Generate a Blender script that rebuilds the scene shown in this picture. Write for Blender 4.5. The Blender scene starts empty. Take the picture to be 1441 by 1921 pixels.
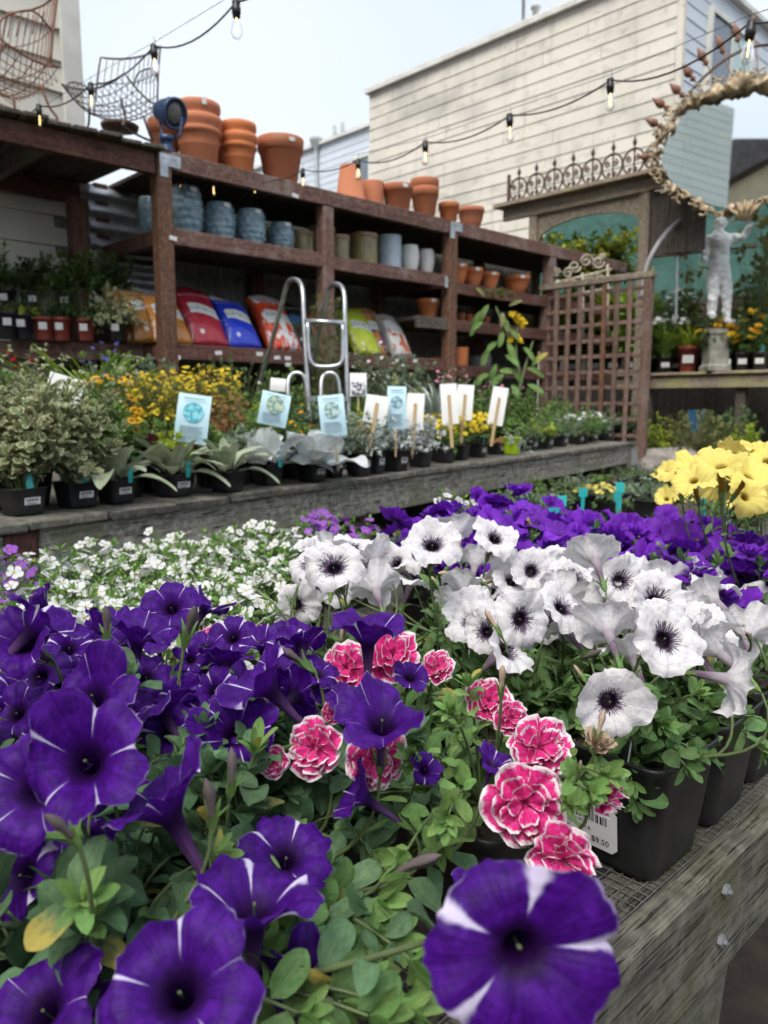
import bpy, bmesh, math, random
import numpy as np
from mathutils import Vector, Matrix, Euler, noise as mnoise

random.seed(7); np.random.seed(7)
scene = bpy.context.scene
COL = scene.collection
R = math.radians

# ---------------------------------------------------------------- camera
F = 1450.0; PITCH = R(8.0); CAM = np.array([0, 0, 1.25]); AU = R(46.3)
cd = bpy.data.cameras.new('camera'); cam = bpy.data.objects.new('camera', cd); COL.objects.link(cam)
cam.location = (0, 0, 1.25); cam.rotation_euler = (R(90) - PITCH, 0, 0)
cd.sensor_fit = 'VERTICAL'; cd.sensor_height = 36.0; cd.lens = 36.0 * F / 1921.0
cd.clip_start = 0.02; cd.clip_end = 500
cd.dof.use_dof = True; cd.dof.focus_distance = 0.80; cd.dof.aperture_fstop = 8.6
scene.camera = cam

# ---------------------------------------------------------------- overcast sky, soft sun, exposure
SUN_EL, SUN_AZ = R(56), R(205)
w = bpy.data.worlds.new('World'); scene.world = w; w.use_nodes = True
nt = w.node_tree; nt.nodes.clear()
out = nt.nodes.new('ShaderNodeOutputWorld'); mixs = nt.nodes.new('ShaderNodeMixShader')
b1 = nt.nodes.new('ShaderNodeBackground'); b2 = nt.nodes.new('ShaderNodeBackground')
sky = nt.nodes.new('ShaderNodeTexSky'); sky.sky_type = 'NISHITA'; sky.sun_disc = False
sky.sun_elevation = SUN_EL; sky.sun_rotation = SUN_AZ; sky.air_density = 1.5; sky.dust_density = 4.0
tc = nt.nodes.new('ShaderNodeTexCoord'); mp = nt.nodes.new('ShaderNodeMapping'); mp.inputs['Scale'].default_value = (1, 1, 2.2)
nz = nt.nodes.new('ShaderNodeTexNoise'); nz.inputs['Scale'].default_value = 1.6; nz.inputs['Detail'].default_value = 1
rp = nt.nodes.new('ShaderNodeValToRGB')
rp.color_ramp.elements[0].position = .32; rp.color_ramp.elements[0].color = (.58, .675, .805, 1)
rp.color_ramp.elements[1].position = .68; rp.color_ramp.elements[1].color = (.74, .80, .87, 1)
L = nt.links.new
L(tc.outputs['Generated'], mp.inputs['Vector']); L(mp.outputs[0], nz.inputs['Vector']); L(nz.outputs[0], rp.inputs[0])
L(sky.outputs[0], b1.inputs[0]); b1.inputs[1].default_value = 0.03
L(rp.outputs[0], b2.inputs[0]); b2.inputs[1].default_value = 0.48
mixs.inputs[0].default_value = 0.93
L(b1.outputs[0], mixs.inputs[1]); L(b2.outputs[0], mixs.inputs[2]); L(mixs.outputs[0], out.inputs[0])
sl = bpy.data.lights.new('sun', 'SUN'); sl.energy = 1.5; sl.angle = R(40); sl.color = (1, .96, .9)
so = bpy.data.objects.new('sun', sl); COL.objects.link(so)
so.rotation_euler = Vector((-math.sin(SUN_AZ) * math.cos(SUN_EL), -math.cos(SUN_AZ) * math.cos(SUN_EL), -math.sin(SUN_EL))).to_track_quat('-Z', 'Y').to_euler()
vs = scene.view_settings; vs.view_transform = 'Standard'; vs.look = 'None'; vs.gamma = 1.0; vs.exposure = 1.48
vs.use_curve_mapping = False
cy = scene.cycles; cy.max_bounces = 3; cy.diffuse_bounces = 2; cy.glossy_bounces = 2; cy.transmission_bounces = 3; cy.transparent_max_bounces = 4
cy.use_adaptive_sampling = True; cy.adaptive_threshold = .03; cy.adaptive_min_samples = 12; cy.caustics_reflective = False; cy.caustics_refractive = False

# ---------------------------------------------------------------- from a bearing in the photograph to a place on the ground plan
FV = np.array([0, math.cos(PITCH), -math.sin(PITCH)]); RV = np.array([1., 0, 0]); UV_ = np.array([0, math.sin(PITCH), math.cos(PITCH)])
U = np.array([math.sin(AU), math.cos(AU), 0]); V = np.array([-math.cos(AU), math.sin(AU), 0])
RZ = math.atan2(U[1], U[0])                       # local x = U (along the shelves), local y = V
def ray(x, y): return FV + (x - 720.5) / F * RV - (y - 960.5) / F * UV_
def at(x, y, d): return CAM + d * ray(x, y)
def at_z(x, y, z): r = ray(x, y); return CAM + r * ((z - CAM[2]) / r[2])
def at_v(x, y, v): r = ray(x, y); return CAM + r * (v / (r @ V))
def at_u(x, y, u): r = ray(x, y); return CAM + r * (u / (r @ U))
def depth(p): return float((np.array(p) - CAM) @ FV)
def uv2(u, v, z=0.0): p = U * u + V * v; return np.array([p[0], p[1], z])
def loc_uv(p): return np.array([p @ U, p @ V, p[2]])

# ---------------------------------------------------------------- mesh helpers
def link(name, data=None, parent=None, mat=None):
    o = bpy.data.objects.new(name, data); COL.objects.link(o)
    if parent is not None: o.parent = parent
    if mat is not None: o.matrix_basis = mat
    return o
def tag(o, label=None, cat=None, group=None, kind=None):
    if label: o['label'] = label
    if cat: o['category'] = cat
    if group: o['group'] = group
    if kind: o['kind'] = kind
    return o
def thing(name, label, cat, loc=(0, 0, 0), rz=0.0, group=None):
    o = link(name); o.location = Vector(loc); o.rotation_euler = (0, 0, rz); o.empty_display_size = .05
    return tag(o, label, cat, group)

def mesh_np(name, Vt, faces, uv=None, mats=(), fmat=None, smooth=True):
    me = bpy.data.meshes.new(name)
    Vt = np.asarray(Vt, dtype=np.float32)
    if isinstance(faces, tuple): lv, lt = faces
    else:
        lt = np.array([len(f) for f in faces], dtype=np.int32)
        lv = np.array([i for f in faces for i in f], dtype=np.int32)
    me.vertices.add(len(Vt)); me.vertices.foreach_set('co', Vt.ravel())
    me.loops.add(len(lv)); me.loops.foreach_set('vertex_index', lv)
    me.polygons.add(len(lt)); ls = np.concatenate([[0], np.cumsum(lt)[:-1]]).astype(np.int32)
    me.polygons.foreach_set('loop_start', ls); me.polygons.foreach_set('loop_total', lt)
    if fmat is not None: me.polygons.foreach_set('material_index', np.asarray(fmat, dtype=np.int32))
    me.polygons.foreach_set('use_smooth', np.full(len(lt), smooth, dtype=bool))
    if uv is not None:
        ul = me.uv_layers.new(name='uv'); ul.data.foreach_set('uv', np.asarray(uv, dtype=np.float32)[lv].ravel())
    me.update(calc_edges=True)
    for m in mats: me.materials.append(m)
    return me

class MB:
    """collects shapes for one mesh"""
    def __init__(s): s.v = []; s.f = []; s.uv = []; s.m = []; s.cm = 0
    def add(s, v, f, uv=None):
        n = len(s.v); s.v.extend([tuple(p) for p in v]); s.f.extend([tuple(i + n for i in q) for q in f])
        s.uv.extend([tuple(t) for t in uv] if uv is not None else [(0, 0)] * len(v)); s.m.extend([s.cm] * len(f)); return s
    def box(s, x0, x1, y0, y1, z0, z1, M=None):
        p = [(x, y, z) for z in (z0, z1) for y in (y0, y1) for x in (x0, x1)]
        if M is not None: p = [tuple(M @ Vector(q)) for q in p]
        return s.add(p, [(0, 2, 3, 1), (4, 5, 7, 6), (0, 1, 5, 4), (2, 6, 7, 3), (0, 4, 6, 2), (1, 3, 7, 5)])
    def tube(s, path, r, n=6, cap=True, closed=False):
        P = [Vector(p) for p in path]; k = len(P)
        rr = r if hasattr(r, '__len__') else [r] * k
        T = [(P[(i + 1) % k if closed else min(i + 1, k - 1)] - P[(i - 1) % k if closed else max(i - 1, 0)]).normalized() for i in range(k)]
        ref = Vector((0, 0, 1)) if abs(T[0].z) < .9 else Vector((1, 0, 0))
        a = T[0].cross(ref).normalized(); vs_, uv = [], []; ln = 0
        for i in range(k):
            a = (a - T[i] * a.dot(T[i]));  a = a.normalized() if a.length > 1e-6 else T[i].orthogonal().normalized()
            b = T[i].cross(a)
            if i: ln += (P[i] - P[i - 1]).length
            for j in range(n):
                t = 2 * math.pi * j / n
                vs_.append(P[i] + (a * math.cos(t) + b * math.sin(t)) * rr[i]); uv.append((j / n, ln))
        fs = []
        for i in range(k if closed else k - 1):
            for j in range(n):
                i2 = (i + 1) % k
                fs.append((i * n + j, i * n + (j + 1) % n, i2 * n + (j + 1) % n, i2 * n + j))
        if cap and not closed: fs.append(tuple(range(n))[::-1]); fs.append(tuple((k - 1) * n + j for j in range(n)))
        return s.add(vs_, fs, uv)
    def lathe(s, prof, n=28, M=None, fn=None):
        vs_, uv = [], []
        for i, (r, z) in enumerate(prof):
            for j in range(n):
                t = 2 * math.pi * j / n; q = r * (fn(t, z, i) if fn else 1)
                p = Vector((q * math.cos(t), q * math.sin(t), z)); vs_.append(M @ p if M is not None else p); uv.append((j / n, z))
        k = len(prof)
        fs = [(i * n + j, i * n + (j + 1) % n, (i + 1) * n + (j + 1) % n, (i + 1) * n + j) for i in range(k - 1) for j in range(n)]
        if prof[0][0] > 1e-5: fs.append(tuple(range(n))[::-1])
        if prof[-1][0] > 1e-5: fs.append(tuple((k - 1) * n + j for j in range(n)))
        return s.add(vs_, fs, uv)
    def grid(s, fn, nu, nv, wrap=False):
        vs_, uv = [], []
        cu = nu if wrap else nu + 1
        for j in range(nv + 1):
            for i in range(cu):
                vs_.append(fn(i / nu, j / nv)); uv.append((i / nu, j / nv))
        fs = []
        for j in range(nv):
            for i in range(nu):
                i2 = (i + 1) % cu
                fs.append((j * cu + i, j * cu + i2, (j + 1) * cu + i2, (j + 1) * cu + i))
        return s.add(vs_, fs, uv)
    def build(s, name, mat, parent=None, smooth=False, M=None, kind=None, label=None):
        mats = mat if isinstance(mat, (list, tuple)) else [mat]
        me = mesh_np(name, s.v, s.f, s.uv, mats, s.m, smooth)
        o = link(name, me, parent, M)
        if kind: o['kind'] = kind
        if label: o['label'] = label
        return o

_bc = {}
def board_mesh(sx, sy, sz, mat, bev=.004, wob=0.0, var=0):
    """a timber: bevelled edges, slightly uneven faces; centred, x is the grain"""
    key = (round(sx, 3), round(sy, 3), round(sz, 3), mat.name, bev, wob, var)
    if key in _bc: return _bc[key]
    bm = bmesh.new(); bmesh.ops.create_cube(bm, size=1)
    for q in bm.verts: q.co = Vector((q.co.x * sx, q.co.y * sy, q.co.z * sz))
    if bev: bmesh.ops.bevel(bm, geom=bm.edges[:], offset=min(bev, sx * .2, sy * .2, sz * .2), segments=1, affect='EDGES', profile=.5)
    if wob:
        rr = random.Random(var * 13 + int(sx * 100))
        for q in bm.verts: q.co += Vector((rr.uniform(-1, 1), rr.uniform(-1, 1), rr.uniform(-1, 1))) * wob
    me = bpy.data.meshes.new('board'); bm.to_mesh(me); bm.free(); me.materials.append(mat); _bc[key] = me
    return me
def board(name, x0, x1, y0, y1, z0, z1, mat, parent=None, bev=.004, wob=0.0, rot=None, axis='x', label=None):
    """timber between two corners; axis = the grain direction"""
    c = Vector(((x0 + x1) / 2, (y0 + y1) / 2, (z0 + z1) / 2)); d = (x1 - x0, y1 - y0, z1 - z0)
    M = Matrix.Translation(c)
    if rot: M = M @ Euler(rot).to_matrix().to_4x4()
    if axis == 'x': s = d
    elif axis == 'y': s = (d[1], d[0], d[2]); M = M @ Matrix.Rotation(R(90), 4, 'Z')
    else: s = (d[2], d[1], d[0]); M = M @ Matrix.Rotation(R(90), 4, 'Y')
    o = link(name, board_mesh(*s, mat, bev, wob, random.randint(0, 3) if wob else 0), parent, M)
    if label: o['label'] = label
    return o
def bez(a, b, c, n=8):
    a, b, c = Vector(a), Vector(b), Vector(c)
    return [a * (1 - t) ** 2 + b * 2 * t * (1 - t) + c * t * t for t in [i / n for i in range(n + 1)]]
def smooth_path(pts, n=6):
    P = [Vector(p) for p in pts]; P = [2 * P[0] - P[1]] + P + [2 * P[-1] - P[-2]]; o = []
    for i in range(1, len(P) - 2):
        for k in range(n):
            t = k / n; p0, p1, p2, p3 = P[i - 1:i + 3]
            o.append(.5 * ((2 * p1) + (p2 - p0) * t + (2 * p0 - 5 * p1 + 4 * p2 - p3) * t * t + (3 * p1 - p0 - 3 * p2 + p3) * t ** 3))
    return o + [P[-2]]
def text(name, body, size, mat, parent, M, align='CENTER'):
    cu = bpy.data.curves.new(name, 'FONT'); cu.body = body; cu.size = size; cu.align_x = align; cu.align_y = 'CENTER'
    cu.extrude = size * .004; cu.materials.append(mat)
    o = link(name, cu); bpy.context.view_layer.update(); me = bpy.data.meshes.new_from_object(o); bpy.data.objects.remove(o); o = link(name, me, parent, M); o['kind'] = 'stuff'; return o
def frame_m(o, x, z):
    """matrix with local x along x and local z (normal) along z, at o"""
    z = Vector(z).normalized(); x = Vector(x); x = (x - z * x.dot(z)).normalized(); y = z.cross(x)
    return Matrix.Translation(Vector(o)) @ Matrix((x, y, z)).transposed().to_4x4()

# ---------------------------------------------------------------- materials
class NT:
    def __init__(s, name):
        s.m = bpy.data.materials.new(name); s.m.use_nodes = True; s.t = s.m.node_tree; s.t.nodes.clear()
        s.o = s.n('ShaderNodeOutputMaterial')
    def n(s, t, **k):
        x = s.t.nodes.new(t)
        for a, b in k.items(): setattr(x, a, b)
        return x
    def l(s, a, b): s.t.links.new(a, b)
    def set(s, sock, v):
        if hasattr(v, 'is_linked') or hasattr(v, 'links'): s.l(v, sock)
        else: sock.default_value = v
    def math(s, op, a, b=0.0, c=0.0, clamp=False):
        x = s.n('ShaderNodeMath', operation=op); x.use_clamp = clamp
        s.set(x.inputs[0], a); s.set(x.inputs[1], b); s.set(x.inputs[2], c); return x.outputs[0]
    def step(s, v, lo, hi):
        x = s.n('ShaderNodeMapRange'); x.interpolation_type = 'SMOOTHSTEP'
        s.set(x.inputs[0], v); s.set(x.inputs[1], lo); s.set(x.inputs[2], hi); return x.outputs[0]
    def mix(s, f, a, b, bl='MIX'):
        x = s.n('ShaderNodeMix', data_type='RGBA', blend_type=bl)
        s.set(x.inputs[0], f)
        for i, c in ((6, a), (7, b)):
            if isinstance(c, (tuple, list)): c = (*c[:3], 1)
            s.set(x.inputs[i], c)
        return x.outputs[2]
    def coords(s, kind='Object', scale=(1, 1, 1), rot=(0, 0, 0)):
        t = s.n('ShaderNodeTexCoord'); m = s.n('ShaderNodeMapping'); m.inputs['Scale'].default_value = scale; m.inputs['Rotation'].default_value = rot
        s.l(t.outputs[kind], m.inputs[0]); return m.outputs[0]
    def noise(s, vec, scale, detail=3, rough=.55):
        x = s.n('ShaderNodeTexNoise'); s.set(x.inputs['Vector'], vec); s.set(x.inputs['Scale'], scale)
        x.inputs['Detail'].default_value = min(detail, 2.5); x.inputs['Roughness'].default_value = rough; return x.outputs[0]
    def uv(s):
        t = s.n('ShaderNodeTexCoord'); q = s.n('ShaderNodeSeparateXYZ'); s.l(t.outputs['UV'], q.inputs[0]); return q.outputs[0], q.outputs[1]
    def comb(s, x, y, z=0.0):
        c = s.n('ShaderNodeCombineXYZ'); s.set(c.inputs[0], x); s.set(c.inputs[1], y); s.set(c.inputs[2], z); return c.outputs[0]
    def rnd(s):
        a = s.n('ShaderNodeObjectInfo').outputs['Random']; b = s.n('ShaderNodeNewGeometry').outputs['Random Per Island']
        return s.math('FRACT', s.math('ADD', a, b))
    def orand(s): return s.n('ShaderNodeObjectInfo').outputs['Random']
    def hsv(s, c, h=.5, sa=1.0, v=1.0):
        x = s.n('ShaderNodeHueSaturation'); s.set(x.inputs['Hue'], h); s.set(x.inputs['Saturation'], sa); s.set(x.inputs['Value'], v)
        if isinstance(c, (tuple, list)): c = (*c[:3], 1)
        s.set(x.inputs['Color'], c); return x.outputs[0]
    def bump(s, h, strength=.3, dist=.002):
        x = s.n('ShaderNodeBump'); x.inputs['Strength'].default_value = strength; x.inputs['Distance'].default_value = dist; s.l(h, x.inputs['Height']); return x.outputs[0]
    def done(s, col, rough=.6, metal=0., spec=.5, normal=None, transl=0., tcol=None, sheen=0., coat=0., trans=0., alpha=None):
        p = s.n('ShaderNodeBsdfPrincipled')
        if isinstance(col, (tuple, list)): col = (*col[:3], 1)
        s.set(p.inputs['Base Color'], col); s.set(p.inputs['Roughness'], rough); s.set(p.inputs['Metallic'], metal)
        p.inputs['Specular IOR Level'].default_value = spec; p.inputs['Sheen Weight'].default_value = sheen; p.inputs['Coat Weight'].default_value = coat
        p.inputs['Transmission Weight'].default_value = trans
        if normal is not None: s.l(normal, p.inputs['Normal'])
        sh = p.outputs[0]
        if transl:
            t = s.n('ShaderNodeBsdfTranslucent'); s.set(t.inputs[0], col if tcol is None else ((*tcol, 1) if isinstance(tcol, tuple) else tcol))
            if normal is not None: s.l(normal, t.inputs['Normal'])
            mx = s.n('ShaderNodeMixShader'); mx.inputs[0].default_value = transl; s.l(sh, mx.inputs[1]); s.l(t.outputs[0], mx.inputs[2]); sh = mx.outputs[0]
        s.l(sh, s.o.inputs[0]); return s.m

def plain(name, c1, c2=None, scale=6, rough=.6, bump=.15, bscale=60, metal=0., spec=.5, rv=.12, coat=0., contrast=(.35, .65), stretch=(1, 1, 1)):
    """two-tone mottled material with fine relief and a slight shift from object to object"""
    s = NT(name); c2 = c2 or tuple(x * .7 for x in c1); v = s.coords('Object', stretch)
    f = s.step(s.noise(v, scale, 5, .6), *contrast); c = s.mix(f, c1, c2)
    c = s.hsv(c, v=s.math('ADD', 1 - rv / 2, s.math('MULTIPLY', s.orand(), rv)))
    nrm = s.bump(s.noise(v, bscale, 4, .6), bump, .004) if bump else None
    return s.done(c, rough, metal, spec, nrm, coat=coat)

def wood(name, c1, c2, stain=None, stain_amt=.4, cracks=.6, rough=.8, grain=40, rv=.2, bump=.5):
    """timber with grain along local x, darker cracks, and stains or lichen with a shape of their own"""
    s = NT(name); r = s.orand()
    tc = s.n('ShaderNodeTexCoord'); off = s.n('ShaderNodeVectorMath', operation='ADD'); s.l(tc.outputs['Object'], off.inputs[0])
    s.l(s.comb(s.math('MULTIPLY', r, 17.), s.math('MULTIPLY', r, 5.), r), off.inputs[1])
    m = s.n('ShaderNodeMapping'); m.inputs['Scale'].default_value = (.28, 14, 14); s.l(off.outputs[0], m.inputs[0])
    g = s.noise(m.outputs[0], grain / 14., 6, .65); g2 = s.noise(m.outputs[0], grain / 2., 3, .7)
    c = s.mix(s.step(g, .3, .7), c1, c2); c = s.mix(s.math('MULTIPLY', s.step(g2, .4, .65), .55), c, tuple(x * .5 for x in c2))
    m2 = s.n('ShaderNodeMapping'); m2.inputs['Scale'].default_value = (13, 330, 330); s.l(off.outputs[0], m2.inputs[0])
    ck = s.step(s.noise(m2.outputs[0], 1.0, 1, .5), .60, .655); mo = s.noise(off.outputs[0], 38., 3, .7)
    c = s.mix(s.math('MULTIPLY', ck, cracks), c, tuple(x * .12 for x in c2))
    c = s.mix(s.math('MULTIPLY', s.step(mo, .45, .7), .35), c, tuple(min(1, x * 1.5) for x in c1)); c = s.mix(s.math('MULTIPLY', s.step(mo, .55, .35), .3), c, tuple(x * .4 for x in c2))
    if stain:
        st = s.step(s.noise(off.outputs[0], 4.2, 5, .65), .48, .68); c = s.mix(s.math('MULTIPLY', st, stain_amt), c, stain)
    c = s.hsv(c, v=s.math('ADD', 1 - rv / 2, s.math('MULTIPLY', r, rv)))
    h = s.math('SUBTRACT', s.math('MULTIPLY', g2, .5), ck)
    return s.done(c, rough, 0, .3, s.bump(h, bump, .003))
# ================================================================ materials of the setting
M = {}
M['soil_ground'] = plain('ground_soil', (.060, .042, .030), (.030, .022, .016), 9, .95, .9, 45, rv=0)
M['cream'] = None
def siding_mat(name, c, dirt, amt, dscale=.55, moss=(.22, .24, .15)):
    s = NT(name); tc = s.n('ShaderNodeNewGeometry'); g = tc.outputs['Position']
    m = s.n('ShaderNodeMapping'); m.inputs['Scale'].default_value = (.8, .8, 1.6); s.l(g, m.inputs[0])
    a = s.step(s.noise(m.outputs[0], dscale, 7, .68), .47, .74); b = s.step(s.noise(m.outputs[0], dscale * 9, 6, .7), .52, .72)
    m2 = s.n('ShaderNodeMapping'); m2.inputs['Scale'].default_value = (6, 6, .5); s.l(g, m2.inputs[0])
    drip = s.step(s.noise(m2.outputs[0], 1.3, 4, .6), .5, .75)
    cc = s.mix(s.math('MULTIPLY', a, amt), c, dirt); cc = s.mix(s.math('MULTIPLY', b, amt * .45), cc, moss)
    cc = s.mix(s.math('MULTIPLY', drip, amt * .4), cc, dirt)
    cc = s.hsv(cc, v=s.math('ADD', .96, s.math('MULTIPLY', s.orand(), .08)))
    return s.done(cc, .55, 0, .35, s.bump(s.noise(m.outputs[0], 30, 5, .6), .25, .004))
M['cream'] = siding_mat('cream_siding', (.71, .65, .56), (.37, .35, .31), .8)
M['cream_left'] = siding_mat('old_cream_siding', (.62, .60, .52), (.32, .31, .27), .25)
M['pale_blue'] = siding_mat('pale_blue_siding', (.62, .67, .73), (.45, .48, .52), .25)
M['pale_green'] = siding_mat('pale_green_siding', (.74, .78, .70), (.5, .54, .46), .3)
M['trim'] = plain('white_trim', (.74, .73, .68), (.60, .58, .52), 3, .5, .1, 30)
M['roof_dark'] = plain('roof_felt', (.10, .085, .08), (.06, .05, .05), 4, .9, .5, 30)
M['galv'] = plain('galvanised_steel', (.52, .54, .56), (.36, .38, .40), 14, .42, .1, 60, metal=.8, rv=.1)
M['pipe'] = plain('painted_pipe', (.55, .58, .57), (.42, .45, .44), 5, .5, .05)
M['pipe_old'] = plain('weathered_pipe', (.30, .29, .30), (.20, .19, .19), 8, .6, .1)
M['red_wood'] = wood('red_stained_timber', (.19, .085, .062), (.10, .045, .036), (.22, .15, .13), .35, .7, .75)
M['red_wood_old'] = wood('faded_red_timber', (.26, .145, .115), (.155, .085, .07), (.34, .29, .26), .5, .7, .8)
M['dark_wood'] = wood('dark_weathered_timber', (.14, .115, .095), (.08, .065, .055), (.12, .13, .09), .4, .6, .85)
M['post_wood'] = wood('brown_post_timber', (.22, .115, .070), (.12, .060, .040), (.16, .09, .06), .3, .6, .75)
M['grey_wood'] = wood('grey_weathered_timber', (.40, .375, .315), (.22, .205, .17), (.14, .145, .070), .55, 1.0, .88, grain=70, bump=1.)
M['shaded_olive_wood'] = wood('shaded_olive_grey_timber', (.195, .182, .145), (.090, .083, .064), (.105, .110, .045), .6, 1.0, .88, grain=70, bump=1.)  # olive-grey timber, with the shade on the near bench darkened into its colour
M['grey_wood_top'] = wood('pale_weathered_timber', (.25, .235, .20), (.13, .12, .10), (.10, .105, .065), .5, .8, .9, bump=.7)
M['arbor_wood'] = wood('mossy_arbor_timber', (.33, .265, .20), (.19, .15, .115), (.24, .25, .16), .55, .7, .85)
M['mossy_wood'] = wood('mossy_bench_timber', (.38, .30, .23), (.24, .19, .14), (.33, .33, .14), .75, .6, .85)
M['trellis_wood'] = wood('brown_trellis_timber', (.24, .15, .115), (.14, .09, .07), (.26, .22, .20), .35, .5, .75)
M['back_board'] = wood('dark_green_boarding', (.20, .215, .19), (.14, .15, .13), None, 0, .3, .7)
M['iron'] = plain('rusty_wrought_iron', (.060, .040, .032), (.12, .060, .036), 22, .75, .3, 90)
M['rust'] = plain('rusty_wire', (.30, .13, .075), (.16, .075, .05), 25, .7, .2, 90)
M['grey_wire'] = plain('grey_wire', (.13, .12, .115), (.08, .06, .055), 25, .55, .1, 90, metal=.3)

def ground_z(x, y):
    t = min(1, max(0, (y - 1.2) / 4.3)); return .70 * t * t * (3 - 2 * t)
# ---------------------------------------------------------------- ground
xs = np.concatenate([np.linspace(-150, -6, 8), np.linspace(-5, 8, 66), np.linspace(9, 150, 8)])
ys = np.concatenate([np.linspace(-150, -3, 8), np.linspace(-2, 11, 66), np.linspace(12, 150, 8)])
gv = [(x, y, ground_z(x, y) + .02 * mnoise.noise(Vector((x * 2.3, y * 2.3, 0))) + .008 * mnoise.noise(Vector((x * 11, y * 11, 3)))) for y in ys for x in xs]
nx = len(xs); gf = [(j * nx + i, j * nx + i + 1, (j + 1) * nx + i + 1, (j + 1) * nx + i) for j in range(len(ys) - 1) for i in range(nx - 1)]
g = link('ground', mesh_np('ground', gv, gf, None, [M['soil_ground']])); tag(g, kind='structure')

# ---------------------------------------------------------------- houses clad in lapped boards
def siding(parent, name, x0, x1, z0, z1, e, mat, M0=Matrix(), lap=.018):
    """lapped boards on a wall along local x, facing -y"""
    n = int(math.ceil((z1 - z0) / e)); b = MB()
    b.add([(x0, 0, 0), (x1, 0, 0), (x0, -lap, 0), (x1, -lap, 0), (x0, -.006, e + .015), (x1, -.006, e + .015), (x0, 0, e + .015), (x1, 0, e + .015)],
          [(0, 1, 3, 2), (2, 3, 5, 4), (4, 5, 7, 6), (0, 2, 4, 6), (1, 7, 5, 3)])
    me = mesh_np('siding_board', b.v, b.f, None, [mat], None, False)
    q = random.Random(int(abs(x0) * 100) + n)
    for i in range(n):
        c = q.uniform(.25, .75) if i % 2 else q.uniform(.15, .9); L_ = x1 - x0     # each course is two boards with a butt joint
        for a, b_ in ((0, c - .0012), (c + .0012, 1)): link('siding_board', me, parent, M0 @ Matrix.Translation((x0 + a * L_ - x0 * (b_ - a), .0015 * q.random(), z0 + i * e + q.uniform(-.003, .003))) @ Matrix.Diagonal((b_ - a, 1, 1, 1)))
def man(name, label, cat, u, v, z=0, group=None): return thing(name, label, cat, uv2(u, v, z), RZ, group)

# left house: its front wall runs along the shelves
hl = man('clapboard_house', 'old cream clapboard house wall rising behind the wire chairs on the left', 'house', 2.2, 5.1)
MB().box(-6, -.004, .012, 3, 0, 7.5).build('wall', M['cream_left'], hl)
siding(hl, 'l', -6, -.10, .2, 7.5, .185, M['cream_left'], Matrix.Translation((0, .012, 0)), .034)
board('corner_trim', -.105, .02, -.04, .005, .2, 7.5, M['trim'], hl, axis='z')
board('corner_trim', -.004, .024, .008, .13, .2, 7.5, M['trim'], hl, axis='z')

# right house: long wall along V, gable corner towards the camera
hr = man('clapboard_house', 'tall cream clapboard house with moss-stained wall behind the terracotta pots', 'house', 10.8, 5.41)
MB().box(.012, 9, .012, 6.3, 0, 7.2).build('wall', M['cream'], hr)
Mv = Matrix.Translation((.012, 0, 0)) @ Matrix.Rotation(R(-90), 4, 'Z')   # wall along +y, facing -x
siding(hr, 's', -6.3, -.06, .3, 7.15, .2, M['cream'], Mv)
siding(hr, 'f', .06, 9, .3, 7.15, .2, M['pale_blue'], Matrix.Translation((0, .012, 0)))
board('corner_trim', -.035, .055, -.035, .055, .2, 7.16, M['cream'], hr, axis='z')
board('roof_edge', -.09, 9.0, -.09, 6.35, 7.16, 7.24, M['trim'], hr)
for k, (dv, hh, rr) in enumerate(((1.75, .62, .03), (1.95, .32, .05))):
    MB().lathe([(rr, 0), (rr, hh), (rr * 1.6, hh), (rr * 1.6, hh + .06), (.001, hh + .07)], 10).build('vent_pipe', M['pipe'], hr, True, Matrix.Translation((.3, 5.0 - dv * 1.2, 7.24)))
pa = loc_uv(at_v(1330, 60, 5.41)); pb = loc_uv(at_v(1330, 195, 5.41)); pc = loc_uv(at_v(1382, 120, 5.41))
wx0, wx1, wz0, wz1 = pa[0] - 10.8, pc[0] - 10.8 + .4, pb[2], pa[2] + .25
wn = MB(); t = .07
for b_ in ((wx0 - t, wx1 + t, wz1, wz1 + t), (wx0 - t, wx1 + t, wz0 - t, wz0), (wx0 - t, wx0, wz0, wz1), (wx1, wx1 + t, wz0, wz1), ((wx0 + wx1) / 2 - .03, (wx0 + wx1) / 2 + .03, wz0, wz1)):
    wn.box(b_[0], b_[1], -.07, .0, b_[2], b_[3])
wf = wn.build('window', M['trim'], hr)
gl = NT('window_glass'); GLASS = gl.done((.16, .19, .22), .08, 0, .8)
gl2 = NT('window_blind'); BLIND = gl2.done((.42, .62, .62), .3, 0, .5)
MB().box(wx0, (wx0 + wx1) / 2 - .03, -.04, -.034, wz0, wz1).build('pane', GLASS, wf)
MB().box((wx0 + wx1) / 2 + .03, wx1, -.04, -.034, wz0, wz1).build('pane', BLIND, wf)

# far house between the two
q0 = at(696, 238, 21); q0 = loc_uv(q0)
hf = man('clapboard_house', 'far pale blue house with a drainpipe, left of the tall cream house', 'house', q0[0], q0[1] - 1.5)
MB().box(.012, 7, .012, 14, 0, q0[2]).build('wall', M['pale_blue'], hf)
siding(hf, 's', -14, -.02, 2, q0[2], .2, M['pale_blue'], Mv)
board('roof_edge', -.1, 7, -.1, 14.1, q0[2] + .001, q0[2] + .09, M['trim'], hf)
def on_far(x, y): p = loc_uv(at_u(x, y, q0[0])); return p[1] - (q0[1] - 1.5), p[2]
dy, dz = on_far(597, 277)
MB().tube([(-.08, dy, dz - .1), (-.08, dy, 0)], .06, 8).lathe([(.07, 0), (.20, .28), (.20, .34)], 8, Matrix.Translation((-.08, dy, dz - .1))).build('drainpipe', M['pipe'], hf)
for px in (613, 628):
    dy, dz = on_far(px, 255); MB().tube([(.3, dy, q0[2]), (.3, dy, q0[2] + .55)], .06, 8).build('vent_pipe', M['pipe'], hf)
y0, zt = on_far(664, 303); y1, zb = on_far(694, 340)
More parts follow.
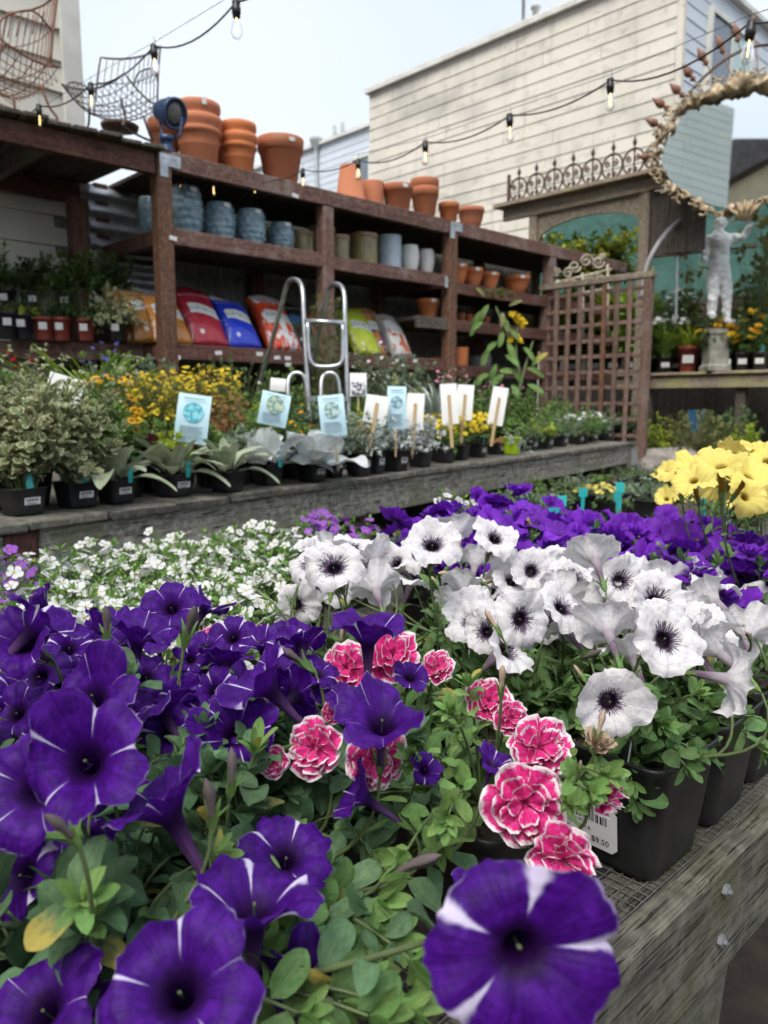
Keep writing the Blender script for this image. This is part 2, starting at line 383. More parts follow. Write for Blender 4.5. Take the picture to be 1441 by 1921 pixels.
wn = MB()
for b_ in ((y1 - .1, y0 + .1, zt, zt + .1), (y1 - .1, y0 + .1, zb - .1, zb), (y0, y0 + .1, zb, zt), (y1 - .1, y1, zb, zt)): wn.box(-.07, 0, b_[0], b_[1], b_[2], b_[3])
wf = wn.build('window', M['trim'], hf); MB().box(-.04, -.034, y1, y0, zb, zt).build('pane', GLASS, wf)

# ---------------------------------------------------------------- timber shelving along the back
SV, ZT, ZM, ZP = 4.21, 2.66, 2.25, 1.595
PU = (2.27, 3.47, 4.74, 6.10)
sh = man('timber_shelving', 'long red stained timber shelving with three levels of pots and sacks', 'shelving', PU[0], SV)
def su(u): return u - PU[0]
board('post', -.045, .045, -.045, .045, .35, ZT - .005, M['post_wood'], sh, axis='z')
board('post', su(PU[1]) - .045, su(PU[1]) + .045, -.045, .045, .35, ZT - .105, M['red_wood_old'], sh, axis='z')
board('post', su(PU[2]) - .045, su(PU[2]) + .045, -.045, .045, .35, ZT - .005, M['post_wood'], sh, axis='z')
board('post', su(PU[3]) - .045, su(PU[3]) + .045, -.045, .045, .35, ZT - .105, M['red_wood_old'], sh, axis='z')
for k in range(4): board('post', su(PU[k]) - .045, su(PU[k]) + .045, .78, .87, .35, ZT - .02, M['red_wood'], sh, axis='z')
# front beams, level by level
board('beam', .05, su(PU[2]) - .05, -.045, -.003, ZT - .10, ZT, M['red_wood_old'], sh, wob=.002)
board('beam', su(PU[2]) + .05, su(7.4), -.043, -.001, ZT - .10, ZT, M['red_wood_old'], sh, wob=.002)
for a, b_, z in ((0, 1, ZM), (1, 2, ZM - .005), (0, 1, ZP), (1, 2, ZP), ): board('beam', su(PU[a]) + .048, su(PU[b_]) - .048, -.03, .012, z - .09, z, M['red_wood_old' if z > 2 else 'red_wood'], sh, wob=.002)
ZM2, ZL = 2.205, 1.915
for z in (ZM2, ZL): board('beam', su(PU[2]) + .048, su(7.2), -.03, .012, z - .09, z, M['red_wood'], sh, wob=.002)
board('beam', su(4.36), su(PU[2]) - .048, -.028, .014, ZL - .09, ZL, M['dark_wood'], sh)
board('beam', su(PU[2]) + .048, su(7.2), -.03, .012, ZP - .13, ZP - .04, M['red_wood'], sh)
for k in (0, 2):
    for z in (ZM, ZP): board('crosspiece', su(PU[k]) - .02, su(PU[k]) + .02, .05, .775, z - .092, z - .004, M['red_wood'], sh, axis='y')
for u in np.arange(2.42, 7.1, .145): board('shelf_plank', su(u) - .069, su(u) + .069, .002, .86, ZT - .03, ZT - .003, M['dark_wood'], sh, axis='y')
for u in np.arange(2.36, 4.6, .145): board('shelf_plank', su(u) - .068, su(u) + .068, .015, .76, ZM - .03, ZM - .004, M['dark_wood'], sh, axis='y')
for u in np.arange(2.36, 4.6, .145): board('shelf_plank', su(u) - .068, su(u) + .068, .015, .76, ZP - .03, ZP - .004, M['dark_wood'], sh, axis='y')
for u in np.arange(4.85, 7.1, .145):
    for z in (ZM2, ZL): board('shelf_plank', su(u) - .068, su(u) + .068, .015, .76, z - .03, z - .004, M['dark_wood'], sh, axis='y')
for u in (4.44, 4.59): board('shelf_plank', su(u) - .068, su(u) + .068, .015, .76, ZL - .03, ZL - .004, M['dark_wood'], sh, axis='y')
for u in np.arange(2.1, 7.2, .2): board('back_board', su(u) - .098, su(u) + .098, .885, .905, .6, 2.655, M['back_board'], sh, axis='z')
# sheet-metal angle plates with nail heads
def plate(x, w_, z0, z1, y, drop=True):
    b = MB().box(x, x + w_, y - .004, y, z0, z1)
    if drop: b.box(x, x + .05, y - .004, y, z0 - .06, z0 - .0005)
    for i in range(4): b.box(x + .02 + i * w_ / 5, x + .03 + i * w_ / 5, y - .008, y - .004, z1 - .03, z1 - .02)
    b.build('angle_plate', M['galv'], sh)
plate(-.03, .13, ZT - .085, ZT - .02, -.047); plate(su(PU[2]) - .05, .14, ZT - .075, ZT - .01, -.047); plate(su(PU[2]) - .09, .035, ZM - .1, ZM - .02, -.032, False)
white_tag = plain('price_ticket', (.75, .75, .73), (.68, .68, .66), 10, .5, 0, rv=.02)
for px, py, vv in ((554, 367, SV - .05), (410, 662, SV - .034), (332, 671, SV - .034), (487, 664, SV - .034), (520, 671, SV - .034), (540, 672, SV - .034), (746, 676, SV - .034), (779, 677, SV - .034), (325, 447, SV - .05), (541, 684, SV - .034)):
    p = loc_uv(at_v(px, py, vv)); b = MB().box(-.024, .024, -.002, 0, -.012, .012)
    b.build('price_ticket', white_tag, sh, M=Matrix.Translation((p[0] - PU[0], p[1] - SV, p[2])) @ Matrix.Rotation(R(random.uniform(-8, 8)), 4, 'Y'))

# corrugated sheet seen under the roof, left of the blue pots
cs = man('corrugated_sheet', 'grey corrugated metal sheet in the gloom behind the corner post', 'metal sheet', 2.02, 4.98, 1.9)
MB().grid(lambda a, b: (a * .46 + .16, .015 * math.cos(b * 2 * math.pi * 7), b * .72), 1, 84).build('sheet', M['galv'], cs, True)
MB().grid(lambda a, b: (a * .46 + .16, .015 * math.cos(b * 2 * math.pi * 7) + .004, b * .72), 1, 84).build('sheet_back', M['galv'], cs, True)

# ---------------------------------------------------------------- plank roof over the left bay
lr = man('plank_roof', 'low dark plank roof on a red beam carrying the two wire chairs', 'roof', 0.6, SV)
ru = lambda u: u - .6
board('beam', ru(.4), ru(2.215), -.045, -.002, 2.52, 2.632, M['red_wood'], lr, wob=.002)
board('beam', ru(.4), ru(2.14), .80, .84, 2.50, 2.61, M['red_wood'], lr)
board('post', ru(2.05) - .045, ru(2.05) + .045, .62, .71, .35, 2.49, M['red_wood'], lr, axis='z')
for k, u in enumerate(np.arange(.5, 2.25, .128)):
    board('roof_plank', ru(u) - .0625, ru(u) + .0625, -.10 - .02 * (k % 3), .95, 2.635, 2.657, M['dark_wood'], lr, axis='y', rot=(0, R(-3.5), R(2)))
for u in (.6, 1.1, 1.6): board('rafter', ru(u), ru(u) + .04, .0, .80, 2.52, 2.62, M['dark_wood'], lr, axis='y')
# planting platform under it
pL = at(-40, 645, 4.42); pR = at(272, 646, 4.72)
dd = pR - pL; lp = thing('plant_platform', 'dark whitewashed plank platform carrying pots below the left roof', 'platform', (pL[0], pL[1], 0), math.atan2(dd[1], dd[0]))
ln = math.hypot(dd[0], dd[1]); zpl = float(pR[2])
board('front_board', -.3, ln, -.02, .02, zpl - .1, zpl, M['red_wood_old'], lp, wob=.002)
for k in range(5): board('top_board', -.3, ln, .025 + k * .12, .14 + k * .12, zpl - .03, zpl - .003, M['dark_wood'], lp)
for x in (-.2, ln - .1): board('leg', x, x + .08, .025, .1, .3, zpl - .035, M['dark_wood'], lp, axis='z')
board('step_board', -.3, ln - .05, .30, .66, zpl + .17, zpl + .2, M['dark_wood'], lp); board('step_riser', -.3, ln - .06, .32, .35, zpl, zpl + .168, M['dark_wood'], lp)

# ---------------------------------------------------------------- arbor with an arch, railing on top
AUU = 7.05
vL = loc_uv(at_u(1003, 480, AUU))[1]; vR = loc_uv(at_u(1212, 440, AUU))[1]; zr = 3.38
vE0 = loc_uv(at_u(1250, 325, AUU))[1]; vE1 = loc_uv(at_u(942, 385, AUU))[1]
ar = man('timber_arbor', 'mossy grey timber arbor with arched opening under the wrought iron railing', 'arbor', AUU, vR)
av = lambda v: v - vR
board('post', -.05, .05, -.05, .05, .6, zr - .15, M['arbor_wood'], ar, axis='z'); board('post', -.05, .05, av(vL) - .05, av(vL) + .05, .6, zr - .15, M['arbor_wood'], ar, axis='z')
board('header', -.062, -.012, av(vE0), av(vE1) - .06, zr - .17, zr - .045, M['arbor_wood'], ar, axis='y', wob=.002)
board('roof_board', -.16, .02, av(vE0) - .04, av(vE1), zr - .042, zr, M['mossy_wood'], ar, axis='y', wob=.002)
board('roof_board', .025, .3, av(vE0) - .04, av(vE1), zr - .044, zr - .002, M['mossy_wood'], ar, axis='y', wob=.002)
# arch panel: straight top, round underside, 3 cm thick
za = loc_uv(at_u(1105, 404, AUU))[2]; zs = loc_uv(at_u(1010, 455, AUU))[2]; b = MB(); n = 24; w2 = (vL - vR) - .1
tops, bots = [], []
for i in range(n + 1):
    t = i / n; y = .05 + w2 * t; zz = zs + (za - zs) * math.sqrt(max(0, 1 - (2 * t - 1) ** 2)); bots.append((y, min(zz, zr - .19))); tops.append((y, zr - .17))
pv = [(x, y, z) for x in (-.02, .012) for (y, z) in tops + bots]; k2 = 2 * (n + 1); fs = []
for i in range(n):
    a, c = i, i + n + 1; fs += [(a, a + 1, c + 1, c), (a + k2, c + k2, c + 1 + k2, a + 1 + k2), (c, c + 1, c + 1 + k2, c + k2), (a, a + k2, a + 1 + k2, a + 1)]
b.add(pv, fs); b.build('arch_panel', M['arbor_wood'], ar)
for k in range(3): board('side_board', -.01, .015, -.06 - .17 * (k + 1), -.062 - .17 * k, 2.62, zr - .175, M['dark_wood'], ar, axis='z', wob=.002)

def scroll(b, c, r0, turns, a0, sgn, ax, ay, rad, r1=.15, n=26):
    pts = []
    for i in range(n + 1):
        t = i / n; a = a0 + sgn * t * turns * 2 * math.pi; r = r0 * (1 - t) + r0 * r1 * t
        pts.append(Vector(c) + Vector(ax) * (r * math.cos(a)) + Vector(ay) * (r * math.sin(a)))
    b.tube(pts, rad, 5); return b
ir = man('iron_railing', 'rusty wrought iron railing of rings and spears along the arbor roof', 'railing', AUU, vE0, zr)
rail_l = vE1 - vE0 - .1; nr = 8; step_ = rail_l / nr; rr = step_ * .49
MB().box(-.012, .012, 0, rail_l, .012, .03).build('bottom_rail', M['iron'], ir)
ringm = MB().tube([(0, rr * math.cos(2 * math.pi * i / 24), rr * 1.05 * math.sin(2 * math.pi * i / 24)) for i in range(24)], .011, 5, closed=True); ring_me = mesh_np('ring', ringm.v, ringm.f, None, [M['iron']])
sb = MB().tube([(0, 0, 0), (0, 0, rr * 2.35)], .009, 5).lathe([(.009, 0), (.022, .03), (.001, .09)], 6, Matrix.Translation((0, 0, rr * 2.35))); spear_me = mesh_np('spear', sb.v, sb.f, None, [M['iron']])
sc = MB()
for s_ in (1, -1): scroll(sc, (0, s_ * rr * .36, rr * 1.25), rr * .3, 1.4, R(90), -s_, (0, 1, 0), (0, 0, 1), .008); scroll(sc, (0, s_ * rr * .22, rr * .38), rr * .2, 1.2, R(-90), s_, (0, 1, 0), (0, 0, 1), .008)
scr_me = mesh_np('scroll', sc.v, sc.f, None, [M['iron']])
for k in range(nr):
    y = step_ * (k + .5); z0 = .03
    link('ring', ring_me, ir, Matrix.Translation((0, y, z0 + rr * 1.05))); link('spear', spear_me, ir, Matrix.Translation((.012, y, z0))); o = link('scroll', scr_me, ir, Matrix.Translation((-.012, y, z0))); o['kind'] = 'stuff'
board('end_bar', -.014, .014, rail_l, rail_l + .028, 0, rr * 2.9, M['iron'], ir, axis='z', bev=.002)

# ---------------------------------------------------------------- shade cloth and steel hoop of the tunnel behind
def cloth_mat():
    s = NT('teal_shade_cloth'); v = s.coords('Object', (1, 1, 1)); c = s.mix(s.step(s.noise(v, 3.2, 5, .6), .35, .7), (.055, .135, .112), (.032, .085, .072))
    return s.done(c, .7, 0, .2, s.bump(s.noise(v, 6, 4), .4, .03), transl=.35)
pc = [at(1010, 540, 10.0), at(1460, 560, 9.0)]
cl = thing('shade_cloth', 'teal shade cloth stretched over the tunnel behind the arbor', 'shade cloth', (pc[0][0], pc[0][1], 1.9)); cdir = Vector(pc[1] - pc[0]); cdir.z = 0
def clf(a, b_):
    p = cdir * (a * 1.1 - .05); hgt = 2.35 * b_; lean = Vector((.35, .9, 0)) * (2.2 * b_ * b_)
    return p + lean + Vector((0, 0, hgt + .05 * math.sin(a * 23 + b_ * 5) + .03 * math.sin(a * 61 + 9 * b_)))
MB().grid(clf, 70, 14).build('cloth', cloth_mat(), cl, True)
hp = thing('tunnel_hoop', 'bent galvanised pipe hoop beside the statue', 'pipe hoop', at(1210, 512, 7.0) * np.array([1, 1, 0]) + np.array([0, 0, 1.4]))
hb = Vector(hp.location); pts = [Vector(at(x, y, d)) - hb for x, y, d in ((1204, 560, 7.0), (1212, 505, 7.0), (1232, 462, 7.0), (1262, 425, 7.05), (1300, 398, 7.1), (1350, 378, 7.2), (1420, 372, 7.3), (1480, 395, 7.4))]
MB().tube(smooth_path(pts), .022, 8).build('pipe', M['pipe_old'], hp, True)
pts = [Vector(at(x, y, d)) - hb for x, y, d in ((1226, 482, 7.04), (1420, 462, 7.4))]; MB().tube(pts, .012, 6).build('cross_bar', M['iron'], hp)
pts = [Vector(at(x, y, d)) - hb for x, y, d in ((1272, 418, 7.1), (1268, 600, 7.2))]; MB().tube(pts, .012, 6).build('upright', M['galv'], hp)

# dark hedge-side fence closing the view behind the right bench
bf = man('board_fence', 'dim weathered board fence at the back of the right bench', 'fence', 8.35, 5.6)
for k in range(27): board('fence_board', -.012, .012, -.17 * k - .164, -.17 * k, .6, 2.35 + .02 * (k % 2), M['dark_wood'], bf, axis='z')
board('rail', .013, .05, -4.6, 0, 2.1, 2.19, M['dark_wood'], bf, axis='y')

# ---------------------------------------------------------------- trellis
TU, TV0, TV1 = 6.05, 3.19, 4.24
tr = man('lattice_trellis', 'brown square lattice trellis panel standing at the end of the plant bench', 'trellis', TU, TV0)
tw = TV1 - TV0; zb_, zt_ = .72, 2.24
board('post', -.03, .03, -.02, .05, zb_, zt_ + .02, M['trellis_wood'], tr, axis='z'); board('post', -.03, .03, tw - .05, tw, zb_, zt_ - .02, M['trellis_wood'], tr, axis='z')
board('top_rail', -.035, .03, -.04, tw + .02, zt_ + .022, zt_ + .075, M['arbor_wood'], tr, axis='y'); board('bottom_rail', -.028, .028, .052, tw - .052, zb_ + .1, zb_ + .15, M['trellis_wood'], tr, axis='y')
for k in range(7): y = .05 + (tw - .1) * (k + 1) / 8; board('slat', -.026, -.006, y - .020, y + .020, zb_ + .1, zt_ + .02, M['trellis_wood' if k != 2 else 'post_wood'], tr, axis='z', wob=.001)
for k in range(10): z = zt_ - .02 - .135 * k; board('slat', -.004, .014, .02, tw - .02, z - .045, z - .012, M['trellis_wood'], tr, axis='y', wob=.001)

# ---------------------------------------------------------------- right-hand bench at the back
RBU = 7.30; rz_ = 1.545
rb = man('timber_bench', 'mossy timber plant bench in the back right, under the statue', 'bench', RBU, 1.6)
board('front_board', -.04, 0, 0, 3.2, rz_ - .15, rz_ - .03, M['mossy_wood'], rb, axis='y', wob=.003)
for k in range(6): board('top_board', -.07 + .155 * k, .08 + .155 * k, -.02, 3.22, rz_ - .027, rz_, M['mossy_wood'], rb, axis='y', wob=.002)
for y in (.5, 1.28, 2.2): board('leg', .01, .09, y, y + .09, .6, rz_ - .032, M['dark_wood'], rb, axis='z')

# ---------------------------------------------------------------- middle bench with the perennials
B2A = np.array([-.984, 1.976]); B2B = np.array([2.078, 6.368]); B2D = (B2B - B2A) / np.linalg.norm(B2B - B2A); B2N = np.array([-B2D[1], B2D[0]]); B2Z = .942; B2L = float(np.linalg.norm(B2B - B2A))
b2 = thing('timber_bench', 'long grey weathered bench of potted perennials across the middle', 'bench', (B2A[0], B2A[1], 0), math.atan2(B2D[1], B2D[0]))
x = -.9; k = 0
while x < B2L - .1:
    wd = .225 + .03 * random.random(); board('deck_plank', x + .004, min(x + wd, B2L) - .004, -.03 + .012 * random.random(), 1.15, B2Z - .027, B2Z, M['grey_wood_top'], b2, axis='y', bev=.005, wob=.003, rot=(0, R(random.uniform(-1, 1)), R(random.uniform(-.6, .6)))); x += wd; k += 1
board('front_board', .10, B2L, 0, .04, B2Z - .17, B2Z - .031, M['grey_wood'], b2, wob=.002); board('front_board', -.9, -.001, .002, .04, B2Z - .17, B2Z - .031, M['grey_wood'], b2)
board('leg', .0, .095, .006, .09, -.1, B2Z - .033, M['red_wood'], b2, axis='z')
pl_ = MB().box(-.02, .2, -.008, -.002, B2Z - .20, B2Z - .105)
for i in range(4): pl_.lathe([(.009, 0), (.006, .006), (.001, .007)], 8, Matrix.Translation((.02 + .055 * i, -.008, B2Z - .13)) @ Matrix.Rotation(R(90), 4, 'X'))
pl_.build('angle_plate', M['galv'], b2)
for x in (1.6, 3.2, 4.9): board('leg', x, x + .09, .042, .12, -.1, B2Z - .033, M['dark_wood'], b2, axis='z')
MB().box(B2L - .16, B2L + .02, -.006, -.001, B2Z - .19, B2Z - .05).build('angle_plate', M['galv'], b2)
def b2pt(s, t, z=B2Z): p = B2A + B2D * s + B2N * t; return np.array([p[0], p[1], z])
def b2px(px, t):
    """spot on the middle bench, t metres behind its front edge, in the direction of photo column px"""
    r = ray(px, 800)[:2]; o = B2A + B2N * t; A = np.array([[r[0], -B2D[0]], [r[1], -B2D[1]]]); k = np.linalg.solve(A, o); return b2pt(float(k[1]), t)

# ---------------------------------------------------------------- foreground bench: timber edge, wire mesh
FZ = .75
fb = man('timber_bench', 'weathered grey foreground bench topped with wire mesh under the petunias', 'bench', 0, .309)
board('side_board', -.6, 3.3, 0, .085, FZ - .142, FZ, M['shaded_olive_wood'], fb, bev=.007, wob=.0)
board('side_board', -.6, 3.3, 1.30, 1.385, FZ - .142, FZ, M['grey_wood'], fb, bev=.006)
for u in (-.3, .23, .62, 1.2, 1.8, 2.4, 3.0): board('cross_board', u - .02, u + .02, .087, 1.298, FZ - .13, FZ - .004, M['grey_wood'], fb, axis='y')
lgm = MB().box(-.045, .045, -.05, .04, -.1, FZ - .15); lgm.build('leg', M['grey_wood_top'], fb, M=Matrix.Translation((.83, .20, 0)) @ Matrix.Rotation(R(0), 4, 'Y'))
lgm.build('leg', M['grey_wood_top'], fb, M=Matrix.Translation((2.6, .20, 0)))
br = MB(); br.add([(.72, .02, FZ - .145), (.90, .02, FZ - .145), (.86, .02, FZ - .32), (.80, .02, FZ - .48), (.72, .02, FZ - .62), (.72, .075, FZ - .145), (.90, .075, FZ - .145), (.86, .075, FZ - .32), (.80, .075, FZ - .48), (.72, .075, FZ - .62)],
    [(0, 4, 3, 2, 1), (5, 6, 7, 8, 9), (0, 1, 6, 5), (1, 2, 7, 6), (2, 3, 8, 7), (3, 4, 9, 8), (4, 0, 5, 9)]); br.build('brace', M['grey_wood_top'], fb)
wm = MB(); zw = FZ + .0035; ST = .0127; rw = .0008
def wire(b, p, q, r):
    p, q = Vector(p), Vector(q); d = (q - p).normalized(); a = Vector((0, 0, 1)); c = d.cross(a)
    pts = [p + (a * s1 + c * s2) * r for s1, s2 in ((1, 0), (0, 1), (-1, 0), (0, -1))] + [q + (a * s1 + c * s2) * r for s1, s2 in ((1, 0), (0, 1), (-1, 0), (0, -1))]
    b.add(pts, [(i, (i + 1) % 4, (i + 1) % 4 + 4, i + 4) for i in range(4)])
y = .028
while y < 1.37: wire(wm, (0, y, zw + rw * .7), (1.94, y, zw + rw * .7), rw); y += ST
x = 0.
while x < 1.94: wire(wm, (x, .027, zw - rw * .7), (x, 1.37, zw - rw * .7), rw); x += ST
wmm = mesh_np('wire_mesh', wm.v, wm.f, None, [plain('galvanised_wire', (.20, .195, .18), (.13, .12, .105), 30, .5, 0, metal=.5)], None, True)
for x in (-.6, 1.342): link('wire_mesh', wmm, fb, Matrix.Translation((x, 0, 0)))['kind'] = 'stuff'
for u, z in ((.925, FZ - .045), (.84, FZ - .1)):
    p = loc_uv(at_v(*((1358, 1669) if z > FZ - .06 else (1349, 1763)), .309)); MB().lathe([(.0075, 0), (.0075, .005), (.003, .006), (.003, .009), (.001, .0095)], 6, Matrix.Rotation(R(90), 4, 'X')).build('bolt', M['galv'], fb, M=Matrix.Translation((p[0], -.0005, p[2])))
# bits of bark and dried petals on the edge
db = MB()
for k in range(60):
    u = random.uniform(.5, 1.3); v = random.uniform(.02, .08); Mx = Matrix.Translation((u, v, FZ + .0052)) @ Euler((random.uniform(-.3, .3), random.uniform(-.3, .3), random.uniform(0, 6))).to_matrix().to_4x4()
    l_ = random.uniform(.0015, .006); db.box(-l_, l_, -l_ * .3, l_ * .3, 0, l_ * .25, Mx)
tag(db.build('bark_debris', plain('bark_bits', (.14, .07, .045), (.30, .27, .22), 60, .9, .2)), 'scattered bark crumbs on the timber edge of the foreground bench', 'debris', kind='stuff')
# ================================================================ plant materials
def leaf_mat(name, c1, c2, vein=(.16, .22, .09), edge=None, edge_at=.72, transl=.24, rough=.6, rv=.5, spec=.2, sheen=0., vein_amt=.35):
    s = NT(name); u, v = s.uv(); ax = s.math('ABSOLUTE', s.math('SUBTRACT', s.math('MULTIPLY', u, 2.0), 1.0)); r = s.rnd()
    tcn = s.coords('UV', (1, 1, 1)); n1 = s.noise(s.comb(u, v, s.math('MULTIPLY', r, 40.)), 4.5, 4, .6)
    c = s.mix(s.step(n1, .3, .7), c1, c2)
    # side veins: a herringbone in leaf coordinates, and the midrib
    hb = s.math('FRACT', s.math('SUBTRACT', s.math('MULTIPLY', v, 6.5), s.math('MULTIPLY', ax, 1.6)))
    sv = s.math('SUBTRACT', 1.0, s.step(s.math('ABSOLUTE', s.math('SUBTRACT', hb, .5)), 0.0, .12))
    mr = s.math('SUBTRACT', 1.0, s.step(ax, .03, .12))
    c = s.mix(s.math('MULTIPLY', s.math('MAXIMUM', mr, s.math('MULTIPLY', sv, .45)), vein_amt), c, vein)
    if edge:
        e = s.math('ADD', ax, s.math('MULTIPLY', s.math('SUBTRACT', s.noise(s.comb(u, v, s.math('MULTIPLY', r, 23.)), 7, 3), .5), .8))
        e2 = s.math('MAXIMUM', e, s.math('MULTIPLY', v, .86)); c = s.mix(s.step(e2, edge_at - .06, edge_at + .06), c, edge)
    c = s.hsv(c, h=s.math('ADD', .485, s.math('MULTIPLY', s.math('FRACT', s.math('MULTIPLY', r, 7.3)), .03)), v=s.math('ADD', 1 - rv / 2, s.math('MULTIPLY', r, rv)))
    if name.startswith(('petunia', 'bacopa', 'green')): c = s.mix(s.math('MULTIPLY', s.step(s.math('FRACT', s.math('MULTIPLY', r, 11.7)), .965, .98), s.step(s.math('ADD', v, n1), .7, 1.4)), c, (.42, .34, .08))
    h = s.math('ADD', s.math('MULTIPLY', s.math('MAXIMUM', mr, sv), -.6), n1)
    return s.done(c, rough, 0, spec, s.bump(h, .35, .0015), transl=transl, tcol=s.hsv(c, h=.48, sa=1.1, v=1.25), sheen=sheen)
LM = {}
LM['petunia'] = leaf_mat('petunia_leaf', (0.095, 0.182, 0.057), (0.149, 0.257, 0.095))
LM['petunia_blue'] = leaf_mat('petunia_leaf_cool', (0.073, 0.147, 0.070), (0.119, 0.210, 0.104), rough=.55)
LM['petunia_tip'] = leaf_mat('petunia_young_leaf', (0.150, 0.270, 0.072), (0.204, 0.342, 0.108))
LM['bacopa'] = leaf_mat('bacopa_leaf', (0.138, 0.259, 0.057), (0.207, 0.356, 0.092))
LM['varieg'] = leaf_mat('variegated_leaf', (.170, .215, .105), (.240, .285, .155), edge=(.66, .63, .38), edge_at=.78, rough=.55)
LM['sage'] = leaf_mat('felted_leaf', (.235, .290, .175), (.365, .405, .275), vein=(.36, .40, .31), rough=.8, sheen=.25, transl=.15)
LM['silver'] = leaf_mat('silver_leaf', (.46, .50, .49), (.64, .67, .67), vein=(.72, .74, .73), rough=.75, sheen=.3, transl=.15, rv=.25)
LM['dusty'] = leaf_mat('dusty_leaf', (.36, .42, .38), (.52, .57, .53), rough=.75, transl=.15, rv=.35)
LM['mid'] = leaf_mat('green_leaf', (0.102, 0.189, 0.051), (0.167, 0.275, 0.080))
LM['dark'] = leaf_mat('dark_leaf', (0.042, 0.083, 0.030), (0.075, 0.128, 0.045))
LM['fine'] = leaf_mat('fine_leaf', (0.084, 0.140, 0.056), (0.154, 0.217, 0.091))
LM['greyg'] = leaf_mat('grey_green_leaf', (0.156, 0.215, 0.150), (0.247, 0.305, 0.215), rough=.7)
LM['lime'] = leaf_mat('lime_leaf', (0.253, 0.363, 0.039), (0.418, 0.484, 0.077), rv=.35)
LM['gold'] = leaf_mat('golden_leaf', (0.504, 0.432, 0.048), (0.360, 0.360, 0.060), rv=.4)
LM['copper'] = leaf_mat('coppery_leaf', (0.380, 0.196, 0.086), (0.483, 0.299, 0.127), rv=.4)
LM['burg'] = leaf_mat('burgundy_leaf', (.060, .012, .018), (.100, .025, .030), vein=(.12, .04, .04))
LM['grass'] = leaf_mat('grass_blade', (0.132, 0.240, 0.042), (0.216, 0.336, 0.072), vein=(.2, .3, .1))
LM['olive'] = leaf_mat('olive_leaf', (0.120, 0.135, 0.045), (0.210, 0.210, 0.083))
LM['stem'] = plain('green_stem', (.120, .170, .060), (.090, .120, .050), 30, .6, .1, 200, rv=.2)
LM['twig'] = plain('brown_twig', (.110, .070, .050), (.07, .045, .035), 30, .8, .2, 200, rv=.2)

def petal_shell(s, col, rough=.55, bump=None, transl=.25, tcol=None): return s.done(col, rough, 0, .18, bump, transl=transl, tcol=tcol)
def purple_mat(name='purple_star_petal', amp=None):
    s = NT(name); u, v = s.uv(); r = s.orand()
    seam = s.math('ABSOLUTE', s.math('SUBTRACT', s.math('FRACT', s.math('ADD', s.math('MULTIPLY', u, 5.), .5)), .5))     # 0 at a seam, .5 mid petal
    nv = s.noise(s.comb(s.math('MULTIPLY', u, 9.), s.math('MULTIPLY', v, 5.), s.math('MULTIPLY', r, 31.)), 1.3, 5, .65)
    vein = s.noise(s.comb(s.math('MULTIPLY', u, 130.), s.math('MULTIPLY', v, 2.), r), 1.0, 3, .6)
    c = s.mix(s.step(vein, .35, .7), (.058, .003, .195), (.028, .0015, .100)); c = s.mix(s.step(nv, .42, .72), c, (.085, .008, .265))
    mid = s.math('SUBTRACT', 1., s.step(s.math('ABSOLUTE', s.math('SUBTRACT', seam, .5)), .0, .035)); c = s.mix(s.math('MULTIPLY', mid, .55), c, (.030, .003, .10))
    wide = s.math('MULTIPLY', s.math('MULTIPLY', s.math('SUBTRACT', v, .40), 1.7), s.math('ADD', .006, s.math('MULTIPLY', s.math('POWER', r, 1.8), .085)))
    if amp: wide = s.math('MULTIPLY', s.math('SUBTRACT', v, .44), amp)
    wide = s.math('MULTIPLY', wide, s.math('ADD', .25, s.math('MULTIPLY', nv, 1.5)))
    st = s.math('SUBTRACT', 1., s.step(s.math('DIVIDE', seam, s.math('ADD', wide, .0005)), .35, 1.35)); st = s.math('MULTIPLY', st, s.step(v, .46, .62))
    pick = s.step(s.noise(s.comb(s.math('FLOOR', s.math('ADD', s.math('MULTIPLY', u, 5.), .5)), s.math('MULTIPLY', r, 57.), 0.), 3.1, 1), .33, .45); st = s.math('MULTIPLY', st, pick)
    rim = s.math('MULTIPLY', s.step(v, s.math('ADD', .935, s.math('MULTIPLY', nv, .085)), 1.0), s.step(s.noise(s.comb(s.math('MULTIPLY', u, 6.), r, 4.), 2., 2), .45, .6))
    c = s.mix(s.math('MAXIMUM', st, s.math('MULTIPLY', rim, .45)), c, (.70, .62, .82))
    thr = s.math('SUBTRACT', 1., s.step(v, .38, .56)); ins = s.n('ShaderNodeNewGeometry').outputs['Backfacing']; c = s.mix(s.math('MULTIPLY', thr, .9), c, (.014, .002, .03))
    tube = s.math('MULTIPLY', s.math('SUBTRACT', 1., s.step(v, .18, .36)), s.math('SUBTRACT', 1., ins)); c = s.mix(tube, c, s.mix(s.step(vein, .4, .6), (.16, .075, .20), (.065, .018, .10)))
    return petal_shell(s, c, .5, s.bump(s.math('ADD', vein, s.math('MULTIPLY', nv, 2.)), .35, .0018), .28, s.hsv(c, v=1.4))
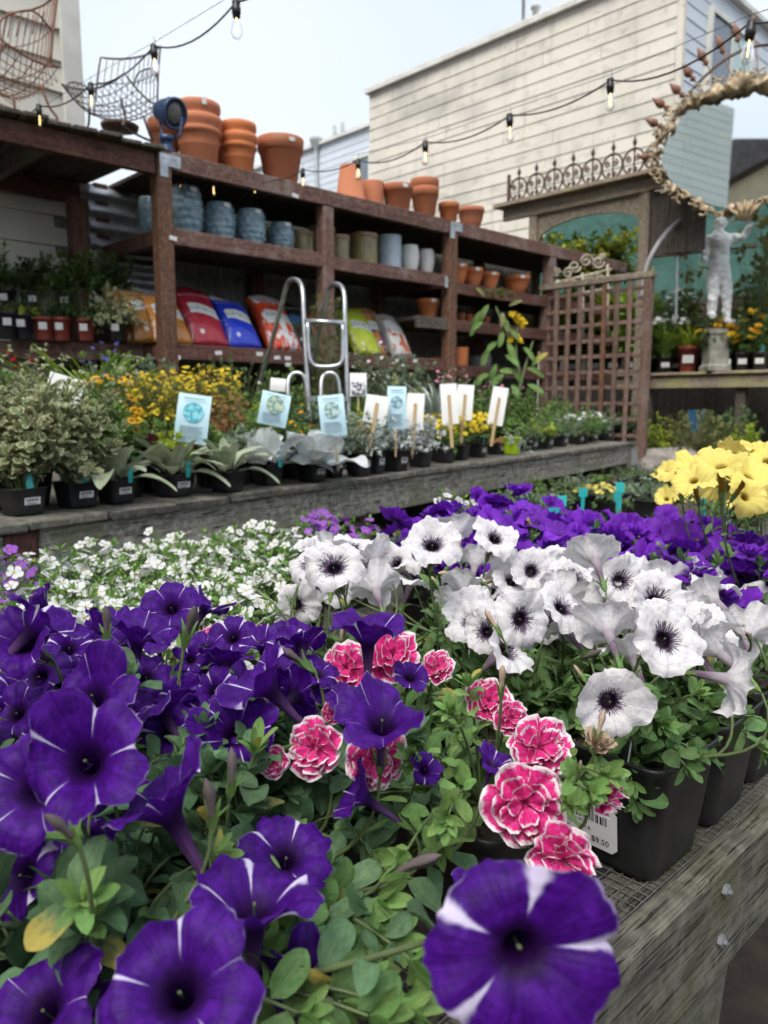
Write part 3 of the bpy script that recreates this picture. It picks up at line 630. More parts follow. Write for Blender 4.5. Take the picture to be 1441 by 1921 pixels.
def white_mat():
    s = NT('white_dark_eyed_petal'); u, v = s.uv(); r = s.orand()
    vn = s.noise(s.comb(s.math('MULTIPLY', u, 110.), s.math('MULTIPLY', v, 7.0), s.math('MULTIPLY', r, 31.)), 1.0, 4, .7)
    wv = s.noise(s.comb(s.math('MULTIPLY', u, 12.), s.math('MULTIPLY', v, 6.), s.math('MULTIPLY', r, 17.)), 1.4, 5, .65)
    seam = s.math('ABSOLUTE', s.math('SUBTRACT', s.math('FRACT', s.math('MULTIPLY', u, 5.)), .5))
    c = s.mix(s.step(wv, .45, .75), (.78, .755, .76), (.62, .56, .63))
    fine = s.math('SUBTRACT', 1., s.step(seam, .0, .03)); c = s.mix(s.math('MULTIPLY', fine, .40), c, (.42, .26, .46))
    thr = s.n('ShaderNodeMapRange'); s.l(v, thr.inputs[0]); thr.inputs[1].default_value = .36; s.l(s.math('ADD', .58, s.math('MULTIPLY', r, .16)), thr.inputs[2]); thr.inputs[3].default_value = .31; thr.inputs[4].default_value = .69
    ins = s.n('ShaderNodeNewGeometry').outputs['Backfacing']; amt = s.math('ADD', .16, s.math('MULTIPLY', ins, .79))
    vm = s.step(s.math('SUBTRACT', vn, thr.outputs[0]), -.02, .06); c = s.mix(s.math('MULTIPLY', vm, amt), c, (.040, .010, .055))
    eye = s.math('MULTIPLY', s.math('SUBTRACT', 1., s.step(v, .345, .42)), s.math('ADD', .45, s.math('MULTIPLY', ins, .55))); c = s.mix(eye, c, s.mix(ins, (.20, .10, .17), (.012, .004, .016)))
    tube = s.math('SUBTRACT', 1., s.step(v, .16, .33)); c = s.mix(tube, c, s.mix(s.step(vn, .45, .6), (.26, .18, .24), (.12, .06, .11)))
    return petal_shell(s, c, .6, s.bump(s.math('ADD', s.math('MULTIPLY', vn, .5), s.math('MULTIPLY', wv, 2.)), .4, .0022), .28)
def simple_petal(name, c1, c2, eye=None, eye_at=.45, rv=.2, rough=.55):
    s = NT(name); u, v = s.uv(); r = s.rnd()
    vn = s.noise(s.comb(s.math('MULTIPLY', u, 70.), s.math('MULTIPLY', v, 3.), s.math('MULTIPLY', r, 31.)), 1.0, 3, .6)
    c = s.mix(s.step(vn, .35, .7), c1, c2)
    if eye: c = s.mix(s.math('SUBTRACT', 1., s.step(v, eye_at - .08, eye_at + .08)), c, eye)
    c = s.hsv(c, v=s.math('ADD', 1 - rv / 2, s.math('MULTIPLY', r, rv)))
    return petal_shell(s, c, rough, s.bump(vn, .3, .0015))
def pink_mat():
    s = NT('pink_white_edged_petal'); u, v = s.uv(); r = s.orand()
    vn = s.noise(s.comb(s.math('MULTIPLY', u, 26.), s.math('MULTIPLY', v, 2.), s.math('MULTIPLY', r, 31.)), 1.0, 3, .6)
    nv = s.noise(s.comb(s.math('MULTIPLY', u, 5.), s.math('MULTIPLY', v, 4.), s.math('MULTIPLY', r, 9.)), 2., 4, .6)
    c = s.mix(s.step(vn, .35, .7), (.76, .035, .27), (.62, .016, .18)); c = s.mix(s.math('MULTIPLY', s.step(nv, .45, .7), .6), c, (.82, .16, .40))
    ax = s.math('ABSOLUTE', s.math('SUBTRACT', s.math('MULTIPLY', s.math('FRACT', s.math('MULTIPLY', u, .9999)), 2.), 1.))
    e = s.math('ADD', s.math('MAXIMUM', v, s.math('MULTIPLY', ax, .93)), s.math('MULTIPLY', s.math('SUBTRACT', nv, .5), .30))
    c = s.mix(s.step(e, .85, .96), c, (.84, .78, .79)); c = s.mix(s.math('SUBTRACT', 1., s.step(v, .0, .3)), c, (.32, .01, .07))
    return petal_shell(s, c, .55, s.bump(vn, .25, .0012), .2)
FM = {'purple': purple_mat(), 'purple_hero': purple_mat('purple_broad_star_petal', .20), 'white': white_mat(), 'pink': pink_mat(),
      'violet': simple_petal('violet_petal', (.200, .028, .50), (.120, .014, .34), (.05, .005, .10), .30, .4),
      'yellow': simple_petal('yellow_petal', (.82, .70, .20), (.76, .60, .13), (.30, .17, .01), .36, .15),
      'bacopa': simple_petal('white_small_petal', (.76, .76, .74), (.68, .68, .68), (.60, .42, .03), .16, .1),
      'lilac': simple_petal('lilac_small_petal', (.36, .12, .56), (.26, .07, .46), (.60, .25, .03), .14, .3),
      'gold': simple_petal('golden_ray_petal', (.80, .38, .015), (.78, .48, .02), (.25, .08, .01), .2, .3),
      'canary': simple_petal('canary_small_petal', (.80, .58, .03), (.66, .48, .03), None, .2, .4),
      'cream': simple_petal('pale_yellow_petal', (.82, .70, .20), (.74, .64, .18), None, .2, .3),
      'rose': simple_petal('rose_small_petal', (.72, .20, .36), (.80, .42, .52), None, .2, .5),
      'red': simple_petal('red_small_petal', (.50, .02, .03), (.36, .01, .02), None, .2, .3),
      'blue': simple_petal('blue_small_petal', (.14, .13, .50), (.20, .20, .60), None, .2, .3),
      'orange': simple_petal('orange_petal', (.75, .14, .015), (.60, .07, .01), None, .2, .3)}
bud_purple = plain('dusky_bud', (.13, .085, .11), (.075, .075, .045), 60, .7, .2, 200, rv=.3)
bud_cream = plain('cream_bud', (.50, .42, .24), (.30, .16, .17), 45, .7, .2, 200, rv=.3)

# ================================================================ leaf and flower shapes (unit size), kept as arrays
class Shape:
    def __init__(s, v, f, uv):
        s.v = np.asarray(v, dtype=np.float32); s.uv = np.asarray(uv, dtype=np.float32)
        s.lt = np.array([len(q) for q in f], dtype=np.int32); s.lv = np.array([i for q in f for i in q], dtype=np.int32); s.me = {}
    def mesh(s, name, mat):
        k = mat.name
        if k not in s.me: s.me[k] = mesh_np(name, s.v, (s.lv, s.lt), s.uv, [mat])
        return s.me[k]
def leaf_shape(width, a=.8, b=1.0, cup=.25, curl=.25, nl=6, nw=4, wave=0., scal=0, seed=0, pet=.06):
    rr = random.Random(seed); v, f, uv = [], [], []; mx = max((t ** a) * ((1 - t) ** b) for t in [i / 40 for i in range(41)]); ph = rr.uniform(0, 6)
    for i in range(nl + 1):
        t = 1 - (1 - i / nl) ** 1.5; wd = width * .5 * ((max(t, .0) ** a) * (max(1 - t, 0) ** b) / mx); wd = max(wd, .012)
        if scal: wd *= 1 + .10 * math.cos(i * math.pi)
        for j in range(nw + 1):
            x = -1 + 2 * j / nw; X = x * wd
            z = cup * abs(x) ** 1.5 * wd + curl * (math.sin(t * 1.5) * .25 - .75 * t * t) + wave * math.sin(t * 9 + ph + x * 1.5) * abs(x) * width * .3
            v.append((X, pet + t * (1 - pet), z)); uv.append((j / nw, t))
    for i in range(nl):
        for j in range(nw): k = i * (nw + 1) + j; f.append((k, k + 1, k + nw + 2, k + nw + 1))
    return Shape(v, f, uv)
SH = {
 'ovate': [leaf_shape(.56, .66, .54, .30, c, 8, 4, .25, 0, k) for k, c in enumerate((.15, .35, .55, -.05))],
 'lance': [leaf_shape(.36, .66, .58, .35, c, 5, 2, .1, 0, k) for k, c in enumerate((-.25, .05, .3))],
 'tiny': [leaf_shape(.62, .55, .75, .3, c, 3, 2, 0, 0, k) for k, c in enumerate((.1, .4))],
 'round': [leaf_shape(.82, .50, .55, .28, c, 6, 4, .35, 1, k) for k, c in enumerate((.15, .4, .6))],
 'sage': [leaf_shape(.30, .80, .55, .35, c, 8, 4, .2, 0, k) for k, c in enumerate((.15, .4, .7))],
 'wing': [leaf_shape(.62, .62, .42, .18, c, 7, 4, .45, 0, k) for k, c in enumerate((-.05, .2, .45))],
 'needle': [leaf_shape(.10, .5, .6, .2, c, 2, 1, 0, 0, k) for k, c in enumerate((.1, .4))],
 'strap': [leaf_shape(.085, .35, .7, .5, c, 7, 2, 0, 0, k) for k, c in enumerate((.5, .9, 1.3))],
 'lace': [leaf_shape(.30, .6, .4, .2, c, 3, 2, .5, 1, k) for k, c in enumerate((.2, .5))],
}
def petunia_shape(seed, ruff=.06, depth=.28, notch=.10, tube=1.15, na=70, ns=17, point=0., recurve=.10, fold=.0):
    rr = random.Random(seed); p = [rr.uniform(0, 6.3) for _ in range(5)]; lob = [rr.uniform(.90, 1.07) for _ in range(5)]; tilt = [rr.uniform(-.34, .20) for _ in range(5)]; sq = rr.uniform(.86, 1.0)
    v, f, uv = [], [], []
    for j in range(ns + 1):
        s = j / ns
        for i in range(na):
            th = 2 * math.pi * i / na; q = (5 * i / na) % 1; k = int(5 * i / na) % 5
            seam = abs(math.cos(2.5 * th)) ** 7; midp = math.sin(math.pi * q)
            if s < .35:
                t = s / .35; rad = .065 + .105 * t ** 1.6; z = -depth - tube * (1 - t); x = 0
            else:
                x = (s - .35) / .65; rad = .17 + .83 * x; sm = midp ** .6
                L = (lob[k] * sm + .96 * (1 - sm)) * (1 - notch * 1.3 * seam) * (1 + .022 * math.sin(11 * th + p[3]) + .016 * math.sin(23 * th + p[1]) + .012 * math.sin(37 * th + p[2])) * (1 + point * (midp ** 3 - .5)); rad *= 1 + (L - 1) * x ** 2.5
                z = -depth * (1 - x) ** 2.0 - recurve * x ** 3 * (.4 + .9 * midp) + tilt[k] * x * x * sm
                z += -.15 * x * (1 - .5 * x) * seam - .045 * x * (abs(math.cos(math.pi * (q - .0))) ** 0) * math.exp(-((q - .5) / .05) ** 2)
                z += ruff * x * x * (math.sin(3 * th + p[0]) * .7 + math.sin(8 * th + p[1]) * .45 + math.sin(15 * th + p[2]) * .32 * x + math.sin(24 * th + p[3]) * .2 * x * x)
                if fold: z += fold * x * x * math.cos(2 * th + p[4])
            v.append((rad * math.cos(th), rad * math.sin(th) * sq, z)); uv.append(((i + .0) / na, s))
    # u runs round; close the ring with a duplicate column so that the colour does not wrap
    W = []; UVn = []
    for j in range(ns + 1):
        for i in range(na + 1):
            W.append(v[j * na + i % na]); UVn.append((i / na, j / ns))
    for j in range(ns):
        for i in range(na): k = j * (na + 1) + i; f.append((k, k + 1, k + na + 2, k + na + 1))
    return Shape(W, f, UVn)
def petals_shape(layers, seed, nu=5, nv=4, cupz=.2):
    """petals that all spring from one point; layers = (count, r_in, r_out, height_in, height_out, half_angle, ruffle)"""
    rr = random.Random(seed); v = [(0, 0, layers[0][3])]; uv = [(.5, 0)]; f = []
    for (n, r0, r1, z0, z1, ha, rf) in layers:
        a0 = rr.uniform(0, 6.3)
        for k in range(n):
            a = a0 + 2 * math.pi * k / n + rr.uniform(-.18, .18) * (rf > 0); ph = rr.uniform(0, 6.3); sc = 1 + rr.uniform(-.12, .12) * (rf > 0); b = len(v); tw = rr.uniform(-.5, .5) * rf * 3
            for j in range(1, nv + 1):
                t = j / nv; wd = ha * (math.sin(math.pi * (.12 + .56 * t)) ** .9)
                for i in range(nu + 1):
                    x = -1 + 2 * i / nu; q = r0 + (r1 * sc - r0) * t * (1 - .16 * x * x * t)
                    an = a + x * wd; z = z0 + (z1 - z0) * t ** 1.5 + rf * t * t * (math.sin(x * 5 + ph) + .5 * math.sin(x * 11 + 2 * ph)) + cupz * rf * x * x + tw * x * t * .4
                    v.append((q * math.cos(an), q * math.sin(an), z)); uv.append((i / nu, t))
            for i in range(nu): f.append((0, b + i, b + i + 1))
            for j in range(nv - 1):
                for i in range(nu): m = b + j * (nu + 1) + i; f.append((m, m + nu + 1, m + nu + 2, m + 1))
    return Shape(v, f, uv)
SH['petunia'] = [petunia_shape(k, *a, recurve=c, fold=d) for k, (a, c, d) in enumerate((((.09, .46, .10, 1.1), .10, .10), ((.12, .50, .08, 1.1), .05, .18), ((.08, .42, .14, 1.1), .18, .08), ((.14, .52, .11, 1.1), .08, .16), ((.10, .44, .08, 1.1), .14, .14), ((.12, .58, .12, 1.1), .0, .22)))]
SH['petunia_hero'] = [petunia_shape(5, .06, .30, .05, 1.1, recurve=.10, fold=.04)]
SH['petunia_star'] = [petunia_shape(k + 20, .06, .34, .24, 1.3, point=.30, recurve=.25) for k in range(2)]
SH['petunia_funnel'] = [petunia_shape(k + 30, .10, .66, .10, 1.35, recurve=.03, fold=.14) for k in range(4)]
SH['petunia_white'] = [petunia_shape(k + 40, a, d, .07, 1.2, recurve=c, fold=f_) for k, (a, d, c, f_) in enumerate(((.10, .34, .08, .12), (.14, .40, .12, .16), (.12, .34, .02, .22), (.16, .42, .14, .14), (.13, .46, .0, .24), (.09, .36, .18, .10)))]
SH['petunia_small'] = [petunia_shape(k + 60, .13, .30, .12, 1.0, 40, 9, fold=.16) for k in range(4)]
SH['double'] = [petals_shape([(5, .06, 1.0, -.34, -.26, .72, .16), (5, .05, .84, -.24, -.04, .68, .20), (4, .04, .62, -.14, .12, .70, .22), (4, .03, .42, -.06, .26, .74, .20)], k, 9, 6) for k in range(4)]
SH['double_violet'] = [petals_shape([(6, .06, 1.0, -.25, -.1, .60, .10), (6, .05, .72, -.15, .16, .60, .13), (4, .03, .42, -.05, .28, .7, .12)], k + 50, 5, 3) for k in range(3)]
SH['five'] = [petals_shape([(5, .08, 1.0, 0, .12, .58, .03)], k + 9, 3, 3) for k in range(3)]
SH['daisy'] = [petals_shape([(11, .10, 1.0, 0, -.05, .24, .02)], k + 19, 2, 2) for k in range(2)]
SH['tuft'] = [petals_shape([(7, .05, 1.0, 0, .6, .35, .15), (5, .05, .6, .1, .9, .4, .15)], k + 29, 2, 2) for k in range(2)]
def calyx_shape(seed):
    rr = random.Random(seed); v, f, uv = [], [], []
    for k in range(5):
        a = 2 * math.pi * k / 5 + rr.uniform(-.2, .2); o = rr.uniform(.10, .20); b = len(v)
        for t, wd, r in ((0, .03, .03), (.3, .06, .08), (.65, .055, .10), (1., .008, .10 + o)):
            for x in (-1, 1): v.append((r * math.cos(a) - x * wd * math.sin(a), r * math.sin(a) + x * wd * math.cos(a), t * .55)); uv.append((.5 + x * .4, t))
        for i in range(3): f.append((b + 2 * i, b + 2 * i + 1, b + 2 * i + 3, b + 2 * i + 2))
    n = 6; b = len(v)
    for z, r in ((-.05, .02), (.05, .065), (.2, .075)):
        for i in range(n): v.append((r * math.cos(i * 1.0472), r * math.sin(i * 1.0472), z)); uv.append((.5, .1))
    for j in range(2):
        for i in range(n): f.append((b + j * n + i, b + j * n + (i + 1) % n, b + (j + 1) * n + (i + 1) % n, b + (j + 1) * n + i))
    return Shape(v, f, uv)
SH['calyx'] = [calyx_shape(k) for k in range(2)]
def lathe_shape(prof, n=8, bend=0., ridge=0.):
    v, f, uv = [], [], []
    for (r, z) in prof:
        for i in range(n): a = 2 * math.pi * i / n; r2 = r * (1 + (ridge if i % 2 else -ridge) * min(1, z * 1.5)); a += .9 * z * (ridge > 0); v.append((r2 * math.cos(a) + bend * z * z, r2 * math.sin(a), z)); uv.append((i / n, z))
    for j in range(len(prof) - 1):
        for i in range(n): f.append((j * n + i, j * n + (i + 1) % n, (j + 1) * n + (i + 1) % n, (j + 1) * n + i))
    return Shape(v, f, uv)
SH['bud'] = [lathe_shape([(.02, 0), (.055, .08), (.050, .30), (.062, .52), (.088, .70), (.092, .80), (.060, .92), (.004, 1.02)], 10, b, .22) for b in (.08, .22, -.15)]
SH['pistil'] = [lathe_shape([(.010, -.6), (.012, -.34), (.026, -.32), (.024, -.28), (.005, -.27)], 6)]
SH['disc'] = [lathe_shape([(.30, 0), (.26, .12), (.1, .2), (.005, .21)], 8)]

BR = random.Random(11)
def dirm(pos, d, nrm, size, roll=0.):
    """leaf frame: local y along d, local z near nrm"""
    y = Vector(d).normalized(); z = Vector(nrm); z = z - y * z.dot(y); z = z.normalized() if z.length > 1e-4 else y.orthogonal().normalized()
    x = y.cross(z); m = Matrix((x * size, y * size, z * size)).transposed().to_4x4(); m.translation = Vector(pos)
    return m @ Matrix.Rotation(roll, 4, 'Y') if roll else m
def facem(pos, nrm, size, spin=None):
    z = Vector(nrm).normalized(); x = z.orthogonal().normalized(); y = z.cross(x)
    m = Matrix((x * size, y * size, z * size)).transposed().to_4x4(); m.translation = Vector(pos)
    return m @ Matrix.Rotation(BR.uniform(0, 6.28) if spin is None else spin, 4, 'Z')

POT_MAT = plain('black_pot_plastic', (.012, .012, .013), (.020, .020, .021), 30, .38, .08, 220, rv=.2, spec=.45)
POT_RED = plain('brick_red_pot_plastic', (.26, .045, .032), (.20, .035, .025), 20, .5, .08, 150, rv=.1)
POT_LIME = plain('lime_pot_plastic', (.42, .62, .02), (.36, .55, .02), 20, .4, .05, 150)
SOIL = plain('potting_soil', (.030, .022, .016), (.065, .045, .03), 120, .95, 1., 160, rv=.1)
PAPER = plain('white_label_paper', (.72, .72, .71), (.66, .66, .65), 8, .55, 0, rv=.03)
INK = plain('black_ink', (.02, .02, .022), (.03, .03, .03), 8, .6, 0, rv=0)
TEAL = plain('turquoise_tag_plastic', (.03, .42, .42), (.02, .34, .36), 8, .45, 0, rv=.2)

def square_pot_shape(w0, w1, h, lip=.004, n=6):
    """tapering square pot with round corners, thin wall open at the top"""
    def ring(w_, z, r=.16):
        o = []
        for cx, cy, a0 in ((1, 1, 0), (-1, 1, 90), (-1, -1, 180), (1, -1, 270)):
            for k in range(n + 1):
                a = R(a0 + 90 * k / n); rr_ = w_ * r; o.append(((cx * (w_ / 2 - rr_)) + rr_ * math.cos(a), cy * (w_ / 2 - rr_) + rr_ * math.sin(a), z))
        return o
    rings = [ring(w0 * .8, .004), ring(w0 * .97, 0), ring(w0, .006), ring((w0 * .55 + w1 * .45), h * .45), ring(w1 * .985, h * .93), ring(w1, h * .935), ring(w1 + lip, h - .002), ring(w1 + lip * .6, h), ring(w1 - lip * .6, h), ring(w1 - lip * 1.2, h * .93), ring(w0 * .9, h * .3)]
    m = 4 * (n + 1); v = [p for r_ in rings for p in r_]; f = [tuple(range(m))[::-1]]
    for j in range(len(rings) - 1):
        for i in range(m): f.append((j * m + i, j * m + (i + 1) % m, (j + 1) * m + (i + 1) % m, (j + 1) * m + i))
    return v, f
_pc = {}
def pot_part(parent, w1=.12, h=.125, mat=None, round_=False, rz=0., z=0.):
    mat = mat or POT_MAT; k = (w1, h, mat.name, round_)
    if k not in _pc:
        if round_:
            r = w1 / 2; b = MB().lathe([(r * .70, 0), (r * .72, .004), (r * .93, h * .86), (r, h * .87), (r, h), (r * .95, h), (r * .90, h * .85), (r * .7, h * .3)], 24); v, f = b.v, b.f
        else: v, f = square_pot_shape(w1 * .80, w1, h)
        sv = MB()
        if round_: sv.lathe([(w1 * .44, h * .84), (w1 * .3, h * .87), (.001, h * .88)], 16)
        else: q = w1 * .455; sv.grid(lambda a, b_: ((a * 2 - 1) * q, (b_ * 2 - 1) * q, h * .86 + .006 * mnoise.noise(Vector((a * 9, b_ * 9, 1)))), 8, 8)
        _pc[k] = (mesh_np('pot', v, f, None, [mat]), mesh_np('soil', sv.v, sv.f, None, [SOIL]))
    Mx = Matrix.Translation((0, 0, z)) @ Matrix.Rotation(rz, 4, 'Z')
    a = link('pot', _pc[k][0], parent, Mx); b = link('soil', _pc[k][1], parent, Mx); return a

class Plant:
    def __init__(s, name, label, cat, loc, group=None, rz=0.):
        s.root = thing(name, label, cat, loc, 0., group); s.o = Vector(loc); s.L = []; s.Fl = []; s.st = MB(); s.tw = MB(); s.rz = rz
    def leaf(s, kind, mat, pos, d, nrm, size, roll=0.): s.L.append((BR.choice(SH[kind]), LM[mat], dirm(pos, d, nrm, size, roll), size))
    def stem(s, path, r0, r1=None, n=5, twig=False):
        r1 = r1 or r0 * .6; k = len(path); (s.tw if twig else s.st).tube(path, [r0 + (r1 - r0) * i / (k - 1) for i in range(k)], n, cap=False)
    def flower(s, kind, mat, m, size, calyx=False, name='flower', pistil=False): s.Fl.append((BR.choice(SH[kind]) if isinstance(kind, str) else kind, FM[mat] if isinstance(mat, str) else mat, m, size, calyx, name, pistil))
    def finish(s, lcap=60, fcap=120, leaf_name='leaf'):
        Mw = Matrix.Translation(s.o)
        def show(it):
            p = np.array((Mw @ it[2]).translation); return -it[3] / max(.05, depth(p)) if depth(p) > .02 else 0
        s.L.sort(key=show)
        for sh_, mt, m, sz in s.L[:lcap]: link(leaf_name, sh_.mesh('leaf', mt), s.root, m)
        rest = s.L[lcap:]
        if rest: merged('foliage', rest, s.root)
        s.Fl.sort(key=lambda it: show(it))
        for sh_, mt, m, sz, cal, nm, pis in s.Fl[:fcap]:
            o = link(nm, sh_.mesh(nm, mt), s.root, m)
            if cal or nm == 'bud':
                bz = float(sh_.v[:, 2].min()) + (.1 if nm == 'bud' else 0); link('calyx', BR.choice(SH['calyx']).mesh('calyx', LM['petunia_tip']), o, Matrix.Translation((0, 0, bz - .12)))
            if pis: link('pistil', SH['pistil'][0].mesh('pistil', LM['stem']), o)
        if s.Fl[fcap:]: merged('flowers', [(a, b, c, d) for a, b, c, d, *_ in s.Fl[fcap:]], s.root)
        if s.st.v: s.st.build('stems', LM['stem'], s.root, True, kind='stuff')
        if s.tw.v: s.tw.build('twigs', LM['twig'], s.root, True, kind='stuff')
        return s.root
def merged(name, items, parent):
    mats = []; vs_, lvs, lts, uvs, fm = [], [], [], [], []; n = 0
    for sh_, mt, m, sz in items:
        if mt not in mats: mats.append(mt)
        a = np.array(m, dtype=np.float32); v = sh_.v @ a[:3, :3].T + a[:3, 3]
        vs_.append(v); lvs.append(sh_.lv + n); lts.append(sh_.lt); uvs.append(sh_.uv); fm.append(np.full(len(sh_.lt), mats.index(mt), dtype=np.int32)); n += len(v)
    me = mesh_np(name, np.concatenate(vs_), (np.concatenate(lvs), np.concatenate(lts)), np.concatenate(uvs), mats, np.concatenate(fm))
    o = link(name, me, parent); o['kind'] = 'stuff'; return o

def rnd_dir(el0=.1, el1=1.2, az=None):
    a = BR.uniform(0, 6.283) if az is None else az; e = BR.uniform(el0, el1); return Vector((math.cos(a) * math.cos(e), math.sin(a) * math.cos(e), math.sin(e)))
def shoot(pl, p0, p1, lk='ovate', lm='petunia', size=.035, n=7, r=.0018, start=.25, tip=True, tipm=None, arch=.35, tsize=.4, tiprings=8):
    """one leafy shoot: a bending stem, leaves in a spiral, a tuft of young leaves at the tip"""
    p0, p1 = Vector(p0), Vector(p1); mid = p0.lerp(p1, .5) + Vector((0, 0, (p1 - p0).length * arch)); path = bez(p0, mid, p1, 7); pl.stem(path, r, r * .6)
    ang = BR.uniform(0, 6.28)
    for i in range(n):
        t = start + (1 - start) * (i + .5) / n; k = min(6, int(t * 7)); p = path[k].lerp(path[k + 1], t * 7 - k); T = (path[k + 1] - path[k]).normalized()
        ang += 2.4; a = T.orthogonal().normalized(); b = T.cross(a); rad = a * math.cos(ang) + b * math.sin(ang)
        d = rad + T * BR.uniform(.15, .7) + Vector((0, 0, BR.uniform(-.1, .35))); pl.leaf(lk, lm, p, d, T * .6 + Vector((0, 0, 1)), size * BR.uniform(.7, 1.25) * (1 - .35 * t), BR.uniform(-.4, .4))
    if tip:
        T = (path[-1] - path[-2]).normalized(); a = T.orthogonal().normalized(); b = T.cross(a)
        for i in range(tiprings):
            ang = i * 2.4; e = .25 + .55 * i / tiprings
            d = (a * math.cos(ang) + b * math.sin(ang)) * (1 - e) * 1.2 + T * (.35 + e); pl.leaf('lance', tipm or lm, path[-1], d, T + Vector((0, 0, .5)), size * tsize * BR.uniform(.8, 1.5))
    return path
# ================================================================ foreground bench: petunias and their neighbours
PZ = FZ + .0052
def nrm(r, u, t): return Vector((r, -t, u)).normalized()
def tag_part(pl, x, y, z, w_, h_, mat, rz=0., lean=0., name='plant_tag'):
    b = MB(); b.add([(-w_ * .45, 0, 0), (w_ * .45, 0, 0), (w_ / 2, 0, h_ * .9), (w_ * .4, 0, h_), (-w_ * .4, 0, h_), (-w_ / 2, 0, h_ * .9), (-w_ * .45, .0008, 0), (w_ * .45, .0008, 0), (w_ / 2, .0008, h_ * .9), (w_ * .4, .0008, h_), (-w_ * .4, .0008, h_), (-w_ / 2, .0008, h_ * .9)],
        [(0, 1, 2, 3, 4, 5), (6, 11, 10, 9, 8, 7)] + [(i, i + 6, (i + 1) % 6 + 6, (i + 1) % 6) for i in range(6)])
    return b.build(name, mat, pl.root, M=Matrix.Translation((x, y, z)) @ Matrix.Rotation(rz, 4, 'Z') @ Matrix.Rotation(lean, 4, 'X'))

# blooms: photo column, row, width in photo pixels, facing (right, up, towards the camera), shape, real width
PURPLE = [(985, 1800, 392, (.02, .30, 1), 'petunia_hero', .086), (560, 1852, 200, (.1, .25, 1), 'petunia_star', .074), (540, 1592, 195, (.25, .85, .55), 'petunia', .070),
 (478, 1662, 262, (.05, 1, .05), 'petunia_funnel', .080), (330, 1850, 330, (.05, .55, .8), 'petunia', .082), (60, 1880, 270, (-.35, .6, .6), 'petunia', .078), (15, 1640, 210, (-.45, .2, .9), 'petunia', .076),
 (50, 1475, 240, (-.1, .25, 1), 'petunia', .076), (285, 1470, 250, (-.45, .85, -.05), 'petunia_funnel', .080), (150, 1420, 260, (.1, .25, 1), 'petunia', .080), (165, 1290, 185, (0, .62, .85), 'petunia', .074),
 (95, 1150, 165, (.62, .65, -.35), 'petunia_funnel', .074), (30, 1195, 170, (-.2, .35, 1), 'petunia', .074), (262, 1165, 150, (.15, .95, .05), 'petunia_funnel', .074), (318, 1132, 118, (0, .4, .9), 'petunia', .070),
 (440, 1362, 175, (.1, .5, .9), 'petunia', .074), (475, 1262, 170, (-.65, .75, .05), 'petunia_funnel', .074), (568, 1295, 130, (.45, .2, -.6), 'petunia', .072), (690, 1163, 155, (0, 1, .0), 'petunia_funnel', .074),
 (565, 1192, 112, (-.1, .6, -.5), 'petunia', .070), (718, 1330, 195, (.05, .88, .48), 'petunia', .076), (772, 1262, 80, (.2, .65, .7), 'petunia', .060), (928, 1418, 88, (.25, .95, .05), 'petunia_funnel', .060),
 (655, 1478, 140, (-.8, .6, .05), 'petunia_funnel', .072), (888, 1662, 90, (-.3, .85, .4), 'petunia', .058), (425, 1225, 120, (0, .5, -.4), 'petunia', .070), (310, 1375, 125, (0, .1, 1), 'petunia', .072),
 (358, 1238, 70, (.2, .3, .8), 'petunia_star', .052), (275, 1262, 105, (.3, .5, .7), 'petunia', .070), (60, 1265, 140, (-.3, .2, 1), 'petunia', .072), (400, 1290, 100, (.0, .4, .9), 'petunia', .070),
 (215, 1520, 160, (.25, .1, 1), 'petunia', .074), (520, 1245, 100, (.2, .6, .4), 'petunia', .068), (110, 1560, 150, (.1, -.1, 1), 'petunia', .074), (210, 1895, 200, (.1, .3, 1), 'petunia', .074), (130, 1205, 110, (.3, .5, .6), 'petunia', .068), (215, 1195, 90, (-.4, .7, .3), 'petunia_funnel', .064), (20, 1330, 130, (-.3, .4, .8), 'petunia', .070), (340, 1300, 100, (.3, .3, .8), 'petunia', .066), (480, 1195, 84, (-.3, .8, .2), 'petunia_funnel', .062), (600, 1255, 84, (.4, .6, .4), 'petunia', .060), (385, 1200, 80, (-.1, .8, .3), 'petunia', .060), (235, 1330, 110, (-.2, .5, .7), 'petunia', .066), (90, 1390, 140, (.3, .3, .9), 'petunia', .070), (200, 1240, 90, (0, .9, .2), 'petunia_funnel', .062), (420, 1420, 90, (-.5, .4, .6), 'petunia', .060), (640, 1300, 70, (-.4, .7, .4), 'petunia', .054), (800, 1440, 70, (.3, .3, .8), 'petunia', .052), (215, 1745, 90, (.4, .6, .4), 'petunia_star', .050), (120, 1700, 120, (-.4, .5, .5), 'petunia', .060)]
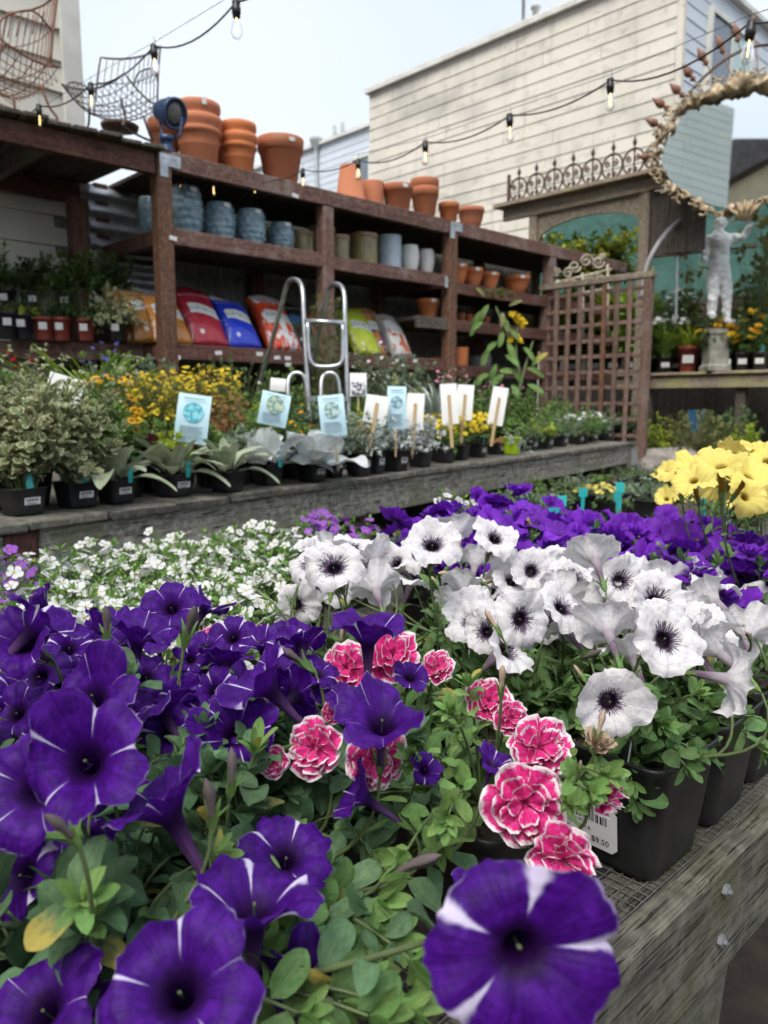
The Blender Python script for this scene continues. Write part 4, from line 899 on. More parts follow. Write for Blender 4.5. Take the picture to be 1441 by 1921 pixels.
WHITE = [(1020, 1155, 100, (-.35, .5, .6)), (1090, 1185, 90, (.1, .6, -.6)), (1195, 1150, 100, (-.3, .55, .6)), (1330, 1130, 90, (.1, .6, .5)), (1280, 1075, 84, (-.2, .7, .4)), (895, 1040, 80, (.2, .6, -.6)), (780, 1035, 76, (-.3, .6, .5)), (590, 1090, 84, (-.4, .4, .7)), (1050, 1045, 86, (-.2, .6, .6)), (1215, 1235, 100, (-.2, .3, .9)), (1140, 1060, 80, (-.3, .6, -.4)), (1420, 1120, 90, (-.2, .6, .5)), (1150, 1320, 146, (-.05, .25, 1)), (920, 1226, 96, (.12, .35, 1)), (985, 1165, 122, (.3, .12, 1)), (1258, 1190, 152, (.12, .6, .8)), (1238, 1122, 124, (.1, .5, .8)), (1302, 1238, 104, (.35, .05, .8)),
 (1132, 1160, 118, (0, .45, -.9)), (1172, 1086, 104, (.2, .42, .9)), (1000, 1066, 94, (0, .5, .9)), (1110, 1028, 102, (0, .5, -.85)), (850, 1116, 88, (-.3, .45, -.8)), (1064, 1132, 116, (.4, .65, .5)),
 (560, 1136, 88, (.3, .2, 1)), (636, 1106, 72, (0, .2, 1)), (622, 1054, 122, (-.15, .65, .6)), (576, 1046, 102, (-.4, .55, .35)), (700, 1088, 92, (-.2, .45, -.85)), (756, 1066, 66, (.4, .6, .3)),
 (812, 1012, 112, (0, .7, .6)), (858, 984, 76, (0, .55, -.8)), (932, 1000, 94, (.1, .6, .5)), (915, 1102, 84, (-.4, .65, .35)), (950, 1080, 66, (-.2, .5, -.8)), (1345, 1088, 96, (.2, .9, -.15)),
 (1400, 1172, 104, (.3, .4, -.8)), (1392, 1280, 136, (.9, -.15, .1)), (1432, 1235, 90, (.5, .3, .5)), (1032, 1102, 92, (-.1, .7, .5)), (1202, 1058, 86, (.1, .85, .2)), (1082, 1075, 96, (.2, .65, .5)), (1150, 1120, 104, (-.2, .7, .6)),
 (960, 1130, 84, (-.3, .7, .5)), (1100, 1108, 90, (.0, .9, .3)), (610, 1020, 80, (.1, .85, .2)), (660, 1060, 70, (.3, .8, .1))]
PINK = [(985, 1508, 150, (-.1, .35, 1), .066), (1060, 1618, 138, (.15, .15, 1), .062), (1015, 1400, 122, (.15, .6, .75), .064), (1148, 1490, 90, (.85, -.05, .5), .056), (648, 1250, 100, (-.15, .55, .8), .058), (738, 1222, 104, (.1, .6, .7), .060),
 (585, 1402, 108, (-.3, .35, .8), .056), (702, 1428, 118, (0, .2, 1), .060), (330, 1312, 74, (.1, .4, .9), .050), (512, 1428, 60, (.1, .3, .9), .042), (822, 1248, 66, (.2, .6, .6), .044), (918, 1312, 84, (0, .6, .7), .054), (395, 1195, 54, (0, .7, .5), .040), (486, 1190, 56, (0, .8, .4), .042),
 (625, 1338, 46, (0, .4, .8), .034), (962, 1345, 66, (.2, .5, .8), .048)]

def petunia_pot(name, label, cat, u, v, group, fill, leaf='petunia', size=.034, zr=(.90, 1.0), rad=.085, wp=.12, h=.125, lean=(0, 0)):
    pl = Plant(name, label, cat, uv2(u, v, PZ), group); pot_part(pl.root, wp, h, None, False, RZ + BR.uniform(-.06, .06))
    base = Vector((0, 0, h * .86)); pl.base = base; tries = 0; k = 0
    while k < fill and tries < fill * 6:
        tries += 1; a = BR.uniform(0, 6.283); r = rad * math.sqrt(BR.random()); z = BR.uniform(*zr) - PZ - .05 * (r / rad) ** 2
        tgt = Vector((r * math.cos(a) + lean[0], r * math.sin(a) + lean[1], z)); wld = pl.o + tgt
        if depth(np.array(wld)) < .34: continue
        k += 1; shoot(pl, base + Vector((math.cos(a), math.sin(a), 0)) * BR.uniform(0, wp * .36), tgt, 'ovate', leaf, size, BR.randint(6, 9), .0016, .2, True, 'petunia_tip' if BR.random() < .6 else leaf)
    return pl
def bloom_stem(pl, m, shape_v, size, r=.0017, leaves=3, leaf='petunia', lsize=.026):
    """a flower stalk from the pot to the foot of the bloom"""
    n = (m.to_3x3() @ Vector((0, 0, 1))).normalized(); foot = m @ Vector((0, 0, float(shape_v[:, 2].min()) - .2)); a = pl.base + Vector((BR.uniform(-.03, .03), BR.uniform(-.03, .03), 0))
    dn = min(.07, max(.02, foot.z - a.z)); ctl = foot - n * dn * .8 - Vector((0, 0, dn * .7)); ctl.z = max(ctl.z, a.z * .6)
    path = bez(a, ctl, foot, 10); pl.stem(path, r * 1.3, r * .75, 6)
    for i in range(leaves):
        t = BR.uniform(.3, .95); k = min(9, int(t * 10)); T = (path[k + 1] - path[k]).normalized(); ang = BR.uniform(0, 6.28); o = T.orthogonal().normalized(); d = o * math.cos(ang) + T.cross(o) * math.sin(ang) + T * .4
        pl.leaf('ovate' if t < .75 else 'lance', leaf if t < .75 else 'petunia_tip', path[k], d, Vector((0, 0, 1)) + T * .3, lsize * BR.uniform(.6, 1.2), BR.uniform(-.4, .4))
def share(blooms, pots):
    for b in blooms: b['pot'] = min(pots, key=lambda q: (q.o.xy - b['p'].xy).length)

pp = [petunia_pot('potted_petunia', l, 'petunia', u, v, 'purple star petunias in the foreground', f, 'petunia_blue', .048, zr, .115) for u, v, f, zr, l in (
  (.30, .50, 22, (.88, 1.00), 'purple star petunia nearest the lens, flat white-striped bloom at the bottom of the picture'),
  (.17, .46, 20, (.88, 1.01), 'purple star petunia in the bottom left corner of the foreground bench'),
  (.20, .60, 20, (.90, 1.02), 'purple star petunia at the left edge below the white bacopa'),
  (.31, .64, 20, (.90, 1.02), 'purple star petunia with upright trumpets, left of the pink double petunias'),
  (.40, .53, 26, (.89, .99), 'purple star petunia leaning over the pink double petunia pot'))]
bl = []
for px, py, wd, d, kind, size in PURPLE:
    D = min(F * size / wd, float(np.interp(py, (1100, 1300, 1500, 1800), (.80, .68, .58, .46)))); size = wd * D / F; n = nrm(d[0], d[1] + (.5 if kind == 'petunia' and px != 985 and d[2] > 0 else 0), d[2]); bl.append(dict(p=Vector(at(px, py, D)), n=n, kind=kind, r=size / 2 * .97))
for k in range(20):
    px, py = BR.uniform(-10, 620), BR.uniform(1120, 1330); wd = 95 + (py - 1120) * .25; fn_k = BR.random() < .45; bl.append(dict(p=Vector(at(px, py, F * .066 / wd)), n=nrm(BR.uniform(-.7, .7), BR.uniform(.4, 1), BR.uniform(-.6, .8)), kind='petunia_funnel' if fn_k else 'petunia', r=.033 * BR.uniform(.85, 1.1)))
share(bl, pp)
for b in bl:
    pl = b['pot']; shp = BR.choice(SH[b['kind']]); off = b['n'] * (b['r'] * (.45 if b['kind'] == 'petunia_funnel' else .1)); m = facem(b['p'] - pl.o + off * 0, b['n'], b['r'])
    pl.flower(shp, 'purple_hero' if b['kind'] == 'petunia_hero' else 'purple', m, b['r'] * 2, True, 'flower', True); bloom_stem(pl, m, shp.v, b['r'], .0019, 4, 'petunia_blue', .040)
for px, py, D in ((620, 1750, .50), (680, 1830, .47), (742, 1890, .44), (560, 1790, .48), (700, 1690, .53), (640, 1880, .45), (770, 1800, .47), (520, 1730, .50), (600, 1680, .54), (660, 1760, .50), (480, 1790, .47), (720, 1760, .50), (560, 1900, .42), (690, 1905, .43), (430, 1740, .49)):
    q = min(pp, key=lambda t_: (t_.o.xy - Vector(at(px, py, D)).xy).length); shoot(q, q.base, Vector(at(px, py, D)) - q.o, 'ovate', BR.choice(['petunia_blue', 'petunia']), .044, 9, .0017, .3, True, 'petunia_tip', .2, .5, 10)
# dusky closed buds on hairy stalks
def bud(pl, px, py, D, d, L_, mat): m = facem(Vector(at(px, py, D)) - pl.o, d, L_); pl.Fl.append((BR.choice(SH['bud']), mat, m, L_, False, 'bud', False)); foot = m.translation; pl.stem(bez(pl.base, foot - Vector(d).normalized() * .03 - Vector((0, 0, .02)), foot, 8), .0017, .0014)
for px, py, D, d, L_ in ((398, 1560, .45, (.1, -.1, 1), .034), (720, 1650, .52, (.7, -.2, .6), .044), (590, 1260, .70, (-.7, 0, .6), .040), (345, 1215, .68, (.3, -.2, .9), .045), (1110, 1745, .42, (.3, -.3, .8), .030), (200, 1215, .62, (.1, 0, 1), .035), (150, 1590, .40, (-.2, -.3, .8), .028), (430, 1500, .55, (.2, 0, 1), .036)):
    bud(min(pp, key=lambda q: (q.o.xy - Vector(at(px, py, D)).xy).length), px, py, D, d, L_, bud_purple)

kk = [petunia_pot('potted_petunia', l, 'petunia', u, v, 'pink double petunias', f, 'petunia', .042, zr, .095) for u, v, f, zr, l in (
  (.545, .435, 19, (.87, .97), 'pink double petunia with white-edged blooms hanging over its pot beside the wire mesh'),
  (.46, .64, 13, (.88, .97), 'pink double petunia behind the purple trumpets at the centre'),
  (.62, .60, 12, (.88, .97), 'pink double petunia tucked behind the front white petunias'),
  (.44, .80, 11, (.86, .95), 'pink double petunia nearly hidden at the left among purple blooms'))]
bl = []
for px, py, wd, d, size in PINK: D = min(F * size / wd * .94, float(np.interp(py, (1180, 1300, 1400, 1600), (.90, .74, .62, .56)))); bl.append(dict(p=Vector(at(px, py, D)), n=nrm(*d), r=wd * D / F / 2 * 1.10))
share(bl, kk)
for b in bl:
    pl = b['pot']; shp = BR.choice(SH['double']); m = facem(b['p'] - pl.o, b['n'], b['r']); pl.flower(shp, 'pink', m, b['r'] * 2, True); bloom_stem(pl, m, shp.v, b['r'], .0018, 3)
for px, py, D, d, L_ in ((940, 1310, .66, (0, 0, 1), .030), (1120, 1395, .60, (.1, 0, 1), .026), (1085, 1450, .58, (.2, -.2, 1), .012), (1105, 1520, .57, (.2, -.1, 1), .014), (640, 1215, .85, (0, 0, 1), .022)): bud(kk[0] if px > 800 else kk[1], px, py, D, d, L_, bud_cream)
# withered tuft and fresh green tips over the pink pot
for px, py, D in ((1120, 1410, .595), (1112, 1395, .60), (1130, 1402, .598)): kk[0].flower('tuft', bud_cream, facem(Vector(at(px, py, D)) - kk[0].o, (.2, -.2, 1), .011), .02, name='withered_flower')
for px, py, D in ((1100, 1480, .57), (1125, 1450, .58), (880, 1290, .72), (850, 1340, .68), (1060, 1500, .58), (780, 1420, .62), (760, 1600, .55), (840, 1530, .57)):
    q = Vector(at(px, py, D)) - kk[0].o; shoot(kk[0], kk[0].base, q, 'ovate', 'petunia_tip', .026, 7, .0016, .45, True, 'petunia_tip', .25, .6, 12)

ww = [petunia_pot('potted_petunia', l, 'petunia', u, v, 'white dark-eyed petunias', f, 'petunia', .040, zr, .10, .142 if v < .45 else .12, .132 if v < .45 else .125) for u, v, f, zr, l in (
  (.765, .400, 22, (.875, .965), 'white dark-eyed petunia in the clear-standing black pot with a price label'),
  (.912, .405, 20, (.875, .965), 'white dark-eyed petunia, second black pot along the timber edge'),
  (1.060, .410, 13, (.875, .965), 'white dark-eyed petunia, third black pot along the timber edge at the right border'),
  (.70, .535, 20, (.875, .97), 'white dark-eyed petunia behind the labelled pot, two blooms facing left'),
  (.84, .552, 14, (.88, .975), 'white dark-eyed petunia at the middle of the white group'),
  (.97, .556, 13, (.88, .975), 'white dark-eyed petunia in front of the violet petunias'),
  (.78, .69, 14, (.88, .975), 'white dark-eyed petunia with three raised blooms near the bacopa'),
  (.66, .82, 14, (.88, .96), 'white dark-eyed petunia, leftmost of the white group, amid the bacopa'),
  (.90, .74, 12, (.88, .97), 'white dark-eyed petunia at the back of the white group'))]
bl = []
for px, py, wd, d in WHITE: size = .070; bl.append(dict(p=Vector(at(px, py, F * size / wd)), n=nrm(*d), r=size / 2 * 1.07))
for k in range(30):
    px, py = BR.uniform(860, 1400), BR.uniform(1055, 1215); wd = 70 + (py - 1000) * .22; back_ = BR.random() < .5; bl.append(dict(p=Vector(at(px, py, F * .066 / wd)), n=nrm(BR.uniform(-.6, .6), BR.uniform(.25, .8), BR.uniform(-.9, -.4) if back_ else BR.uniform(.1, .8)), r=.036 * BR.uniform(.8, 1.1)))
for k in range(8): px, py = BR.uniform(540, 800), BR.uniform(1010, 1100); bl.append(dict(p=Vector(at(px, py, 1.15)), n=nrm(BR.uniform(-.6, .6), BR.uniform(.3, .8), BR.uniform(-.8, .6)), r=.034))
share(bl, ww)
for b in bl:
    pl = b['pot']; shp = BR.choice(SH['petunia_funnel' if b['n'].y > .35 else 'petunia_white']); m = facem(b['p'] - pl.o, b['n'], b['r']); pl.flower(shp, 'white', m, b['r'] * 2, True, 'flower', True); bloom_stem(pl, m, shp.v, b['r'], .0018, 4)
for k, pl in enumerate(ww):
    for j in range(4):
        a = BR.uniform(0, 6.28); p = Vector((.07 * math.cos(a), .07 * math.sin(a), BR.uniform(.17, .25))); d = rnd_dir(.2, 1.0); m = facem(p, d, BR.uniform(.022, .036)); pl.Fl.append((BR.choice(SH['bud']), bud_cream if j % 2 else bud_purple, m, .03, False, 'bud', False)); pl.stem(bez(pl.base, p - d * .03, p, 6), .0016, .0013)
# price label and plant tag on the clear-standing pot
w0 = ww[0]
tA = MB(); tA.grid(lambda a, b_: (-.022 + .044 * a + (.004 if b_ < .1 else 0), 0, .055 * b_), 1, 3).grid(lambda a, b_: (-.022 + .044 * a, .0006, .055 * b_), 1, 3)
face_n = -U                                                 # the pot side that faces the lens on the left
Ml = frame_m(Vector(-U) * .0655 + Vector(V) * (.014) + Vector((0, 0, .046)), -V, Vector(-U) + Vector((0, 0, -.10)))
lb = MB(); lb.add([(-.036, -.026, 0), (.030, -.026, 0), (.036, -.020, 0), (.036, .020, 0), (.030, .026, 0), (-.036, .026, 0), (-.036, -.026, -.0006), (.030, -.026, -.0006), (.036, -.020, -.0006), (.036, .020, -.0006), (.030, .026, -.0006), (-.036, .026, -.0006)],
   [(0, 1, 2, 3, 4, 5), (6, 11, 10, 9, 8, 7)] + [(i, i + 6, (i + 1) % 6 + 6, (i + 1) % 6) for i in range(6)])
lbo = lb.build('price_label', PAPER, w0.root, M=Ml); bc = MB(); x = -.030
while x < .024: wbar = BR.choice((.0007, .0012, .0020)); bc.box(x, x + wbar, .004, .022, .0003, .0005); x += wbar + BR.choice((.0008, .0013, .002))
bc.build('barcode', INK, lbo, kind='stuff')
text('lettering', '0001492', .0055, INK, lbo, Matrix.Translation((-.012, .000, .0005))); text('lettering', 'NVY Black &', .0055, INK, lbo, Matrix.Translation((-.010, -.006, .0005))); text('lettering', 'BN', .0055, INK, lbo, Matrix.Translation((-.024, -.0115, .0005))); text('lettering', '$9.50', .0095, INK, lbo, Matrix.Translation((.016, -.0165, .0005)))
TAGB = plain('black_tag', (.015, .015, .017), (.02, .02, .02), 8, .35, 0)
tm = frame_m(Vector(-U) * .056 + Vector(V) * (-.008) + Vector((0, 0, .146)), -V, Vector(-U) + Vector((0, 0, .25)))
tb = MB(); tb.box(-.021, .021, -.045, .036, -.0005, .0005); to = tb.build('plant_tag', PAPER, w0.root, M=tm)
MB().box(-.0195, .0195, -.020, .0345, .0006, .0010).build('printed_panel', TAGB, to)
YEL = plain('yellow_print', (.75, .62, .12), (.7, .58, .1), 8, .5, 0)
text('lettering', 'SHADE', .0052, YEL, to, Matrix.Translation((.004, .024, .0013))); text('lettering', 'PETUNIA', .0066, PAPER, to, Matrix.Translation((0, .014, .0013))); text('lettering', 'BLACKLINE', .0062, PAPER, to, Matrix.Translation((0, .005, .0013)))
sp_ = plain('white_print_blot', (.62, .66, .74), (.05, .05, .07), 150, .5, 0, contrast=(.45, .55)); MB().box(-.0195, .0195, -.044, -.021, .0006, .0009).build('printed_photo', sp_, to)

for pl in pp + kk + ww: pl.finish(150, 60)

# ---------------------------------------------------------------- bacopa, violet, yellow and grey neighbours further back
def mound(name, label, cat, u, v, group, fl, fm, fr, nf, lk, lm, ls, nsh, zr, rad, lcap=40, fcap=80, z0=PZ, wp=.11, h=.11, loc=None, up=.9, nl=7, pot=True, potm=None, disc=None):
    pl = Plant(name, label, cat, uv2(u, v, z0) if loc is None else loc, group)
    if pot: pot_part(pl.root, wp, h, potm, False, RZ + BR.uniform(-.08, .08))
    base = Vector((0, 0, h * .86)); pl.base = base; tips = []
    for k in range(nsh):
        a = BR.uniform(0, 6.283); r = rad * math.sqrt(BR.random()); t = Vector((r * math.cos(a), r * math.sin(a), (BR.uniform(*zr) - .035 * (r / rad) ** 2)))
        tips.append(shoot(pl, base + Vector((math.cos(a), math.sin(a), 0)) * BR.uniform(0, wp * .38), t, lk, lm, ls, nl, .0012, .25, True, None, .3, .7, 5))
    for k in range(nf):
        path = tips[k % len(tips)] if tips else None; t = BR.uniform(.7, 1.0); p = path[min(7, int(t * 7))].copy() + Vector((BR.uniform(-1, 1), BR.uniform(-1, 1), BR.uniform(.1, 1.2))) * fr * 1.3
        d = Vector((BR.uniform(-.7, .7), BR.uniform(-.9, .5), up)); r = fr * BR.uniform(.8, 1.15); m = facem(p, d, r); pl.flower(fl, fm, m, r)
        if k % 2 == 0: pl.stem([path[5], p - Vector(d).normalized() * r * .2], .0007, .0006, 4)
        if disc: pl.Fl.append((SH['disc'][0], disc, m, r * .5, False, 'flower_centre', False))
    pl.finish(lcap, fcap); return pl
def pixel(p): d = np.array(p) - CAM; D = d @ FV; return 720.5 + F * (d @ RV) / D, 960.5 - F * (d @ UV_) / D
BL = ['at the left picture edge', 'beside the galvanised plate', 'just behind the leftmost purple trumpet', 'below the variegated plants', 'in the front of the bacopa drift', 'in the thick of the bacopa drift', 'next to the leftmost white petunia', 'under the felted sage pots', 'with tall pink-tipped sprigs', 'at the back of the bacopa drift', 'near the lilac bacopa', 'beside the lilac flowers', 'behind the leftmost white petunias']
spots = []
for v in (.93, 1.05, 1.17, 1.29, 1.41, 1.53, 1.64):
    for u in np.arange(.36, 1.36, .122):
        p = pixel(uv2(u, v, .93))
        if not (-40 < p[0] < 700): continue
        if p[0] > 560 and p[1] > 1010: continue
        if u < .60 and v < 1.0 and p[0] > 330: continue
        spots.append((u + BR.uniform(-.01, .01), v, p))
print('bacopa spots', len(spots))
for k, (u, v, p) in enumerate(spots):
    lil = (555 < p[0] and v > 1.3) or (p[0] < 40 and v > 1.2)
    side = 'left' if p[0] < 180 else 'middle' if p[0] < 420 else 'right'; row = 'front' if v < 1.1 else 'second' if v < 1.23 else 'third' if v < 1.35 else 'fourth' if v < 1.47 else 'back'
    n_ = sum(1 for a in spots[:k] if a[1] == v); lab = ('lilac' if lil else 'white') + ' flowered trailing bacopa, %s pot from the left in the %s row of the drift' % (('first', 'second', 'third', 'fourth', 'fifth', 'sixth', 'seventh', 'eighth', 'ninth')[n_], {.93: 'nearest', 1.05: 'second', 1.17: 'third', 1.29: 'fourth', 1.41: 'fifth', 1.53: 'sixth', 1.64: 'rearmost'}[v])
    mound('potted_bacopa', lab, 'bacopa', u, v, 'bacopa drift', 'five', 'lilac' if lil else 'bacopa', .0140, 34 if lil else 23, 'tiny', 'bacopa', .019, 22, (.125, .20), .085, 40, 60)
mound('potted_bacopa', 'white bacopa standing tall with open blooms in front of the violet petunias', 'bacopa', 1.62, 1.42, None, 'five', 'bacopa', .014, 18, 'tiny', 'bacopa', .02, 16, (.17, .28), .06)

VS = [(1.16, .43, 'at the right picture edge'), (1.20, .57, 'beside the white petunias at the right'), (1.30, .47, 'below the yellow petunias at the right edge'), (1.14, .72, 'behind the white group, centre'), (1.27, .70, 'in the heart of the violet drift'), (1.40, .62, 'under the yellow petunia'),
      (1.20, .87, 'left of centre in the violet drift'), (1.34, .84, 'right of centre in the violet drift'), (1.48, .76, 'next to the grey-leaved cushion'), (1.28, 1.02, 'left part, middle row'), (1.42, .98, 'before the pale yellow cushion'), (1.56, .92, 'beside the pale yellow cushion'), (1.40, 1.16, 'left end of the back row'), (1.54, 1.10, 'middle of the back row'), (1.24, 1.14, 'leftmost, next to the white bacopa')]
VS += [(1.18, .50, 'tucked in behind the right-hand white petunias'), (1.36, .54, 'hard against the yellow petunia pot'), (1.06, .86, 'left end, just behind the white petunias'), (1.10, 1.0, 'between the white petunias and lilac bacopa'), (1.50, .64, 'right beneath the ruffled yellow bloom')]
for u, v, l in VS: mound('potted_petunia', 'violet double petunia in the violet drift, ' + l, 'petunia', u, v, 'violet petunia drift', BR.choice(['double_violet', 'petunia_small']), 'violet', .033, 25, 'ovate', 'petunia', .028, 15, (.18, .262), .10, 60, 40)
# yellow petunias
YB = [(1350, 905, 78, (.05, .3, 1)), (1352, 858, 112, (-.2, .8, .3)), (1270, 877, 84, (-.1, .85, -.2)), (1415, 880, 96, (.2, .7, .5)), (1388, 838, 80, (.3, .7, -.2)), (1300, 892, 88, (-.3, .6, .4)), (1405, 925, 90, (0, .5, .8)), (1250, 930, 50, (-.3, .6, .6)), (1375, 895, 80, (.3, .8, .2)), (1330, 870, 70, (-.4, .8, .2)), (1436, 900, 80, (.2, .6, .8)), (1440, 855, 84, (-.2, .7, .5)), (1320, 915, 64, (-.2, .5, .7)), (1300, 862, 70, (-.3, .8, .3)), (1425, 835, 76, (.1, .8, .3)), (1380, 870, 80, (0, .7, .6)), (1245, 880, 56, (-.4, .7, .3)), (1440, 935, 70, (.1, .5, .8)), (1365, 930, 60, (-.1, .5, .8)), (1285, 920, 56, (.1, .6, .6))]
yy = [petunia_pot('potted_petunia', l, 'petunia', u, v, 'yellow petunias', 24, 'petunia', .034, (.92, 1.06), .10) for u, v, l in ((1.44, .50, 'yellow petunia with a brown-eyed bloom facing the lens at the right edge'), (1.56, .60, 'yellow petunia with a large ruffled upright bloom'), (1.64, .72, 'yellow petunia nearest the grey-leaved cushion'))]
bl = [dict(p=Vector(at(px, py, F * .078 / wd)), n=nrm(*d), r=.039) for px, py, wd, d in YB]; share(bl, yy)
for b in bl:
    pl = b['pot']; shp = BR.choice(SH['petunia_white']); m = facem(b['p'] - pl.o, b['n'], b['r']); pl.flower(shp, 'yellow', m, .078, True); bloom_stem(pl, m, shp.v, b['r'], .0018, 3)
for pl in yy: pl.finish(60, 30)
def spot(px, py, z): p = at_z(px, py, z); return np.array([p[0], p[1], PZ])
mound('potted_alyssum', 'pale yellow flat-topped cushion plant with tight little flowers', 'plant', 0, 0, None, 'five', 'cream', .010, 130, 'tiny', 'greyg', .014, 26, (.13, .15), .14, 20, 150, loc=spot(1130, 918, PZ + .13), wp=.13)
mound('potted_cushion', 'grey-green leafy cushion left of the yellow petunias', 'plant', 0, 0, None, 'tuft', LM['dusty'], .010, 10, 'tiny', 'greyg', .020, 34, (.14, .22), .12, 40, 30, loc=spot(1225, 905, PZ + .18))
mound('potted_cushion', 'low grey-green cushion behind the violet petunias', 'plant', 0, 0, None, 'tuft', LM['dusty'], .010, 6, 'tiny', 'greyg', .016, 26, (.11, .15), .12, 30, 30, loc=spot(1010, 937, PZ + .12))
mound('potted_phlox', 'white flowered plant at the right picture edge above the yellow petunias', 'plant', 0, 0, None, 'five', 'bacopa', .016, 26, 'tiny', 'mid', .02, 14, (.18, .30), .07, 20, 40, loc=spot(1438, 850, PZ + .26))
mound('potted_petunia', 'single pink veined bloom peeping between the yellow petunias', 'petunia', 0, 0, None, 'petunia_small', 'rose', .028, 4, 'ovate', 'petunia', .02, 5, (.2, .24), .05, 20, 20, loc=spot(1395, 890, PZ + .24))
# turquoise tags standing among them
for k, (px, py, D, hh) in enumerate(((980, 915, 1.9, .05), (1055, 910, 2.0, .055), (1095, 898, 2.1, .05), (1160, 905, 2.0, .05), (1325, 862, 1.75, .07), (1165, 885, 2.2, .06), (1025, 922, 1.95, .04), (1040, 940, 1.7, .03), (1115, 975, 1.55, .03), (925, 936, 1.9, .03), (945, 955, 1.75, .03))):
    p = at(px, py, D); o = thing('plant_tag', 'turquoise plant tag standing on the foreground bench, %s' % ('left of the low cushion', 'left in front of the pale yellow cushion', 'behind the pale yellow cushion', 'right of the pale yellow cushion', 'behind the yellow petunias', 'between pale yellow and grey cushions', 'in the low grey-green cushion', 'at the back of the violet drift', 'in the middle of the violet drift', 'beside the tall white bacopa', 'low among violet blooms')[k], 'plant tag', (p[0], p[1], p[2] - hh), group='turquoise tags')
    b = MB().box(-.012, .012, -.0005, .0005, 0, hh * .5).box(-.005, .005, -.0005, .0005, -.09, -.0001); b.build('tag_blade', TEAL, o, M=Matrix.Rotation(BR.uniform(-.5, .5), 4, 'Z') @ Matrix.Rotation(BR.uniform(-.2, .1), 4, 'X'))

SEED = ((960, 938), (1000, 925), (1045, 918), (1085, 905), (1130, 900), (1180, 893), (1215, 888), (940, 950), (1080, 930), (1180, 920), (1275, 905), (1330, 890), (1020, 945), (1150, 935), (1240, 915))
SL = ('nearest the tall white bacopa', 'left of the low cushion', 'before the leftmost turquoise tags', 'behind the leftmost turquoise tags', 'left of the pale yellow cushion', 'behind the pale yellow cushion', 'left of the boulder', 'at the far left end', 'before the pale yellow cushion', 'between the pale yellow and the grey cushions', 'behind the yellow petunias', 'at the right under the yellow petunias', 'right behind the violet drift', 'in front of the grey cushion', 'between grey cushion and yellow petunias')
for k, (px, py) in enumerate(SEED): mound('potted_seedling', 'low green seedling in a small pot, ' + SL[k], 'plant', 0, 0, 'seedlings behind the violet petunias', 'tuft', LM['greyg'], .008, 3, 'tiny', ('greyg', 'mid', 'fine')[k % 3], .024, 18, (.10, .16), .08, 16, 10, loc=spot(px, py, PZ + .10), wp=.10, h=.09)
# ================================================================ middle bench: perennials in small pots, cards on sticks
def label_part(pl, mat, w_, h_, z, d, rz=RZ, bars=True):
    """a paper sticker on the side of a pot that faces direction d (world angle)"""
    o = MB().box(-w_ / 2, w_ / 2, -.0008, 0, -h_ / 2, h_ / 2).build('sticker', mat, pl.root, M=Matrix.Rotation(rz, 4, 'Z') @ Matrix.Translation((0, -d, z)) @ Matrix.Rotation(R(7), 4, 'X'))
    if bars:
        b = MB(); x = -w_ * .4
        while x < w_ * .36: q = BR.choice((.02, .04, .06)) * w_; b.box(x, x + q, -.0014, -.0009, .0, h_ * .38); x += q * 1.9
        for k in range(2): b.box(-w_ * .4, w_ * BR.uniform(.1, .4), -.0014, -.0009, -h_ * (.18 + .18 * k) - h_ * .06, -h_ * (.18 + .18 * k))
        b.build('print', INK, o, kind='stuff')
BRZ = math.atan2(B2D[1], B2D[0])
def potted(name, label, cat, px, py, w_, h, group=None, mat=None, lab=True, tagm=None, t=None, tagx=0.):
    """a small pot whose base shows at photo position (px, py) on the middle bench"""
    p = at_z(px, py, B2Z + .002) if t is None else b2px(px, t); p = np.array([p[0], p[1], B2Z + .002])
    if t is None: p[:2] += B2N * w_ * .45
    pl = Plant(name, label, cat, p, group); pot_part(pl.root, w_, h, mat, False, BRZ + BR.uniform(-.12, .12)); pl.base = Vector((0, 0, h * .86)); pl.h = h; pl.w = w_
    if lab: label_part(pl, PAPER, w_ * .44, h * .27, h * .52, w_ * .475, BRZ)
    if tagm: tag_part(pl, -.3 * w_ * B2N[0] * 1.4 + tagx, -.3 * w_ * B2N[1] * 1.4, h * .84, .020, .052, tagm, BRZ + BR.uniform(-.3, .3), BR.uniform(-.25, .1))
    return pl
def leafball(pl, n, lk, lm, size, rad, z0, z1, nl=7, arch=.3, tip=True, twig=False, tipm=None, shape=.5, droop=.04, el=None):
    for k in range(n):
        a = BR.uniform(0, 6.283); r = rad * BR.random() ** shape; z = BR.uniform(z0, z1) - droop * (r / rad) ** 2
        shoot(pl, pl.base + Vector((math.cos(a), math.sin(a), 0)) * BR.uniform(0, pl.w * .36), Vector((r * math.cos(a), r * math.sin(a), z)), lk, lm, size, nl, .0016, .2, tip, tipm, arch, .6, 6)
def rosette(pl, n, lk, lm, size, e0=.1, e1=1.25):
    for k in range(n):
        t = k / n; a = k * 2.4 + BR.uniform(-.3, .3); e = e0 + (e1 - e0) * t; d = Vector((math.cos(a) * math.cos(e), math.sin(a) * math.cos(e), math.sin(e)))
        s_ = size * (1 - .45 * t) * BR.uniform(.85, 1.15); st = pl.base + Vector((math.cos(a), math.sin(a), 0)) * .012; pl.leaf(lk, lm, st + d * s_ * .1, d, Vector((0, 0, 1)) - d * .5, s_, BR.uniform(-.3, .3))
